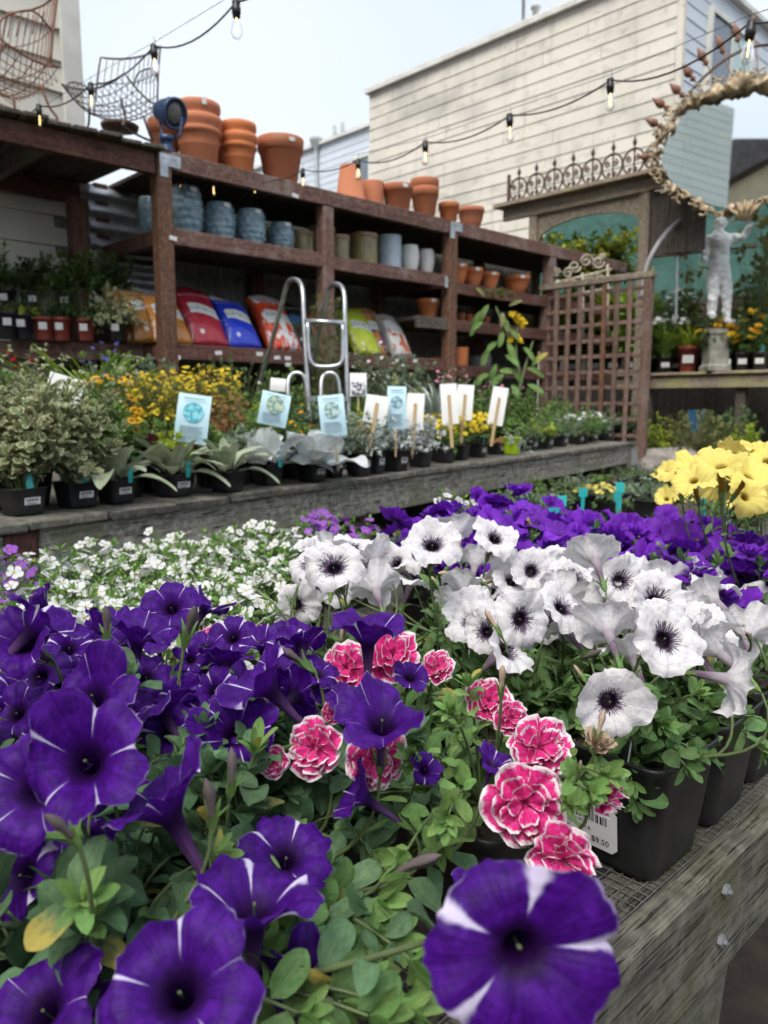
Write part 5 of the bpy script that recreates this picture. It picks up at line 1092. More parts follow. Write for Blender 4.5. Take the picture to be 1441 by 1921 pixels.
def grass(pl, n, lm, size, spread=.5):
    for k in range(n):
        a = BR.uniform(0, 6.283); e = BR.uniform(.75, 1.5); d = Vector((math.cos(a) * math.cos(e) * spread * 2, math.sin(a) * math.cos(e) * spread * 2, math.sin(e)))
        pl.leaf('strap', lm, pl.base + Vector((math.cos(a), math.sin(a), 0)) * BR.uniform(0, pl.w * .3), d, Vector((math.cos(a), math.sin(a), .8)) * -1 + Vector((0, 0, 1.6)), size * BR.uniform(.6, 1.15))
def flowers_on(pl, n, kind, mat, r, rad, z0, z1, up=.8, disc=None, stalk=True):
    for k in range(n):
        a = BR.uniform(0, 6.283); q = rad * math.sqrt(BR.random()); p = Vector((q * math.cos(a), q * math.sin(a), BR.uniform(z0, z1) - .03 * (q / rad) ** 2)); d = Vector((BR.uniform(-.6, .6), BR.uniform(-.9, .4), up)); s_ = r * BR.uniform(.75, 1.2); m = facem(p, d, s_)
        pl.flower(kind, mat, m, s_)
        if disc: pl.Fl.append((SH['disc'][0], disc, m, s_ * .4, False, 'flower_centre', False))
        if stalk: pl.stem(bez(pl.base + Vector((math.cos(a), math.sin(a), 0)) * BR.uniform(0, pl.w * .3), p * .6 + Vector((0, 0, p.z * .2)), p, 5), .001, .0008, 4)

# front row, left to right
GS = 'perennials on the middle bench'
for k, (px, py, l) in enumerate(((5, 958, 'cut by the left picture edge'), (62, 966, 'in the labelled square pot at the left'), (163, 952, 'next to the first felted sage'))):
    pl = potted('potted_plectranthus', 'bushy cream-variegated plant ' + l, 'plant', px, py, .105, .075, GS, None, True, TEAL if k else None)
    leafball(pl, 46, 'round', 'varieg', .046, .15, .14, .36, 9, .2, True, shape=.6)
    for j in range(5):
        a = BR.uniform(-.6, 2.2); p = Vector((.2 * math.cos(a) * BR.uniform(.5, 1.2), .1 * math.sin(a), BR.uniform(.36, .46))); pt = shoot(pl, pl.base, p, 'round', 'varieg', .026, 8, .0016, .3); 
    pl.finish(150, 10)
pl = potted('potted_plectranthus', 'tall variegated bush filling the upper left of the middle bench', 'plant', 40, 0, .13, .11, GS, t=.30, lab=False); leafball(pl, 70, 'round', 'varieg', .046, .22, .14, .38, 9, .25, shape=.6)
for px, py in ((85, 650), (175, 690), (250, 700), (60, 700)): q = Vector(at(px, py, 2.2)) - pl.o; shoot(pl, pl.base, q, 'round', 'varieg', .024, 9, .0018, .3)
pl.finish(200, 10)
for k, (px, py, w_, l, n, sz) in enumerate(((236, 944, .10, 'leftmost of the three grey sages, turquoise tag in front', 17, .165), (345, 931, .115, 'middle of the three grey sages, drooping leaf over its pot', 19, .175), (443, 924, .10, 'greenest of the three grey sages, under the turquoise card', 16, .165))):
    pl = potted('potted_sage', 'felted grey-leaved sage, ' + l, 'plant', px, py, w_, .075, GS, None, k < 2, TEAL if k < 2 else None, tagx=.02); rosette(pl, n - 1, 'sage', 'sage', sz * 1.15, .15, 1.45); rosette(pl, 5, 'sage', 'sage', sz * .7, .9, 1.5); pl.finish(60)
for k, (px, py, l) in enumerate(((518, 910, 'left one'), (602, 904, 'right one with a leaf bent over the pot'))):
    pl = potted('potted_senecio', 'broad-leaved silver-white senecio, ' + l, 'plant', px, py, .10, .08, GS, None, k == 1, TEAL, tagx=.02); rosette(pl, 13, 'wing', 'silver', .20, .10, 1.4); pl.finish(40)
for k, (px, py, w_, l) in enumerate(((637, 895, .085, 'first, left'), (688, 893, .095, 'second, pot with a picture label'), (716, 888, .085, 'third, pot with a small label'))):
    pl = potted('potted_chamomile', 'grey-green feathery plant with yellow button flowers, ' + l, 'plant', px, py, w_, .10, GS); leafball(pl, 26, 'lace', 'dusty' if k else 'greyg', .034, .12, .14, .27, 9); flowers_on(pl, 9, 'tuft', 'gold', .007, .09, .18, .22); pl.finish(60, 20)
for k, (px, py, l) in enumerate(((758, 884, 'left of the flat black pot'), (803, 876, 'in the flat-sided black pot'))):
    pl = potted('potted_dusty_miller', 'lacy silver cushion plant ' + l, 'plant', px, py, .105, .095, GS, None, k == 0); leafball(pl, 32, 'lace', 'silver', .038, .13, .12, .24, 9); pl.finish(80, 10)
for k, (px, py, l) in enumerate(((848, 868, 'left pot'), (875, 862, 'middle pot'), (908, 858, 'right pot beside the reddish sedum'))):
    pl = potted('potted_bidens', 'mound of tiny bright yellow flowers, ' + l, 'plant', px, py, .105, .08, GS, None, k == 2, TEAL if k != 1 else None); leafball(pl, 22, 'lace', 'mid', .024, .14, .10, .22, 7); flowers_on(pl, 90, 'five', 'canary', .013, .15, .16, .26, stalk=False); pl.finish(40, 80)
pl = potted('potted_sedum', 'small reddish sedum in a black pot left of the lime pot', 'plant', 943, 853, .10, .07, GS); leafball(pl, 20, 'tiny', 'copper', .018, .07, .08, .12, 7); pl.finish(60)
pl = potted('potted_creeper', 'pale grey creeper spilling from the lime green pot', 'plant', 972, 853, .095, .105, GS, POT_LIME, True); leafball(pl, 26, 'lace', 'dusty', .018, .12, .10, .16, 8, droop=.09); pl.finish(50)
FAR = ((1005, 846), (1034, 842), (1062, 838), (1092, 834), (1118, 829), (1144, 825), (1168, 821), (1188, 817))
for k, (px, py) in enumerate(FAR):
    pl = potted('potted_groundcover', '%s small green plant along the bench edge counted from the lime pot' % ('first', 'second', 'third', 'fourth', 'fifth', 'sixth', 'seventh', 'eighth')[k], 'plant', px, py, .105, .085, 'small green plants at the far bench end', None, True, TEAL if k % 3 else None)
    leafball(pl, 34, 'tiny' if k % 2 else 'lace', ('fine', 'mid', 'greyg')[k % 3], .032, .13, .10, .22, 8)
    if k in (3, 4): flowers_on(pl, 30, 'five', 'bacopa', .014, .12, .18, .24, stalk=False)
    pl.finish(30, 30)

# rows behind; top = photo row of the plant's crown, half = half its photo width
def back(name, label, px, half, top, t, lk, lm, ls, nsh, nl=7, fl=None, group=GS, twig=False, style='ball', lcap=40, fcap=60, h=.11, tipm=None, low=.35, arch=.25):
    p = b2px(px, t); D = depth(p); rad = half / F * D; zt_ = float(at(px, top, D)[2]) - B2Z
    pl = Plant(name, label, 'plant', p + np.array([0, 0, .002]), group); pl.w = min(.16, max(.10, rad)); pl.h = h; pot_part(pl.root, pl.w, h, None, True); pl.base = Vector((0, 0, h * .86)); zt_ = max(zt_, h + .05)
    if style == 'ball': leafball(pl, int(nsh * 1.7), lk, lm, ls * 1.3, rad, h + (zt_ - h) * low * .7, zt_, nl + 1, arch, True, tipm=tipm)
    elif style == 'grass': grass(pl, nsh, lm, zt_ - h * .8, rad / (zt_ - h * .6))
    elif style == 'rosette': rosette(pl, nsh, lk, lm, max(rad, zt_ - h), .2, 1.4)
    if fl: flowers_on(pl, fl[0], fl[1], fl[2], fl[3], rad * .95, h + (zt_ - h) * fl[4], zt_ + fl[3], disc=fl[5] if len(fl) > 5 else None)
    pl.finish(lcap, fcap); return pl
DISC = plain('brown_flower_eye', (.10, .05, .01), (.2, .1, .02), 40, .9, .2)
back('potted_salvia', 'red flowered plant at the far left behind the variegated bush', 22, 45, 665, .75, 'ovate', 'mid', .04, 14, 7, (9, 'tuft', 'red', .012, .75))
back('potted_grass', 'bright green grassy plant behind the variegated bush', 150, 45, 672, .85, 'strap', 'grass', .1, 60, style='grass')
back('potted_grass', 'green grassy tuft left of the corner post', 190, 30, 672, .95, 'strap', 'grass', .1, 50, style='grass')
back('potted_salvia', 'thin blue-spired plant in front of the left platform', 200, 40, 640, .7, 'lance', 'mid', .03, 14, 7, (16, 'tuft', 'blue', .010, .6))
back('potted_rudbeckia', 'orange-yellow daisies with dark eyes behind the variegated bush', 205, 60, 708, .45, 'ovate', 'mid', .045, 16, 7, (30, 'daisy', 'gold', .022, .55, DISC))
back('potted_rudbeckia', 'few orange daisies low between variegated bush and sage', 240, 28, 770, .22, 'ovate', 'mid', .03, 9, 6, (7, 'daisy', 'gold', .018, .5, DISC))
back('potted_spirea', 'golden feathery bush left of the turquoise card', 300, 75, 700, .55, 'lance', 'gold', .022, 46, 9, (380, 'five', 'canary', .0085, .40), lcap=60, fcap=80)
back('potted_spirea', 'coppery golden bush behind the turquoise card', 385, 75, 690, .72, 'lance', 'copper', .024, 50, 9, (300, 'five', 'canary', .009, .55), lcap=60, tipm='gold', fcap=80)
back('potted_spirea', 'russet-leaved bush right of the turquoise card', 430, 50, 740, .42, 'lance', 'copper', .020, 34, 9, None, lcap=60)
back('potted_coral_bells', 'dark burgundy leafed plant behind the grey sages', 295, 45, 775, .25, 'lance', 'burg', .05, 34, style='rosette')
back('potted_shrub', 'fine blue-green shrub below the sacks', 290, 40, 675, .95, 'needle', 'greyg', .035, 34, 12, lcap=10)
back('potted_shrub', 'low dark green shrub below the blue sack', 445, 60, 668, .95, 'tiny', 'fine', .022, 44, 10, lcap=20)
back('potted_shrub', 'leafy green plant at the left foot of the ladder', 520, 45, 695, .80, 'lance', 'mid', .045, 26, 8, (5, 'five', 'bacopa', .014, .6), lcap=40)
back('potted_viola', 'purple and yellow violas left of the ladder', 525, 40, 738, .50, 'ovate', 'mid', .022, 18, 6, (16, 'five', 'lilac', .014, .6))
back('potted_viola', 'yellow violas at the ladder foot', 590, 35, 735, .55, 'ovate', 'mid', .022, 14, 6, (14, 'five', 'canary', .014, .6))
back('potted_marigold', 'small orange flowers before the second turquoise card', 545, 50, 778, .22, 'lace', 'mid', .02, 16, 6, (14, 'tuft', 'gold', .011, .6))
back('potted_shrub', 'wispy olive-green upright shrub in a black pot seen through the ladder', 612, 32, 560, 1.0, 'needle', 'olive', .035, 46, 14, lcap=5, h=.15, low=.2, arch=.05)
back('potted_shrub', 'airy shrub with little white flowers right of the ladder', 705, 55, 645, .95, 'lance', 'greyg', .028, 36, 10, (50, 'five', 'bacopa', .012, .45), lcap=30)
back('potted_shrub', 'dark green narrow shrub beside the ladder rail', 668, 22, 700, .7, 'lance', 'dark', .03, 22, 9, lcap=20)
back('potted_lavender', 'grey-green wispy plant below the vegetable sack', 765, 50, 668, .95, 'needle', 'greyg', .04, 46, 12, lcap=10)
back('potted_euphorbia', 'pale variegated plant behind the white cards', 755, 40, 705, .60, 'lance', 'varieg', .035, 22, 8, lcap=40)
back('potted_heather', 'small green and orange plant between two cards', 668, 28, 775, .25, 'needle', 'lime', .03, 30, 9, (5, 'tuft', 'orange', .013, .6), lcap=10)
back('potted_gaura', 'pink flowered airy plant behind the blank cards', 830, 50, 690, .85, 'lance', 'olive', .03, 22, 8, (34, 'five', 'rose', .014, .45), lcap=30)
back('potted_gaura', 'pink and white flowered plant left of the trellis', 915, 50, 708, .55, 'lance', 'mid', .03, 20, 8, (26, 'five', 'rose', .013, .5), lcap=30)
back('potted_gaura', 'pale pink plant behind the last blank card', 970, 35, 728, .85, 'lance', 'mid', .03, 18, 8, (18, 'five', 'rose', .012, .5), lcap=30)
back('potted_grass', 'straw-pale grass tuft between the blank cards', 820, 28, 715, .45, 'strap', 'dusty', .1, 46, style='grass', lcap=20)
back('potted_shrub', 'ferny bright green plant right of the blank cards', 905, 32, 735, .32, 'needle', 'mid', .03, 40, 10, lcap=10)
back('potted_shrub', 'rounded leafy green plant before the trellis', 985, 50, 735, .35, 'ovate', 'mid', .03, 30, 8, lcap=40)
back('potted_shrub', 'dense mid-green plant at the trellis foot', 1060, 55, 755, .40, 'ovate', 'mid', .03, 34, 8, lcap=40)
back('potted_shrub', 'brownish trailing plant at the trellis foot', 1130, 50, 770, .45, 'lance', 'olive', .03, 30, 8, lcap=40)
back('potted_shrub', 'dark low plant right at the trellis post', 1170, 30, 785, .25, 'tiny', 'fine', .03, 24, 8, lcap=30)
back('potted_sage', 'small grey felted plant behind the greenest sage', 400, 40, 792, .20, 'sage', 'sage', .08, 14, style='rosette')
back('potted_shrub', 'green filler plant behind the silver senecios', 480, 45, 770, .28, 'ovate', 'mid', .03, 20, 7, lcap=40)
back('potted_shrub', 'green filler plant behind the chamomiles', 610, 55, 780, .35, 'lance', 'mid', .03, 22, 7, lcap=40)
back('potted_shrub', 'green filler plant behind the dusty millers', 760, 55, 770, .30, 'lance', 'fine', .03, 24, 7, lcap=40)
back('potted_shrub', 'mid-green filler behind the yellow mound', 870, 50, 775, .25, 'ovate', 'mid', .026, 24, 7, lcap=40)
for k, (px, t, top, lm, l) in enumerate(((935, .5, 760, 'mid', 'first from the left'), (1010, .22, 790, 'lime', 'second'), (1045, .65, 745, 'fine', 'third, rather tall'), (1090, .25, 780, 'mid', 'fourth'), (1110, .70, 752, 'greyg', 'fifth, greyish'), (1150, .3, 782, 'fine', 'sixth'), (1160, .8, 760, 'mid', 'seventh, at the trellis'))): back('potted_shrub', 'leafy filler at the far bench end, ' + l, px, 36, top, t, 'ovate' if k % 2 else 'tiny', lm, .03, 24, 8, lcap=30)
for k, (px, t, top, lm, lk_, l) in enumerate(((470, .55, 728, 'mid', 'ovate', 'left of the ladder'), (500, .35, 755, 'lime', 'lance', 'left of the second card'), (560, .62, 730, 'mid', 'lance', 'before the ladder rail'), (590, .40, 752, 'greyg', 'tiny', 'between two pale blue cards'), (640, .60, 735, 'fine', 'ovate', 'before the right ladder rail'), (665, .48, 748, 'mid', 'ovate', 'right of the ladder'), (720, .55, 730, 'greyg', 'lance', 'behind the tall card'), (800, .6, 728, 'lime', 'lance', 'between blank cards'), (330, .35, 770, 'mid', 'ovate', 'under the golden bush'), (130, .55, 720, 'mid', 'ovate', 'behind the variegated bush'))): back('potted_shrub', 'fresh green filler plant ' + l, px, 38, top, t, lk_, lm, .032, 24, 8, lcap=30)
for k, (px, t, top, lm, lk_, l) in enumerate(((255, .30, 800, 'mid', 'ovate', 'behind the leftmost sage'), (320, .18, 815, 'lime', 'lance', 'peeping between the sages'), (385, .25, 800, 'mid', 'ovate', 'behind the middle sage'), (455, .20, 805, 'greyg', 'lance', 'between sage and senecio'), (560, .20, 795, 'mid', 'ovate', 'behind the senecios'), (700, .22, 792, 'mid', 'lance', 'behind the chamomiles, low'), (820, .22, 788, 'lime', 'lance', 'behind the yellow mounds, low'), (950, .22, 785, 'mid', 'ovate', 'behind the lime pot'))): back('potted_shrub', 'short green plant ' + l, px, 34, top, t, lk_, lm, .034, 22, 8, lcap=30)
# tall plant with yellow trumpet flowers left of the trellis
p = at(955, 700, 6.3); pl = Plant('potted_shrub', 'tall plant with big drooping leaves and yellow flowers left of the trellis', 'plant', np.array([p[0], p[1], .75])); pl.w = .24; pot_part(pl.root, .24, .22, None, True); pl.base = Vector((0, 0, .19)); pl.h = .22
def rel(px, py, D=6.3): return Vector(at(px, py, D)) - pl.o
for pts in (((975, 720), (962, 660), (940, 600), (930, 575)), ((975, 720), (968, 660), (972, 600)), ((975, 730), (985, 690), (1000, 640))):
    pth = smooth_path([pl.base] + [rel(*q) for q in pts], 5); pl.stem(pth, .016, .008)
for px, py, d, s_ in ((905, 580, (-.6, -.3, -.7), .20), (920, 570, (-.4, -.4, -.6), .2), (945, 590, (.2, -.4, -.7), .2), (955, 575, (.5, -.3, .2), .16), (950, 640, (.3, -.5, -.8), .24), (925, 650, (-.4, -.4, -.8), .22), (930, 680, (-.3, -.4, -.7), .2), (895, 600, (-.5, -.2, -.8), .18), (935, 565, (0, .2, .9), .14), (915, 560, (-.5, 0, .6), .14), (960, 690, (.5, -.3, -.5), .2), (945, 700, (-.5, -.5, -.4), .2), (985, 690, (.6, -.3, -.2), .2), (940, 620, (-.2, -.6, -.6), .2), (985, 650, (.4, -.4, -.5), .18), (970, 705, (-.3, -.5, .2), .22), (1000, 690, (.3, -.3, .4), .2), (912, 600, (-.6, -.5, -.5), .18), (958, 615, (.4, -.6, -.6), .18), (935, 640, (-.5, -.6, -.4), .2), (948, 665, (.5, -.6, -.4), .2), (925, 700, (-.6, -.4, -.3), .2), (990, 720, (.6, -.4, -.3), .2), (955, 720, (.2, -.7, -.5), .2), (938, 585, (-.1, -.7, -.6), .17)): pl.leaf('sage', 'mid' if s_ > .17 else 'olive', rel(px + BR.uniform(-6, 6), py), d, (0, -.8, .5), s_ * .85)
for px, py in ((962, 592), (972, 598), (980, 606), (968, 604), (976, 612), (966, 632), (972, 640), (960, 640)): pl.flower('tuft', 'canary', facem(rel(px, py), (BR.uniform(-.5, .5), -.7, .5), .035), .035)
for k in range(30): q = rel(935 + BR.uniform(-25, 35), 552 + BR.uniform(-8, 10)); pl.flower('tuft', LM['olive'], facem(q, (0, -.3, 1), .02), .02)
pl.finish(40, 40)

# cards on sticks
CARD_B = plain('pale_blue_card', (.50, .70, .78), (.46, .66, .75), 4, .5, 0, rv=.06); CARD_W = plain('white_card', (.80, .80, .78), (.75, .75, .73), 4, .5, 0, rv=.03); STICK = plain('bare_wood_stick', (.52, .38, .20), (.44, .31, .16), 10, .7, .1, stretch=(1, 1, .1)); CARD_EDGE = plain('teal_card_edge', (.12, .34, .40), (.10, .3, .36), 4, .5, 0)
def disc_mat(k, a, b): return plain('round_photo_print_%d' % k, a, b, 55, .5, 0, contrast=(.42, .58))
DM = [disc_mat(0, (.05, .36, .46), (.25, .62, .70)), disc_mat(1, (.16, .30, .26), (.50, .58, .42)), disc_mat(2, (.14, .28, .28), (.48, .60, .56)), disc_mat(3, (.08, .24, .32), (.40, .56, .62))]
GREYINK = plain('grey_print', (.22, .30, .34), (.26, .34, .38), 8, .6, 0)
CARDS = [(362, 786, 58, 92, 2.66, .14, True, 0, 'turquoise information card with a round blue picture behind the sages'), (514, 768, 52, 62, 2.95, .22, True, 1, 'pale blue card tilted left with a round green picture, left of the ladder'), (624, 780, 46, 78, 3.05, -.10, True, 2, 'pale blue card with a round picture in front of the ladder'), (706, 768, 42, 52, 3.4, .15, False, 0, 'blank white card back left of the tall blue card'), (744, 765, 34, 80, 3.45, .02, True, 3, 'tall pale blue card with round picture between two blank cards'), (779, 772, 32, 68, 3.6, .04, False, 0, 'blank white card back right of the tall blue card'),
         (843, 758, 30, 76, 3.9, -.06, False, 0, 'first of three blank card backs near the pink flowers'), (872, 755, 30, 66, 4.05, .06, False, 0, 'second of three blank card backs near the pink flowers'), (934, 762, 28, 72, 4.3, .16, False, 0, 'last blank card back, right of the pink flowers'), (672, 722, 30, 44, 3.7, 0, False, 9, 'white photo card standing right of the ladder'), (522, 722, 28, 24, 3.5, .1, False, 8, 'small white card at the ladder foot'), (120, 735, 60, 60, 2.5, .3, False, 8, 'pale blank card half hidden in the variegated bush')]
for k, (px, py, wp, hp_, D, roll, front, dm, l) in enumerate(CARDS):
    w_, h_ = wp / F * D / .96, hp_ / F * D; p = at(px, py, D); o = thing('plant_card', l, 'sign card', (p[0], p[1], p[2] - h_ / 2), 0, 'cards on sticks')
    Mc = Matrix.Translation((0, 0, h_ / 2)) @ Matrix.Rotation(BR.uniform(-.35, .1) + math.atan2(-p[0], p[1]) , 4, 'Z') @ Matrix.Rotation(roll, 4, 'Y') @ Matrix.Rotation(R(-9), 4, 'X')
    cm = CARD_B if front else CARD_W; b = MB().grid(lambda a, c: ((a - .5) * w_, -.004 - .012 * math.sin(c * 3.1) * (1 if front else .3), (c - .5) * h_), 1, 8).grid(lambda a, c: ((.5 - a) * w_, -.0025 - .012 * math.sin(c * 3.1) * (1 if front else .3), (c - .5) * h_), 1, 8); co = b.build('card', cm, o, True, Mc)
    yb = -.0055 - .0125
    if front:
        MB().lathe([(w_ * .31, 0), (w_ * .31, .001), (.0005, .0011)], 28, Matrix.Translation((0, yb, h_ * .12)) @ Matrix.Rotation(R(90), 4, 'X')).build('round_picture', DM[dm], co)
        ln_ = MB().box(-w_ * .33, w_ * .33, yb, yb + .001, h_ * .39, h_ * .41)
        for j in range(7): zz = -h_ * (.17 + .035 * j); ln_.box(-w_ * .36, w_ * BR.uniform(.2, .38), yb + .002, yb + .003, zz - h_ * .006, zz + h_ * .006)
        ln_.build('print', GREYINK, co, kind='stuff')
    elif dm == 0: MB().box(-.008, .008, -.012, -.0085, -h_ * .5 - .12, h_ * .22).build('stick', STICK, o, M=Mc)
    elif dm == 9: MB().box(-w_ * .4, w_ * .4, yb, yb + .001, -h_ * .4, h_ * .1).build('printed_photo', plain('dark_photo_print', (.10, .08, .12), (.7, .7, .72), 90, .5, 0, contrast=(.45, .55)), co)
    MB().box(-.004, .004, -.001, .001, -.22, -h_ * .48).build('stake', STICK, o, M=Mc)
# ================================================================ things on the shelves
TERRA = [plain('terracotta_%d' % k, c, (c[0] * .78 + .09, c[1] * .9 + .09, c[2] + .09), 5, .85, .2, 90, rv=.15, contrast=(.5, .8)) for k, c in enumerate(((.50, .175, .085), (.58, .185, .065), (.42, .150, .080)))]
def glaze(name, c1, c2, rough=.22): return plain(name, c1, c2, 16, rough, .1, 40, rv=.2, coat=.3, contrast=(.3, .7))
G_BLUE = glaze('blue_grey_glaze', (.10, .185, .235), (.24, .34, .39)); G_OLIVE = glaze('olive_glaze', (.200, .165, .060), (.30, .25, .11), .35); G_TAN = glaze('tan_rim_glaze', (.36, .25, .16), (.28, .19, .12), .5)
G_ICE = glaze('ice_blue_glaze', (.46, .56, .64), (.40, .50, .58), .3); G_WHITE = glaze('matt_white_glaze', (.74, .74, .70), (.68, .68, .64), .45); G_GREY = plain('grey_fibre_pot', (.16, .165, .17), (.12, .125, .13), 10, .8, .1)
def on_shelf(px, wpx, ytop, dv, z):
    p = at_v(px, ytop, SV + dv); D = depth(p); return np.array([p[0], p[1], z]), wpx / 2 / F * D, float(p[2]) - z
def rim_pot(b, r, h, n=36):   # classic flower pot with a band rim and open top
    return b.lathe([(r * .62, 0), (r * .64, .003), (r * .90, h * .74), (r * .92, h * .745), (r * .965, h * .75), (r, h * .985), (r * .985, h), (r * .90, h), (r * .88, h * .96), (r * .60, h * .08), (.001, h * .07)], n)
def roll_pot(b, r, h, n=36):  # heavy pot with a rolled rim and a groove
    return b.lathe([(r * .66, 0), (r * .68, .004), (r * .80, h * .48), (r * .81, h * .485), (r * .815, h * .50), (r * .86, h * .68), (r * .95, h * .70), (r * .97, h * .76), (r * .90, h * .80), (r * .90, h * .82), (r * .99, h * .88), (r, h * .94), (r * .97, h), (r * .88, h), (r * .86, h * .95), (r * .62, h * .08), (.001, h * .07)], n)
def bowl(b, r, h, n=36): return b.lathe([(r * .45, 0), (r * .5, .003), (r * .82, h * .45), (r * .95, h * .8), (r, h * .82), (r, h), (r * .93, h), (r * .9, h * .85), (r * .45, h * .15), (.001, h * .14)], n)
def cyl(b, r, h, n=36, ribs=0): return b.lathe([(r * .93, 0), (r * .97, .004), (r, .02), (r, h - .006), (r * .98, h), (r * .92, h), (r * .90, h - .01), (r * .88, h * .1), (.001, h * .1)], max(n, ribs * 4 if ribs else n), fn=(lambda t, z, i: 1 + (.018 * math.cos(ribs * t) if 2 <= i <= 3 else 0)) if ribs else None)
def vase(b, r, h, n=36): return b.lathe([(r * .62, 0), (r * .66, .004), (r * .86, h * .22), (r, h * .55), (r * .97, h * .78), (r * .86, h * .97), (r * .84, h), (r * .78, h), (r * .78, h * .95), (r * .6, h * .1), (.001, h * .1)], n)
def scaled(b, r, h, n=60, rows=26):   # glazed planter with a fish-scale relief
    prof = []; sil = lambda t: (.60 + .41 * math.sin(math.pi * min(1, t * .66 + .16)) ** 1.0)
    for i in range(rows + 1): t = i / rows; prof.append((r * sil(t), h * t))
    prof += [(r * sil(1) * .93, h), (r * sil(1) * .9, h * .92), (r * .6, h * .2), (.001, h * .18)]
    def fn(t, z, i):
        if i < 3 or i > rows - 3: return 1
        q = z / h * 6.5; row = math.floor(q); a = (t * 12 / (2 * math.pi) + .5 * (row % 2)) % 1 - .5; e = (q - row); d = math.hypot(a * 1.9, e - 1.05); return 1 + .075 * max(0, 1 - abs(d - .55) * 2.4) - .03
    return b.lathe(prof, n, fn=fn)
PRICE = PAPER
def shelf_pot(name, label, px, wpx, ytop, dv, z, fnb, mat, group, ticket=False, lift=0., flip=False):
    p, r, h = on_shelf(px, wpx, ytop, dv, z + lift); o = thing(name, label, 'pot', p, RZ + BR.uniform(-3, 3), group)
    body = fnb(MB(), r, h).build('body', mat, o, True, Matrix.Translation((0, 0, h)) @ Matrix.Rotation(R(180), 4, 'X') if flip else None)
    if ticket:
        a = math.atan2(-p[1], -p[0]) - o.rotation_euler.z + .5; MB().box(-.02, .02, -.002, 0, -.012, .012).build('price_ticket', PRICE, o, M=Matrix.Rotation(a + R(90), 4, 'Z') @ Matrix.Translation((0, -r * 1.005, h * .9)))
    return o
TG, BG, OG = 'terracotta pots on the top shelf', 'blue glazed pots', 'olive ribbed pots'
zt0 = ZT + .001
shelf_pot('terracotta_pot', 'terracotta pot half hidden behind the blue floodlight', 308, 62, 228, .42, zt0, rim_pot, TERRA[0], TG)
shelf_pot('terracotta_pot', 'lower pot of the tallest nested pair on the top shelf', 371, 92, 224, .26, zt0, roll_pot, TERRA[0], TG)
p, r, h = on_shelf(371, 86, 197, .26, zt0 + .06); o = thing('terracotta_pot', 'upper pot of the tallest nested pair on the top shelf', 'pot', p, 0, TG); roll_pot(MB(), r * .98, h).build('body', TERRA[0], o, True)
MB().box(-.014, .014, -.002, 0, -.014, .014).build('price_ticket', PRICE, o, M=Matrix.Rotation(.5, 4, 'Z') @ Matrix.Translation((0, -r, h * .93)))
shelf_pot('terracotta_pot', 'small pot in the gap between the two nested pairs', 413, 40, 268, .45, zt0, rim_pot, TERRA[2], TG)
shelf_pot('terracotta_pot', 'lower pot of the orange nested pair on the top shelf', 447, 72, 256, .22, zt0, roll_pot, TERRA[1], TG)
p, r, h = on_shelf(447, 68, 234, .22, zt0 + .05); o = thing('terracotta_pot', 'upper pot of the orange nested pair on the top shelf', 'pot', p, 0, TG); roll_pot(MB(), r, h).build('body', TERRA[1], o, True)
shelf_pot('terracotta_pot', 'broad single flower pot with a price ticket, right of the orange pair', 526, 88, 263, .20, zt0, rim_pot, TERRA[0], TG, True)
shelf_pot('terracotta_pot', 'flower pot standing upside down on the top shelf', 657, 60, 312, .24, zt0, rim_pot, TERRA[0], TG, flip=True)
shelf_pot('terracotta_pot', 'plain pot next to the upside-down one', 699, 42, 342, .26, zt0, cyl, TERRA[0], TG)
shelf_pot('terracotta_pot', 'medium pot with a ticket left of the tall pair', 746, 60, 349, .18, zt0, rim_pot, TERRA[0], TG, True)
shelf_pot('terracotta_pot', 'lower of the two tall tapering pots', 797, 54, 354, .20, zt0, rim_pot, TERRA[0], TG)
p, r, h = on_shelf(797, 54, 338, .20, zt0 + .03); o = thing('terracotta_pot', 'upper of the two tall tapering pots', 'pot', p, 0, TG); rim_pot(MB(), r, h).build('body', TERRA[0], o, True)
shelf_pot('terracotta_pot', 'bright orange small pot left of the bowl', 842, 40, 382, .16, zt0, rim_pot, TERRA[1], TG)
shelf_pot('terracotta_bowl', 'shallow brown bowl at the right end of the top shelf', 884, 50, 391, .16, zt0, bowl, TERRA[2], TG)
zm0 = ZM + .001
for px, w_, yt, dv, l in ((281, 46, 372, .40, 'dark blue glazed pot in shade left of the corner post'), (347, 64, 352, .20, 'largest blue scale-patterned pot right of the corner post'), (411, 60, 383, .18, 'second blue scale-patterned pot'), (470, 56, 395, .16, 'third blue pot with a wavy pattern'), (528, 48, 420, .16, 'smallest and last of the blue glazed pots')): shelf_pot('glazed_pot', l, px, w_, yt, dv, zm0, scaled, G_BLUE, BG, True)
for px, w_, yt, l in ((568, 40, 436, 'olive ribbed pot in shade left of the middle post'), (604, 48, 428, 'olive ribbed pot behind the middle post'), (637, 36, 443, 'narrow olive ribbed pot right of the middle post'), (683, 50, 440, 'largest olive ribbed pot beside the ice-blue one')):
    o = shelf_pot('glazed_pot', l, px, w_, yt, .20, zm0, lambda b, r, h: cyl(b, r, h, 36, 22), G_OLIVE, OG); p, r, h = on_shelf(px, w_, yt, .20, zm0); MB().lathe([(r * 1.03, -.03), (r * 1.06, -.022), (r * 1.06, -.002), (r * 1.02, .003), (r * .9, .003), (r * .9, -.03)], 30).build('rim', G_TAN, o, True, Matrix.Translation((0, 0, h)))
shelf_pot('glazed_pot', 'ice-blue ribbed cylinder pot', 731, 44, 443, .16, zm0, lambda b, r, h: cyl(b, r, h, 36, 20), G_ICE, None)
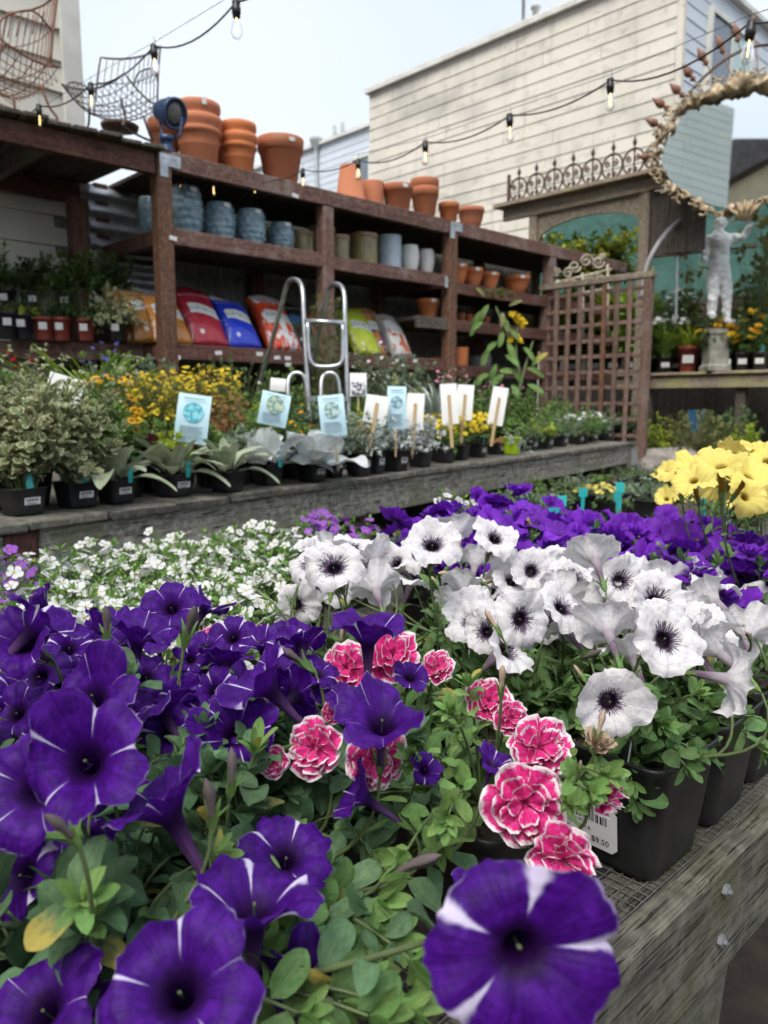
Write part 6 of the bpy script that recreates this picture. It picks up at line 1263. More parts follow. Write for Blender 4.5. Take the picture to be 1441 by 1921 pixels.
shelf_pot('glazed_pot', 'white egg-shaped pot, left of the pair', 769, 36, 461, .14, zm0, vase, G_WHITE, 'white pots'); shelf_pot('glazed_pot', 'white egg-shaped pot, right of the pair', 800, 31, 469, .14, zm0, vase, G_WHITE, 'white pots')
for px, w_, yt, l in ((858, 40, 496, 'first terracotta bowl, behind the right post'), (886, 42, 504, 'second terracotta bowl from the right post'), (918, 38, 512, 'third terracotta bowl from the right post'), (968, 52, 519, 'widest terracotta bowl near the arbor')): shelf_pot('terracotta_bowl', l + ' on the middle shelf', px, w_, yt, .16, ZM2 + .001, bowl, TERRA[1], 'terracotta bowls', True)
shelf_pot('terracotta_pot', 'orange pot with a ticket on the low shelf left of the right post', 803, 44, 562, .16, ZL + .001, rim_pot, TERRA[1], None, True)
for k, px in enumerate((866, 880, 896, 912)): shelf_pot('terracotta_pot', '%s tiny pot on the low shelf right of the post' % ('first', 'second', 'third', 'fourth')[k], px, 15, 588 + k * 2, .14, ZL + .001, rim_pot, TERRA[k % 3], 'tiny terracotta pots')
shelf_pot('terracotta_pot', 'upright terracotta cylinder at the foot of the right post', 862, 34, 652, .10, ZP - .037, cyl, TERRA[1], None); shelf_pot('fibre_pot', 'grey square-shouldered planter right of the terracotta cylinder', 900, 44, 668, .16, ZP - .037, cyl, G_GREY, None)
shelf_pot('terracotta_pot', 'dark red pot in shade below the vegetable sack', 815, 40, 672, .2, ZP - .037, rim_pot, TERRA[2], None)

# ---------------------------------------------------------------- sacks of soil leaning on the lowest shelf
def bag_mat(name, c, top, banner=(.66, .68, .66), dark=None, blob=None):
    s = NT(name); u, v = s.uv(); n = s.noise(s.comb(s.math('MULTIPLY', u, 3.), s.math('MULTIPLY', v, 4.), s.orand()), 2.2, 3)
    col = s.mix(s.math('MULTIPLY', s.step(n, .4, .7), .35), c, tuple(min(1, x * 1.5 + .03) for x in c))
    if blob: col = s.mix(s.step(s.noise(s.comb(s.math('MULTIPLY', u, 3.5), s.math('MULTIPLY', v, 3.), 2.), 1.7, 2), .50, .56), col, blob)
    w_ = s.math('ADD', s.math('ABSOLUTE', s.math('SUBTRACT', v, s.math('ADD', .52, s.math('MULTIPLY', s.math('SINE', s.math('MULTIPLY', u, 4.5)), .05)))), 0.)
    bn = s.math('MULTIPLY', s.math('SUBTRACT', 1., s.step(w_, .085, .095)), s.step(u, .20, .215)); col = s.mix(bn, col, banner)
    sq = s.math('MULTIPLY', s.step(s.noise(s.comb(s.math('MULTIPLY', u, 30.), s.math('MULTIPLY', v, 9.), 1.), 1.5, 2), .52, .58), s.math('SUBTRACT', 1., s.step(w_, .03, .045))); col = s.mix(s.math('MULTIPLY', s.math('MULTIPLY', sq, bn), .6), col, (.1, .12, .12))
    hd = s.math('MULTIPLY', s.math('SUBTRACT', 1., s.step(s.math('ABSOLUTE', s.math('SUBTRACT', v, .83)), .02, .03)), s.step(s.noise(s.comb(s.math('MULTIPLY', u, 40.), 2., 2.), 1., 1), .48, .55)); col = s.mix(s.math('MULTIPLY', hd, .55), col, (.7, .7, .7))
    dx = s.math('SUBTRACT', u, .32); dy = s.math('SUBTRACT', v, .16); ds = s.math('SQRT', s.math('ADD', s.math('MULTIPLY', dx, dx), s.math('MULTIPLY', s.math('MULTIPLY', dy, dy), 2.2))); col = s.mix(s.math('MULTIPLY', s.math('SUBTRACT', 1., s.step(ds, .05, .06)), .7), col, (.8, .78, .78))
    col = s.mix(s.step(v, .905, .915), col, top); col = s.mix(s.math('SUBTRACT', 1., s.step(u, .10, .115)), col, tuple(x * .55 for x in c))
    return s.done(col, .28, 0, .5, s.bump(s.noise(s.comb(s.math('MULTIPLY', u, 5.), s.math('MULTIPLY', v, 7.), s.orand()), 1.6, 3), .5, .02), coat=.2)
def sack(label, px, ybot, w_, L_, c, top, dv=.06, lean=38, blob=None, banner=(.66, .68, .66), yaw=0., th=.055):
    p = at_v(px, ybot, SV + dv); p[2] = ZP + .002; o = thing('soil_sack', label, 'sack', p, RZ + yaw, 'sacks of soil on the lowest shelf'); b = MB(); n = 28; rows = 22; rr = random.Random(label); vs_, uv = [], []; ph = rr.uniform(0, 9)
    for j in range(rows + 1):
        t = j / rows; prof = max(.0, 1 - abs(2 * t - .92) ** 3.2); d = .004 + th * prof ** .75; hw = w_ / 2 * (1 - .05 * prof) * (1 if t < .93 else 1 - .02 * math.sin(40 * t))
        for i in range(n):
            a = 2 * math.pi * i / n; ca, sa = math.cos(a), math.sin(a); x = hw * (abs(ca) ** .75) * (1 if ca > 0 else -1); y = d * (abs(sa) ** .8) * (1 if sa > 0 else -1)
            y += .010 * prof * mnoise.noise(Vector((x * 13, t * 5 + ph, 0))) ; zz = t * L_ + (.02 * math.sin(x * 16 + ph) if t > .95 else 0)
            vs_.append((x, y, zz)); uv.append((x / w_ + .5, t))
    fs = [(j * n + i, j * n + (i + 1) % n, (j + 1) * n + (i + 1) % n, (j + 1) * n + i) for j in range(rows) for i in range(n)] + [tuple(range(n))[::-1], tuple(rows * n + i for i in range(n))]
    b.add(vs_, fs, uv); b.build('sack_body', bag_mat('sack_print_' + label.split()[0], c, top, banner, None, blob), o, True, Matrix.Translation((0, th, .01)) @ Matrix.Rotation(R(-lean), 4, 'X')); return o
SIL = (.62, .63, .64)
sack('brown sack at the left end of the sacks, behind the corner post', 285, 652, .27, .40, (.30, .13, .04), SIL, .16, 34, yaw=.25)
sack('dull sack wedged behind the corner post', 300, 652, .27, .42, (.38, .17, .045), SIL, .10, 36, yaw=.1)
sack('orange sack just right of the corner post', 335, 652, .27, .40, (.52, .21, .040), SIL, .05, 38)
sack('crimson sack with a curved white banner', 404, 658, .28, .45, (.34, .016, .032), (.34, .016, .032), .05, 36)
sack('blue sack with a curved white banner', 470, 664, .26, .42, (.015, .040, .48), SIL, .05, 38)
sack('scarlet and white sack left of the ladder rail', 545, 668, .29, .46, (.60, .065, .020), SIL, .05, 36, blob=(.66, .68, .68))
sack('black sack with an olive print behind the ladder', 586, 668, .25, .42, (.018, .020, .018), (.02, .02, .02), .10, 34, blob=(.10, .10, .04), banner=(.05, .16, .36))
sack('red-topped dark sack behind the ladder and post', 628, 670, .25, .38, (.40, .03, .02), (.05, .02, .02), .08, 32, blob=(.04, .04, .04))
sack('lime sack with white banner right of the ladder', 700, 676, .28, .42, (.42, .50, .02), (.42, .50, .02), .05, 34)
sack('purple and orange printed sack behind the lime one', 728, 676, .27, .44, (.55, .25, .04), (.50, .27, .06), .13, 32, blob=(.20, .06, .18))
sack('white sack with a vegetable print at the right end', 764, 682, .22, .38, (.62, .62, .60), (.45, .47, .47), .05, 32, blob=(.50, .10, .03))

# ---------------------------------------------------------------- plants on the left platform
def platform_plant(name, label, px, ypt, ypb, wpx, potm, D, lk, lm, ls, half, top, nsh, style='ball', fl=None, lcap=30, low=.2, nl=9, arch=.15, lab=True, droop=.03):
    p = at(px, ypb, D); r = wpx / F * D; h = (ypb - ypt) / F * D; zb = zpl + .002 if ypb > 600 else zpl + .202
    pl = Plant(name, label, 'plant', np.array([p[0], p[1], zb]), 'potted shrubs on the left platform'); h = max(.1, h); pl.w = r; pl.h = h; pot_part(pl.root, r, h, potm, True); pl.base = Vector((0, 0, h * .86)); zt_ = float(at(px, top, D)[2]) - zb; rad = half / F * D
    if lab: a = math.atan2(-p[1], -p[0]); MB().box(-.022, .022, -.0015, 0, -.02, .02).build('sticker', PAPER, pl.root, M=Matrix.Rotation(a + R(90) + BR.uniform(-.3, .3), 4, 'Z') @ Matrix.Translation((0, -r * .49, h * .6)) @ Matrix.Rotation(R(8), 4, 'X'))
    leafball(pl, nsh, lk, lm, ls, rad, h + (zt_ - h) * low, zt_, nl, arch, True, droop=droop)
    pl.finish(lcap, 20); return pl
PPS = ((14, 590, 640, 44, None, 4.35, 'tiny', 'fine', .035, 40, 560, 26, 'low grey-green shrub in a black pot at the left edge'), (46, 592, 640, 40, None, 4.4, 'tiny', 'lime', .030, 34, 575, 22, 'low yellow-green shrub in a black pot'), (84, 600, 642, 38, POT_RED, 4.45, 'tiny', 'dark', .026, 38, 540, 34, 'dark fine shrub in the first red pot'), (118, 600, 642, 36, POT_RED, 4.48, 'tiny', 'dark', .026, 36, 545, 34, 'dark fine shrub in the second red pot'), (163, 602, 642, 36, POT_RED, 4.5, 'tiny', 'dark', .028, 38, 535, 34, 'dark fine shrub in the third red pot'), (222, 604, 644, 34, None, 4.5, 'tiny', 'varieg', .032, 52, 530, 60, 'cream-variegated shrub cascading from a black pot'))
for px, yt, yb, w_, pm, D, lk, lm, ls, half, top, n, l in PPS: platform_plant('potted_shrub', l + ' on the left platform', px, yt, yb, w_, pm, D, lk, lm, ls, half, top, n, droop=.12 if px == 222 else .03)
for px, yt, yb, w_, D, lk, lm, ls, half, top, n, l in ((12, 530, 568, 40, 4.7, 'ovate', 'mid', .05, 38, 465, 22, 'leafy green shrub in a black pot on the step, far left'), (58, 532, 566, 38, 4.72, 'ovate', 'dark', .045, 40, 485, 26, 'dark leafy shrub in a labelled black pot on the step'), (125, 532, 566, 36, 4.75, 'ovate', 'mid', .05, 48, 480, 40, 'dense green shrub in the middle of the step'), (185, 532, 566, 36, 4.75, 'ovate', 'mid', .05, 42, 480, 40, 'bright green shrub at the right of the step'), (225, 540, 568, 34, 4.72, 'ovate', 'dark', .045, 36, 480, 34, 'dark green shrub against the red roof post')): platform_plant('potted_shrub', l, px, yt, yb, w_, None, D, lk, lm, ls, half, top, n)
pl = Plant('potted_grevillea', 'thin feathery young tree rising against the clapboard wall', 'plant', np.array([*at(70, 566, 4.95)[:2], zpl + .202]), None); pl.w = .12; pl.h = .12; pot_part(pl.root, .12, .12, None, True); pl.base = Vector((0, 0, .1))
def rl(px, py, D=4.95): return Vector(at(px, py, D)) - pl.o
trunk = smooth_path([pl.base, rl(68, 500), rl(62, 450), rl(60, 420), rl(58, 385)], 5); pl.stem(trunk, .007, .003, 6, True)
for (cx, cy, n, rr_) in ((58, 395, 26, 24), (62, 440, 26, 18), (92, 465, 16, 18), (45, 412, 12, 16), (78, 410, 10, 16), (68, 485, 14, 22), (100, 452, 8, 10)):
    c = rl(cx, cy); near = min(trunk, key=lambda q: (q - c).length); pl.stem(bez(near, near.lerp(c, .5) + Vector((0, 0, .02)), c, 4), .003, .002, 4, True)
    for k in range(n): d = rnd_dir(-.3, 1.3); pl.leaf('needle', 'fine', c + d * .01, d, (0, 0, 1), rr_ / F * 4.95 * BR.uniform(.6, 1.2) )
pl.finish(20)
# ================================================================ aluminium platform ladder
ALU = plain('brushed_aluminium', (.52, .53, .54), (.40, .41, .42), 20, .34, .05, 80, metal=.9, rv=.04)
lo = np.array([*at(610, 760, 3.7)[:2], .35]); ld = thing('step_ladder', 'aluminium folding step ladder with two hooped handrails behind the flower cards', 'ladder', lo)
def lp_(px, py, D=3.75): return Vector(at(px, py, D)) - Vector(lo)
MB().tube(smooth_path([lp_(586, 900, 3.7), lp_(578, 740, 3.7), lp_(570, 600, 3.72), lp_(568, 550, 3.74), lp_(562, 530, 3.78), lp_(550, 524, 3.84), lp_(539, 533, 3.9), lp_(530, 565, 3.96), lp_(510, 640, 4.08), lp_(490, 710, 4.2), lp_(470, 790, 4.3)], 5), .0118, 8).build('handrail', ALU, ld, True)
MB().tube(smooth_path([lp_(660, 900, 3.7), lp_(652, 740, 3.7), lp_(647, 600, 3.72), lp_(646, 556, 3.74), lp_(640, 538, 3.78), lp_(629, 533, 3.84), lp_(619, 541, 3.9), lp_(610, 572, 3.96), lp_(597, 630, 4.1), lp_(585, 700, 4.25)], 5), .0118, 8).build('handrail', ALU, ld, True)
MB().tube([lp_(571, 602, 3.71), lp_(647, 606, 3.71)], .012, 8).build('crossbar', ALU, ld, True)
MB().tube(smooth_path([lp_(577, 604, 3.7), lp_(579, 660, 3.7), lp_(586, 682, 3.7), lp_(600, 688, 3.7), lp_(628, 687, 3.7), lp_(640, 680, 3.7), lp_(643, 660, 3.7), lp_(643, 608, 3.7)], 5), .011, 8).build('knee_loop', ALU, ld, True)
for dx in (0, 62): MB().tube(smooth_path([lp_(540 + dx, 760, 3.66), lp_(541 + dx, 715, 3.68), lp_(550 + dx, 701, 3.7), lp_(566 + dx, 702, 3.7), lp_(574 + dx, 720, 3.7), lp_(577 + dx, 760, 3.7)], 5), .010, 8).build('foot_loop', ALU, ld, True)
for py in (748, 830): a, b_ = lp_(578, py, 3.68), lp_(655, py, 3.68); MB().box(0, (b_ - a).length, -.10, .10, -.012, .012).build('tread', ALU, ld, M=Matrix.Translation(a + Vector((0, .1, 0))))

# ================================================================ floodlight on the corner post
NAVY = plain('navy_enamel', (.020, .050, .130), (.012, .032, .085), 14, .35, .1, 50); LENS = plain('dull_lens', (.10, .10, .095), (.16, .15, .14), 20, .25, .05)
p = at_v(313, 275, SV + .02); fl_ = thing('floodlight', 'navy blue outdoor floodlight clamped on top of the corner post', 'lamp', (p[0], p[1], ZT)); fo = Vector(fl_.location); c = Vector(at(320, 212, depth(p))) - fo; s_ = depth(p) / F
ax = Vector((.80, -.52, -.30)).normalized(); Mh = frame_m(c, Vector((0, 0, 1)).cross(ax), ax) ; r = 27 * s_
hd = MB().lathe([(r * .2, -r * 1.3), (r * .62, -r * 1.2), (r * .82, -r * .7), (r * .85, -r * .1), (r * .97, -r * .05), (r * .97, r * .35), (r * 1.05, r * .37), (r * 1.05, r * .55), (r * .86, r * .55), (r * .84, r * .42)], 32, fn=lambda t, z, i: 1 + (.05 * (math.cos(16 * t) > 0) if 4 <= i <= 5 else 0)).build('lamp_head', NAVY, fl_, True, Mh)
MB().lathe([(r * .85, r * .43), (r * .4, r * .50), (.001, r * .52)], 28).build('lens', LENS, hd, True)
for s2 in (-1, 1): MB().tube([c + Vector((s2 * r * .8, -.01 * s2, -r * .3)), c + Vector((s2 * r * .62, 0, -r * 1.5)), Vector((s2 * .012, 0, .085))], .008, 6).build('yoke_arm', NAVY, fl_, True)
MB().lathe([(.05, 0), (.05, .02), (.032, .03), (.034, .07), (.045, .075), (.04, .1), (.001, .11)], 14).build('clamp', NAVY, fl_, True)

# ================================================================ wire armchairs on the plank roof
def wire_chair(label, px, py, D, wpx, mat, yaw, base, flip=1):
    p = at(px, py, D); o = thing('wire_chair', label, 'chair', p, yaw, 'wire chairs on the roof'); S = wpx / F * D
    def shell(a, b_):      # a across -1..1, b along 0 front .. 1 top of the back
        if b_ < .5: t = b_ / .5; y = -.42 + .62 * t; z = .10 - .10 * math.sin(t * 2.2) + .05 * (1 - t) ** 2
        else: t = (b_ - .5) / .5; y = .20 + .08 * t + .06 * t * t; z = .02 + .74 * t
        wv = .44 * (1 - .12 * abs(b_ - .5)); z += .10 * a * a * (1 if b_ < .5 else .2); y -= .10 * a * a * (b_ > .5); return Vector((a * wv, y, z + .22)) * S
    fr = MB(); rim = [shell(a, 0) for a in np.linspace(-1, 1, 9)] + [shell(1, b_) for b_ in np.linspace(.05, 1, 16)] + [shell(a, 1) for a in np.linspace(.85, -.85, 9)] + [shell(-1, b_) for b_ in np.linspace(1, .05, 16)]
    fr.tube(rim, .006, 6, closed=True).build('frame', mat, o, True)
    g_ = MB()
    for a in np.linspace(-1, 1, 13)[1:-1]: g_.tube([shell(a, b_) for b_ in np.linspace(0, 1, 15)], .003, 4)
    g_.build('long_wires', mat, o, True, kind='stuff'); g_ = MB()
    for b_ in (.08, .16, .24, .32, .40, .47, .62, .80): g_.tube([shell(a, b_) for a in np.linspace(-1, 1, 11)], .003, 4)
    g_.build('cross_wires', mat, o, True, kind='stuff')
    for sd in (-1, 1):
        A = shell(sd, .12); B = shell(sd, .72); C = (A + B) / 2 + Vector((sd * .10, 0, .14)) * S; ar_ = MB().tube(smooth_path([A, A + Vector((sd * .06, 0, .12)) * S, C, B], 5), .005, 6)
        for k in range(5): q = A.lerp(B, .15 + .15 * k); ar_.tube([q, q + Vector((sd * .08, 0, .13)) * S], .003, 4)
        ar_.build('armrest', mat, o, True, kind='stuff')
        MB().tube(smooth_path([shell(sd * .5, .15), Vector((sd * .25, -.22, .1)) * S, Vector((sd * .26, -.26, 0)) * S, Vector((sd * .26, .22, 0)) * S, Vector((sd * .25, .18, .1)) * S, shell(sd * .5, .45)], 5), .007, 6).build('leg', mat, o, True)
    if base: MB().lathe([(.001, 0), (.20 * S, .01), (.21 * S, .03), (.001, .045)], 20, Matrix.Translation((0, 0, .07 * S))).build('seat_pad', M['iron'], o, True)
    return o
wire_chair('rust-coloured wire armchair at the left edge on the plank roof', 22, 225, 4.2, 235, M['rust'], R(-38), False)
wire_chair('grey wire armchair on the plank roof beside the house corner', 226, 258, 4.62, 165, M['grey_wire'], R(-20), True)

# ================================================================ string lights
CABLE = plain('black_cable', (.020, .022, .018), (.03, .03, .026), 20, .55, 0); SOCK = plain('black_socket', (.012, .012, .013), (.018, .018, .018), 20, .45, .1)
gm = NT('clear_bulb_glass'); gb = gm.n('ShaderNodeBsdfGlass'); gb.inputs['IOR'].default_value = 1.12; gb.inputs['Roughness'].default_value = 0; gt = gm.n('ShaderNodeBsdfTransparent'); gx = gm.n('ShaderNodeMixShader'); gx.inputs[0].default_value = .55; gm.l(gb.outputs[0], gx.inputs[1]); gm.l(gt.outputs[0], gx.inputs[2]); gm.l(gx.outputs[0], gm.o.inputs[0]); BULB = gm.m
fm_ = NT('amber_filament'); fe = fm_.n('ShaderNodeEmission'); fe.inputs[0].default_value = (1, .68, .26, 1); fe.inputs[1].default_value = 1.6; fm_.l(fe.outputs[0], fm_.o.inputs[0]); FIL = fm_.m
sk = MB().lathe([(.004, .052), (.0115, .050), (.0135, .044), (.0125, .030), (.0145, .028), (.0145, .012), (.0125, .010), (.0125, 0), (.001, 0)], 14); sock_me = mesh_np('lamp_socket', sk.v, sk.f, None, [SOCK])
bb = MB().lathe([(.0085, .002), (.009, -.006), (.0145, -.020), (.0185, -.036), (.0185, -.046), (.013, -.058), (.0045, -.064), (.0005, -.065)], 16); bulb_me = mesh_np('bulb', bb.v, bb.f, None, [BULB])
ff = MB().tube([(0, 0, 0), (0, 0, -.014)], .002, 5).tube([(-.003, 0, -.014), (-.003, 0, -.044), (.003, 0, -.044), (.003, 0, -.014)], .0012, 5); fil_me = mesh_np('filament', ff.v, ff.f, None, [FIL])
def string(label, bulbs, ends, wire_pts=None, hooks=True):
    pts = [Vector(at(*b)) for b in bulbs]; o = thing('string_lights', label, 'string lights', pts[0]); P0 = pts[0]; e0 = [Vector(at(*e)) for e in ends[0]]; e1 = [Vector(at(*e)) for e in ends[1]]; allp = e0 + pts + e1; path = []
    for i in range(len(allp) - 1):
        a, b_ = allp[i], allp[i + 1]; sag = (b_ - a).length * .07
        for k in range(10): t = k / 10; path.append(a.lerp(b_, t) - Vector((0, 0, sag * 4 * t * (1 - t))) - P0)
    path.append(allp[-1] - P0); MB().tube(path, .0032, 6).build('cable', CABLE, o, True)
    for q in pts:
        s2 = link('lamp_socket', sock_me, o, Matrix.Translation(q - P0 - Vector((0, 0, .045))) @ Euler((BR.uniform(-.08, .08), BR.uniform(-.08, .08), BR.uniform(0, 6))).to_matrix().to_4x4()); link('bulb', bulb_me, s2); link('filament', fil_me, s2)
        if hooks: MB().tube([q - P0, q - P0 + Vector((.004, 0, .018)), q - P0 + Vector((0, 0, .034))], .0012, 4).build('hook', M['grey_wire'], o, True)
    if wire_pts: MB().tube([Vector(at(*a)) - P0 for a in wire_pts], .0012, 4).build('guy_wire', M['grey_wire'], o, True)
string('string of clear bulbs running up across the sky at the top left', [(73, 198, 3.75), (170, 158, 3.4), (289, 86, 3.0), (443, 4, 2.45)], ([(-60, 240, 4.2), (0, 228, 4.05)], [(600, -120, 2.1)]), [(20, 235, 4.1), (166, 148, 3.4), (288, 80, 3.0), (420, 0, 2.5), (560, -90, 2.2)])
string('long string of clear bulbs from the shelf up to the top right corner', [(568, 318, 4.55), (672, 300, 4.25), (798, 266, 3.7), (957, 216, 3.25), (1146, 150, 2.85), (1408, 42, 2.15)], ([(478, 338, 4.85), (520, 336, 4.7)], [(1500, 18, 2.0)]), [(660, 292, 4.3), (798, 260, 3.7), (957, 205, 3.25), (1146, 140, 2.85), (1408, 28, 2.15), (1480, 5, 2.05)])
string('short string of bulbs hanging in the shade under the top shelf beam', [(338, 333, 4.62), (400, 336, 4.8), (478, 334, 5.0)], ([(322, 326, 4.55)], [(530, 345, 5.1)]), None, False)

# ================================================================ gilt mirror, iron fan, statue
GILT = plain('tarnished_gilt', (.46, .36, .22), (.24, .18, .11), 16, .5, .6, 45, metal=.35, rv=.1, contrast=(.3, .7))
mD = 6.5; mc = at(1396, 272, mD); mr_x, mr_y = 140 / F * mD, 108 / F * mD
mi = thing('gilt_mirror', 'ornate gilt baroque mirror at the right edge reflecting a pale house', 'mirror', mc); nm = Vector((-.46, -.88, .10)).normalized(); Mm = frame_m((0, 0, 0), Vector((1, 0, 0)) - nm * nm.x, nm)
def oval(t, k=1.0): return (mr_x * k * math.cos(t) * (1 + .06 * math.cos(2 * t)), mr_y * k * math.sin(t) * (1 + .08 * math.sin(3 * t + .6)))
pth = []; rad_ = []; nseg = 220
for i in range(nseg):
    t = 2 * math.pi * i / nseg; x, y = oval(t, 1.06 + .03 * math.sin(9 * t)); pth.append((x, y, .01)); top = max(0, math.sin(t)) ** 3; rad_.append(.022 + .055 * top + .012 * math.sin(17 * t) + .010 * math.sin(29 * t + 1))
fb_ = MB().tube(pth, rad_, 20, closed=True); fb_.v = [tuple(Vector(q) + Vector((1, 1, 1)) * .0 + Vector((mnoise.noise(Vector(q) * 9), mnoise.noise(Vector(q) * 9 + Vector((5, 0, 0))), abs(mnoise.noise(Vector(q) * 17)) * 1.6)) * .045 + Vector((mnoise.noise(Vector(q) * 31), mnoise.noise(Vector(q) * 31 + Vector((5, 0, 0))), mnoise.noise(Vector(q) * 31 + Vector((0, 9, 0))))) * .022) for q in fb_.v]
fb_.build('frame', GILT, mi, True, Mm)
for k in range(64):       # leaf scrolls along the frame
    t = 2 * math.pi * (k + .5 * BR.random()) / 64; x, y = oval(t, 1.06 + .10 * BR.random() + .12 * max(0, math.sin(t)) ** 3); b = MB(); sg = BR.choice((-1, 1)); a0 = t + BR.uniform(-1, 1); rr_ = BR.uniform(.022, .05)
    pts = [Vector((x, y, .05)) + Vector((math.cos(a0 + sg * q * 5.5), math.sin(a0 + sg * q * 5.5), 0)) * rr_ * (1 - .75 * q) + Vector((0, 0, .03 * q)) for q in [i / 12 for i in range(13)]]; b.tube(pts, [.011 - .006 * i / 12 for i in range(13)], 6); b.build('scroll', GILT, mi, True, Mm)
t = -1.55; x, y = oval(t, 1.1); b = MB()
b.grid(lambda a, c: (x + (a - .5) * .22 * (.25 + c), y - .09 + .17 * c * (1 - .35 * (2 * a - 1) ** 2), .06 + .03 * math.sin(a * 9 * math.pi) * c + .04 * math.sin(c * 3)), 36, 6); b.build('shell_ornament', GILT, mi, True, Mm)
gls = MB(); gls.add([(0, 0, .012)] + [(*oval(2 * math.pi * i / 64, .985), .012) for i in range(64)], [(0, i + 1, (i + 1) % 64 + 1) for i in range(64)]); gls.add([(0, 0, .004)] + [(*oval(2 * math.pi * i / 64, .985), .004) for i in range(64)], [(0, (i + 1) % 64 + 1, i + 1) for i in range(64)])
gls.build('mirror_glass', NT('mirror_silvering').done((.86, .90, .90), .02, 1.0), mi, False, Mm)
# what it reflects: a pale clapboard house and a low tan one behind the photographer
nrm_w = np.array(Mm.to_3x3() @ Vector((0, 0, 1)))
def reflect(px, py, dist):
    d = ray(px, py); d = d / np.linalg.norm(d); k = ((mc - CAM) @ nrm_w) / (d @ nrm_w); hit = CAM + d * k; rf = d - 2 * (d @ nrm_w) * nrm_w; return hit + rf / np.linalg.norm(rf[:2]) * dist
E1 = reflect(1368, 330, 19.); E0 = reflect(1215, 330, 17.); dW = (E0 - E1); dW[2] = 0; Lw = float(np.linalg.norm(dW)); zW = float(reflect(1347, 215, 19.)[2])
rh = thing('clapboard_house', 'pale green clapboard house seen only in the gilt mirror', 'house', (E1[0], E1[1], 0), math.atan2(dW[1], dW[0])); sgn = 1 if np.cross(dW[:2], (mc - E1)[:2]) < 0 else -1
MB().box(.012, Lw + 3, .012 * sgn if sgn > 0 else -5, 5 if sgn > 0 else -.012, 0, max(zW, 5)).build('wall', M['pale_green'], rh)
siding(rh, 'm', 0, Lw + 3, .2, max(zW, 5), .26, M['pale_green'], Matrix() if sgn > 0 else Matrix.Translation((Lw + 3, 0, 0)) @ Matrix.Rotation(R(180), 4, 'Z'))
T0 = reflect(1405, 345, 26.); th_ = thing('cottage', 'low tan cottage with a brown roof seen only in the gilt mirror', 'house', (T0[0], T0[1], 0), math.atan2(dW[1], dW[0])); zt2 = float(T0[2])
MB().box(-12, .5, -3, 3, 0, zt2).build('wall', plain('tan_render', (.48, .40, .27), (.42, .35, .24), 2, .8, .2), th_); rf_ = MB(); rf_.add([(-12.4, -3.4, zt2), (.9, -3.4, zt2), (.9, 3.4, zt2), (-12.4, 3.4, zt2), (-12.4, 0, zt2 + 1.6), (.9, 0, zt2 + 1.6)], [(0, 1, 5, 4), (2, 3, 4, 5), (1, 2, 5), (3, 0, 4), (3, 2, 1, 0)]); rf_.build('roof', M['roof_dark'], th_)

fn_ = thing('iron_fan', 'iron half-wheel ornament with rusty leaf tips behind the gilt mirror', 'ornament', at(1408, 300, 6.9)); fo = Vector(fn_.location); fD = 6.9
def fp(px, py): return Vector(at(px, py, fD)) - fo
arc = [(1246, 330), (1250, 262), (1272, 205), (1306, 160), (1352, 118), (1400, 92), (1450, 84), (1500, 95)]; MB().tube(smooth_path([fp(*q) for q in arc], 6), .013, 6).build('arch_bar', M['iron'], fn_, True)
lt = MB().lathe([(.006, 0), (.03, .03), (.012, .05), (.035, .075), (.040, .10), (.018, .15), (.001, .19)], 7); leaf_me = mesh_np('leaf_tip', lt.v, lt.f, None, [M['rust']])
for tx, ty in ((1198, 293), (1212, 224), (1226, 186), (1258, 158), (1282, 124), (1310, 92), (1346, 68), (1378, 45), (1412, 30), (1450, 28)):
    a = fp(tx, ty); c = fp(1440, 330); d = (a - c).normalized(); q = a - d * .17; MB().tube([q, q.lerp(c, .55)], .007, 5).build('rod', M['arbor_wood'], fn_, True); link('leaf_tip', leaf_me, fn_, Matrix.Translation(q) @ d.to_track_quat('Z', 'Y').to_matrix().to_4x4())

# white plaster figure with one arm raised
PLASTER = plain('chalky_plaster', (.84, .85, .84), (.66, .68, .67), 9, .8, .5, 30, contrast=(.4, .75))
sD = 7.2
base_p = at(1345, 618, sD); stt = thing('plaster_statue', 'white plaster statue of a standing man with his left arm raised', 'statue', base_p); so_ = Vector(stt.location)
def sp(px, py, dy=0.): return Vector(at(px, py, sD)) - so_ + Vector((0, dy, 0))
J = {'pel': (sp(1348, 508), .085), 'wst': (sp(1349, 488), .078), 'chs': (sp(1350, 462), .095), 'shc': (sp(1350, 447), .075), 'nck': (sp(1349, 436), .036), 'chin': (sp(1349, 428), .045), 'head': (sp(1352, 418), .062), 'top': (sp(1353, 409), .045),
     'lsh': (sp(1330, 449), .045), 'lel': (sp(1323, 472), .036), 'lwr': (sp(1319, 486, -.03), .027), 'lha': (sp(1318, 494, -.05), .024), 'rsh': (sp(1371, 448), .046), 'rel': (sp(1391, 446, -.02), .038), 'rwr': (sp(1401, 430, -.06), .027), 'rha': (sp(1403, 419, -.07), .026),
     'lhip': (sp(1338, 520), .066), 'lkn': (sp(1336, 556, -.03), .050), 'lan': (sp(1334, 590), .034), 'lft': (sp(1333, 596, -.06), .032), 'rhip': (sp(1359, 520), .066), 'rkn': (sp(1362, 558, -.02), .050), 'ran': (sp(1363, 598), .034), 'rft': (sp(1369, 610, -.07), .036)}
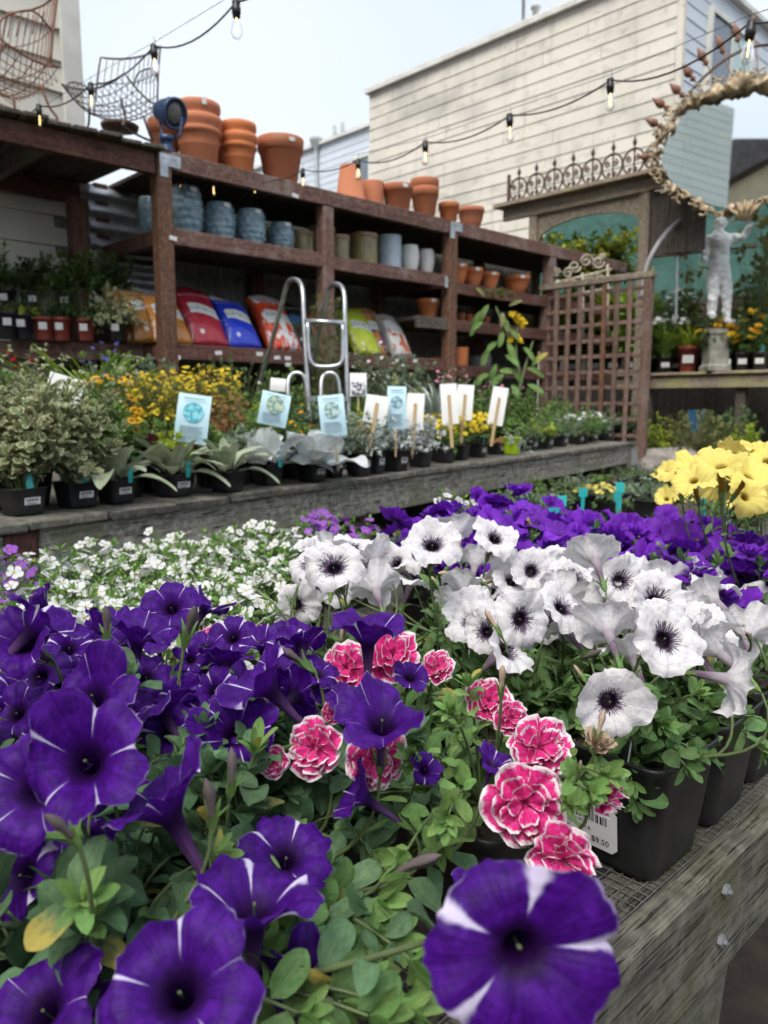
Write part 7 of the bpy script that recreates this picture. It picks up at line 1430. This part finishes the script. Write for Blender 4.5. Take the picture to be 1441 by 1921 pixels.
E_ = [('pel', 'wst'), ('wst', 'chs'), ('chs', 'shc'), ('shc', 'nck'), ('nck', 'chin'), ('chin', 'head'), ('head', 'top'), ('shc', 'lsh'), ('lsh', 'lel'), ('lel', 'lwr'), ('lwr', 'lha'), ('shc', 'rsh'), ('rsh', 'rel'), ('rel', 'rwr'), ('rwr', 'rha'), ('pel', 'lhip'), ('lhip', 'lkn'), ('lkn', 'lan'), ('lan', 'lft'), ('pel', 'rhip'), ('rhip', 'rkn'), ('rkn', 'ran'), ('ran', 'rft')]
names = list(J); me = bpy.data.meshes.new('figure'); me.from_pydata([tuple(J[k][0]) for k in names], [(names.index(a), names.index(b_)) for a, b_ in E_], []); me.update(); fg_ = link('figure', me, stt)
fg_.modifiers.new('Skin', 'SKIN'); md = fg_.modifiers['Skin']; md.use_smooth_shade = True
for i, k in enumerate(names): q = me.skin_vertices[0].data[i]; q.radius = (J[k][1] * 1.05,) * 2; q.use_root = (k == 'pel')
ss = fg_.modifiers.new('Subdivision', 'SUBSURF'); ss.levels = ss.render_levels = 3; tx = bpy.data.textures.new('folds', 'CLOUDS'); tx.noise_scale = .045; dm_ = fg_.modifiers.new('Displace', 'DISPLACE'); dm_.texture = tx; dm_.strength = .040; dm_.mid_level = .5
me.materials.append(PLASTER)
hn = MB()
for k in range(4): a = J['rha'][0]; hn.tube([a, a + Vector((-.012 + .014 * k, -.01, .03)), a + Vector((-.014 + .016 * k, -.035, .045 - .004 * abs(k - 1.5)))], [.010, .009, .006], 6)
hn.tube([J['rha'][0], J['rha'][0] + Vector((-.03, -.02, .0)), J['rha'][0] + Vector((-.04, -.03, .018))], [.011, .010, .007], 6); hn.build('hand', PLASTER, stt, True)
pd = MB().lathe([(.15, -.38), (.15, -.34), (.125, -.32), (.12, -.06), (.14, -.04), (.14, 0), (.001, 0)], 4, Matrix.Rotation(R(45), 4, 'Z')); pd.build('pedestal', plain('mossy_stone', (.34, .33, .29), (.20, .20, .16), 9, .9, .5, 30), stt)
MB().box(-.1, .1, -.1, .1, rz_ - float(base_p[2]), -.38).build('plinth', M['grey_wood_top'], stt)

# ================================================================ plants on and behind the right-hand bench
def rbpt(px, du=.12): p = at_u(px, 690, RBU + du); return np.array([p[0], p[1], rz_ + .002])
def rb_plant(name, label, px, wpx, ytop, lk, lm, ls, half, nsh, style='ball', fl=None, potm=None, hp=30, du=.12, lcap=20, low=.3, tagm=None, lab=True, group='plants on the back right bench'):
    p = rbpt(px, du); D = depth(p); pl = Plant(name, label, 'plant', p, group); pl.w = wpx / F * D; pl.h = hp / F * D; pot_part(pl.root, pl.w, pl.h, potm, True); pl.base = Vector((0, 0, pl.h * .86)); zt_ = max(pl.h + .05, float(at(px, ytop, D)[2]) - rz_); rad = half / F * D
    if style == 'ball': leafball(pl, nsh, lk, lm, ls, rad, pl.h + (zt_ - pl.h) * low, zt_, 8, .2)
    else: grass(pl, nsh, lm, zt_ - pl.h * .7, rad / (zt_ - pl.h * .5))
    if fl: flowers_on(pl, fl[0], fl[1], fl[2], fl[3], rad, pl.h + (zt_ - pl.h) * fl[4], zt_ + .02)
    if lab: label_part(pl, PAPER, pl.w * .5, pl.h * .3, pl.h * .5, pl.w * .49, math.atan2(p[1], p[0]) - R(90), False)
    if tagm: tag_part(pl, 0, -pl.w * .3, pl.h * .8, .04, .10, tagm, 0, -.1)
    pl.finish(lcap, 30)
rb_plant('potted_agapanthus', 'strap-leaved plant with white flower heads beside the trellis post', 1248, 30, 600, 'strap', 'grass', .1, 42, 50, 'grass', (26, 'five', 'bacopa', .03, .85))
rb_plant('potted_agapanthus', 'second white flowering plant, taller, nearer the statue', 1265, 30, 545, 'lance', 'mid', .09, 36, 22, 'ball', (30, 'five', 'bacopa', .028, .55), du=.4)
rb_plant('potted_grass', 'bright green grassy plant in the red pot', 1290, 38, 612, 'strap', 'lime', .1, 40, 60, 'grass', None, POT_RED, 48)
for k, (px, l) in enumerate(((1330, 'left of the statue foot'), (1362, 'under the statue'), (1392, 'right of the statue'), (1424, 'at the right picture edge'))): rb_plant('potted_rose', 'yellow flowering bush in a black pot ' + l, px, 30, 588 + 10 * (k % 2), 'ovate', 'mid' if k % 2 else 'fine', .05, 34, 28, 'ball', (9, 'double_violet', 'gold' if k % 2 else 'canary', .035, .3), None, 34, .10, 20, .2, TEAL)
rb_plant('potted_conifer', 'slim olive conifer left of the statue', 1290, 34, 455, 'needle', 'olive', .09, 26, 60, 'ball', None, None, 34, .45, 5, .05, None, False)
rb_plant('potted_conifer', 'broad dusky conifer right of the statue', 1418, 40, 405, 'needle', 'olive', .10, 48, 110, 'ball', None, None, 34, .40, 5, .05, None, False)
rb_plant('potted_conifer', 'bushy dusky conifer under the mirror at the right edge', 1440, 40, 470, 'needle', 'fine', .09, 42, 80, 'ball', None, None, 34, .25, 5, .05, None, False)
for k, (px, top, lm, l) in enumerate(((1035, 565, 'lime', 'leftmost'), (1075, 560, 'lime', 'second'), (1115, 570, 'gold', 'third'), (1150, 565, 'lime', 'fourth'), (1190, 570, 'grass', 'fifth'))): rb_plant('potted_hosta', '%s yellow-green leafy plant seen through the trellis' % l, px, 34, top, 'lance', lm, .17, 38, 64, 'ball', None, None, 34, .12, 20, .2)
for k, (px, top, lm, lk_, ls_, half, n_, l) in enumerate(((1245, 560, 'greyg', 'lance', .09, 34, 40, 'pale leafy shrub behind the white flowers'), (1310, 545, 'olive', 'lance', .08, 30, 40, 'dusty green shrub left of the statue legs'), (1380, 540, 'mid', 'ovate', .07, 32, 40, 'broad-leaved shrub right of the statue legs'), (1345, 598, 'fine', 'ovate', .05, 30, 34, 'low shrub in front of the statue pedestal'), (1405, 570, 'greyg', 'tiny', .06, 36, 50, 'pale shrub right of the statue'), (1220, 610, 'lime', 'lance', .08, 24, 24, 'lime shrub right behind the trellis post'))): rb_plant('potted_shrub', l, px, 30, top, lk_, lm, ls_, half, n_, 'ball', None, None, 30, .05 if k == 3 else .5, 10, .1, None, False)
# citrus in the arch
pt_ = at(1110, 520, 8.2); pl = Plant('citrus_tree', 'yellow-green citrus tree showing in the arbor arch', 'tree', np.array([pt_[0], pt_[1], .7])); pl.w = .3; pl.h = .3; pot_part(pl.root, .34, .32, None, True); pl.base = Vector((0, 0, .28)); ztop = float(at(1110, 440, 8.2)[2]) - .7; zlow = float(at(1110, 520, 8.2)[2]) - .7
pl.stem([pl.base, Vector((.02, 0, zlow * .6)), Vector((0, 0, zlow))], .03, .02, 7, True)
for k in range(110):
    a = BR.uniform(0, 6.28); r = .62 * math.sqrt(BR.random()); shoot(pl, Vector((0, 0, zlow * .85)), Vector((r * math.cos(a), r * math.sin(a) * .5, BR.uniform(zlow, ztop))), 'ovate', BR.choice(['lime', 'lime', 'gold', 'mid']), .12, 9, .006, .35)
pl.finish(60)
sg_ = thing('iron_gate_panel', 'cream scrolled iron panel standing behind the trellis top', 'iron panel', at(1105, 600, 7.0)); sgo = Vector(sg_.location); CI = plain('cream_iron', (.42, .38, .28), (.25, .2, .14), 20, .7, .2)
def gp(px, py): return Vector(at(px, py, 7.0)) - sgo
for a, b_ in (((1042, 531), (1148, 505)), ((1040, 560), (1148, 540))): MB().tube([gp(*a), gp(*b_)], .014, 6).build('rail', CI, sg_, True)
for px, y0, y1 in ((1046, 640, 525), (1093, 640, 512), (1140, 640, 496)): MB().tube([gp(px, y0), gp(px, y1)], .014, 6).build('upright', CI, sg_, True)
for cx, cy, rr_, sg2 in ((1066, 513, 11, 1), (1078, 500, 12, -1), (1100, 490, 13, 1), (1122, 492, 12, -1), (1105, 522, 8, 1), (1124, 517, 8, -1), (1062, 535, 8, 1), (1076, 530, 8, -1), (1043, 512, 9, 1), (1130, 482, 6, 1)): b = MB(); scroll(b, gp(cx, cy), rr_ / F * 7.0, 1.5, 0, sg2, (1, 0, 0), (0, 0, 1), .011); b.build('scroll', CI, sg_, True)
# below the bench: rock, dim shrubs, a blue pot
rk = thing('boulder', 'weathered grey driftwood-like boulder at the foot of the trellis', 'rock', np.array([*at(1258, 860, 6.5)[:2], .68])); b = MB(); b.grid(lambda a, c: Vector((math.cos(a * 6.2832) * math.sin(c * 3.14159) * .34, math.sin(a * 6.2832) * math.sin(c * 3.14159) * .22, math.cos(c * 3.14159) * .13 + .06)) * (1 + .22 * mnoise.noise(Vector((math.cos(a * 6.2832) * 2, math.sin(a * 6.2832) * 2, c * 4))) + .07 * mnoise.noise(Vector((math.cos(a * 6.2832) * 7, math.sin(a * 6.2832) * 7, c * 12)))), 40, 24, True); b.build('stone', plain('lichen_stone', (.30, .27, .24), (.17, .155, .14), 9, .95, .8, 30), rk, True)
def low_plant(label, px, py, D, lk, lm, ls, half, top, n):
    p = at(px, py, D); pl = Plant('potted_shrub', label, 'plant', np.array([p[0], p[1], ground_z(p[0], p[1])]), None); pl.w = .2; pl.h = .16; pot_part(pl.root, .2, .16, None, True); pl.base = Vector((0, 0, .14)); zt_ = float(at(px, top, D)[2]) - pl.o.z; leafball(pl, n, lk, lm, ls, half / F * D, .2, max(.3, zt_), 9, .2, droop=.1); pl.finish(10)
low_plant('dusky brown-green shrub below the right bench', 1310, 850, 6.6, 'needle', 'olive', .07, 70, 770, 110); low_plant('grey-green shrub below the bench at the right', 1370, 850, 6.6, 'needle', 'fine', .07, 50, 765, 70); low_plant('yellow-green shrub beside the trellis foot', 1232, 850, 6.7, 'lance', 'lime', .05, 30, 775, 40); low_plant('small bright lime plant under the bench at the right', 1395, 850, 6.3, 'ovate', 'lime', .06, 22, 785, 22)
bp = thing('glazed_pot', 'blue glazed pot in the gloom under the right bench', 'pot', np.array([*at(1308, 775, 7.6)[:2], .95])); vase(MB(), .10, .24).build('body', glaze('cobalt_glaze', (.03, .12, .28), (.06, .2, .36)), bp, True); MB().box(-.2, .2, -.15, .15, -.3, -.002).build('stand', M['dark_wood'], bp)
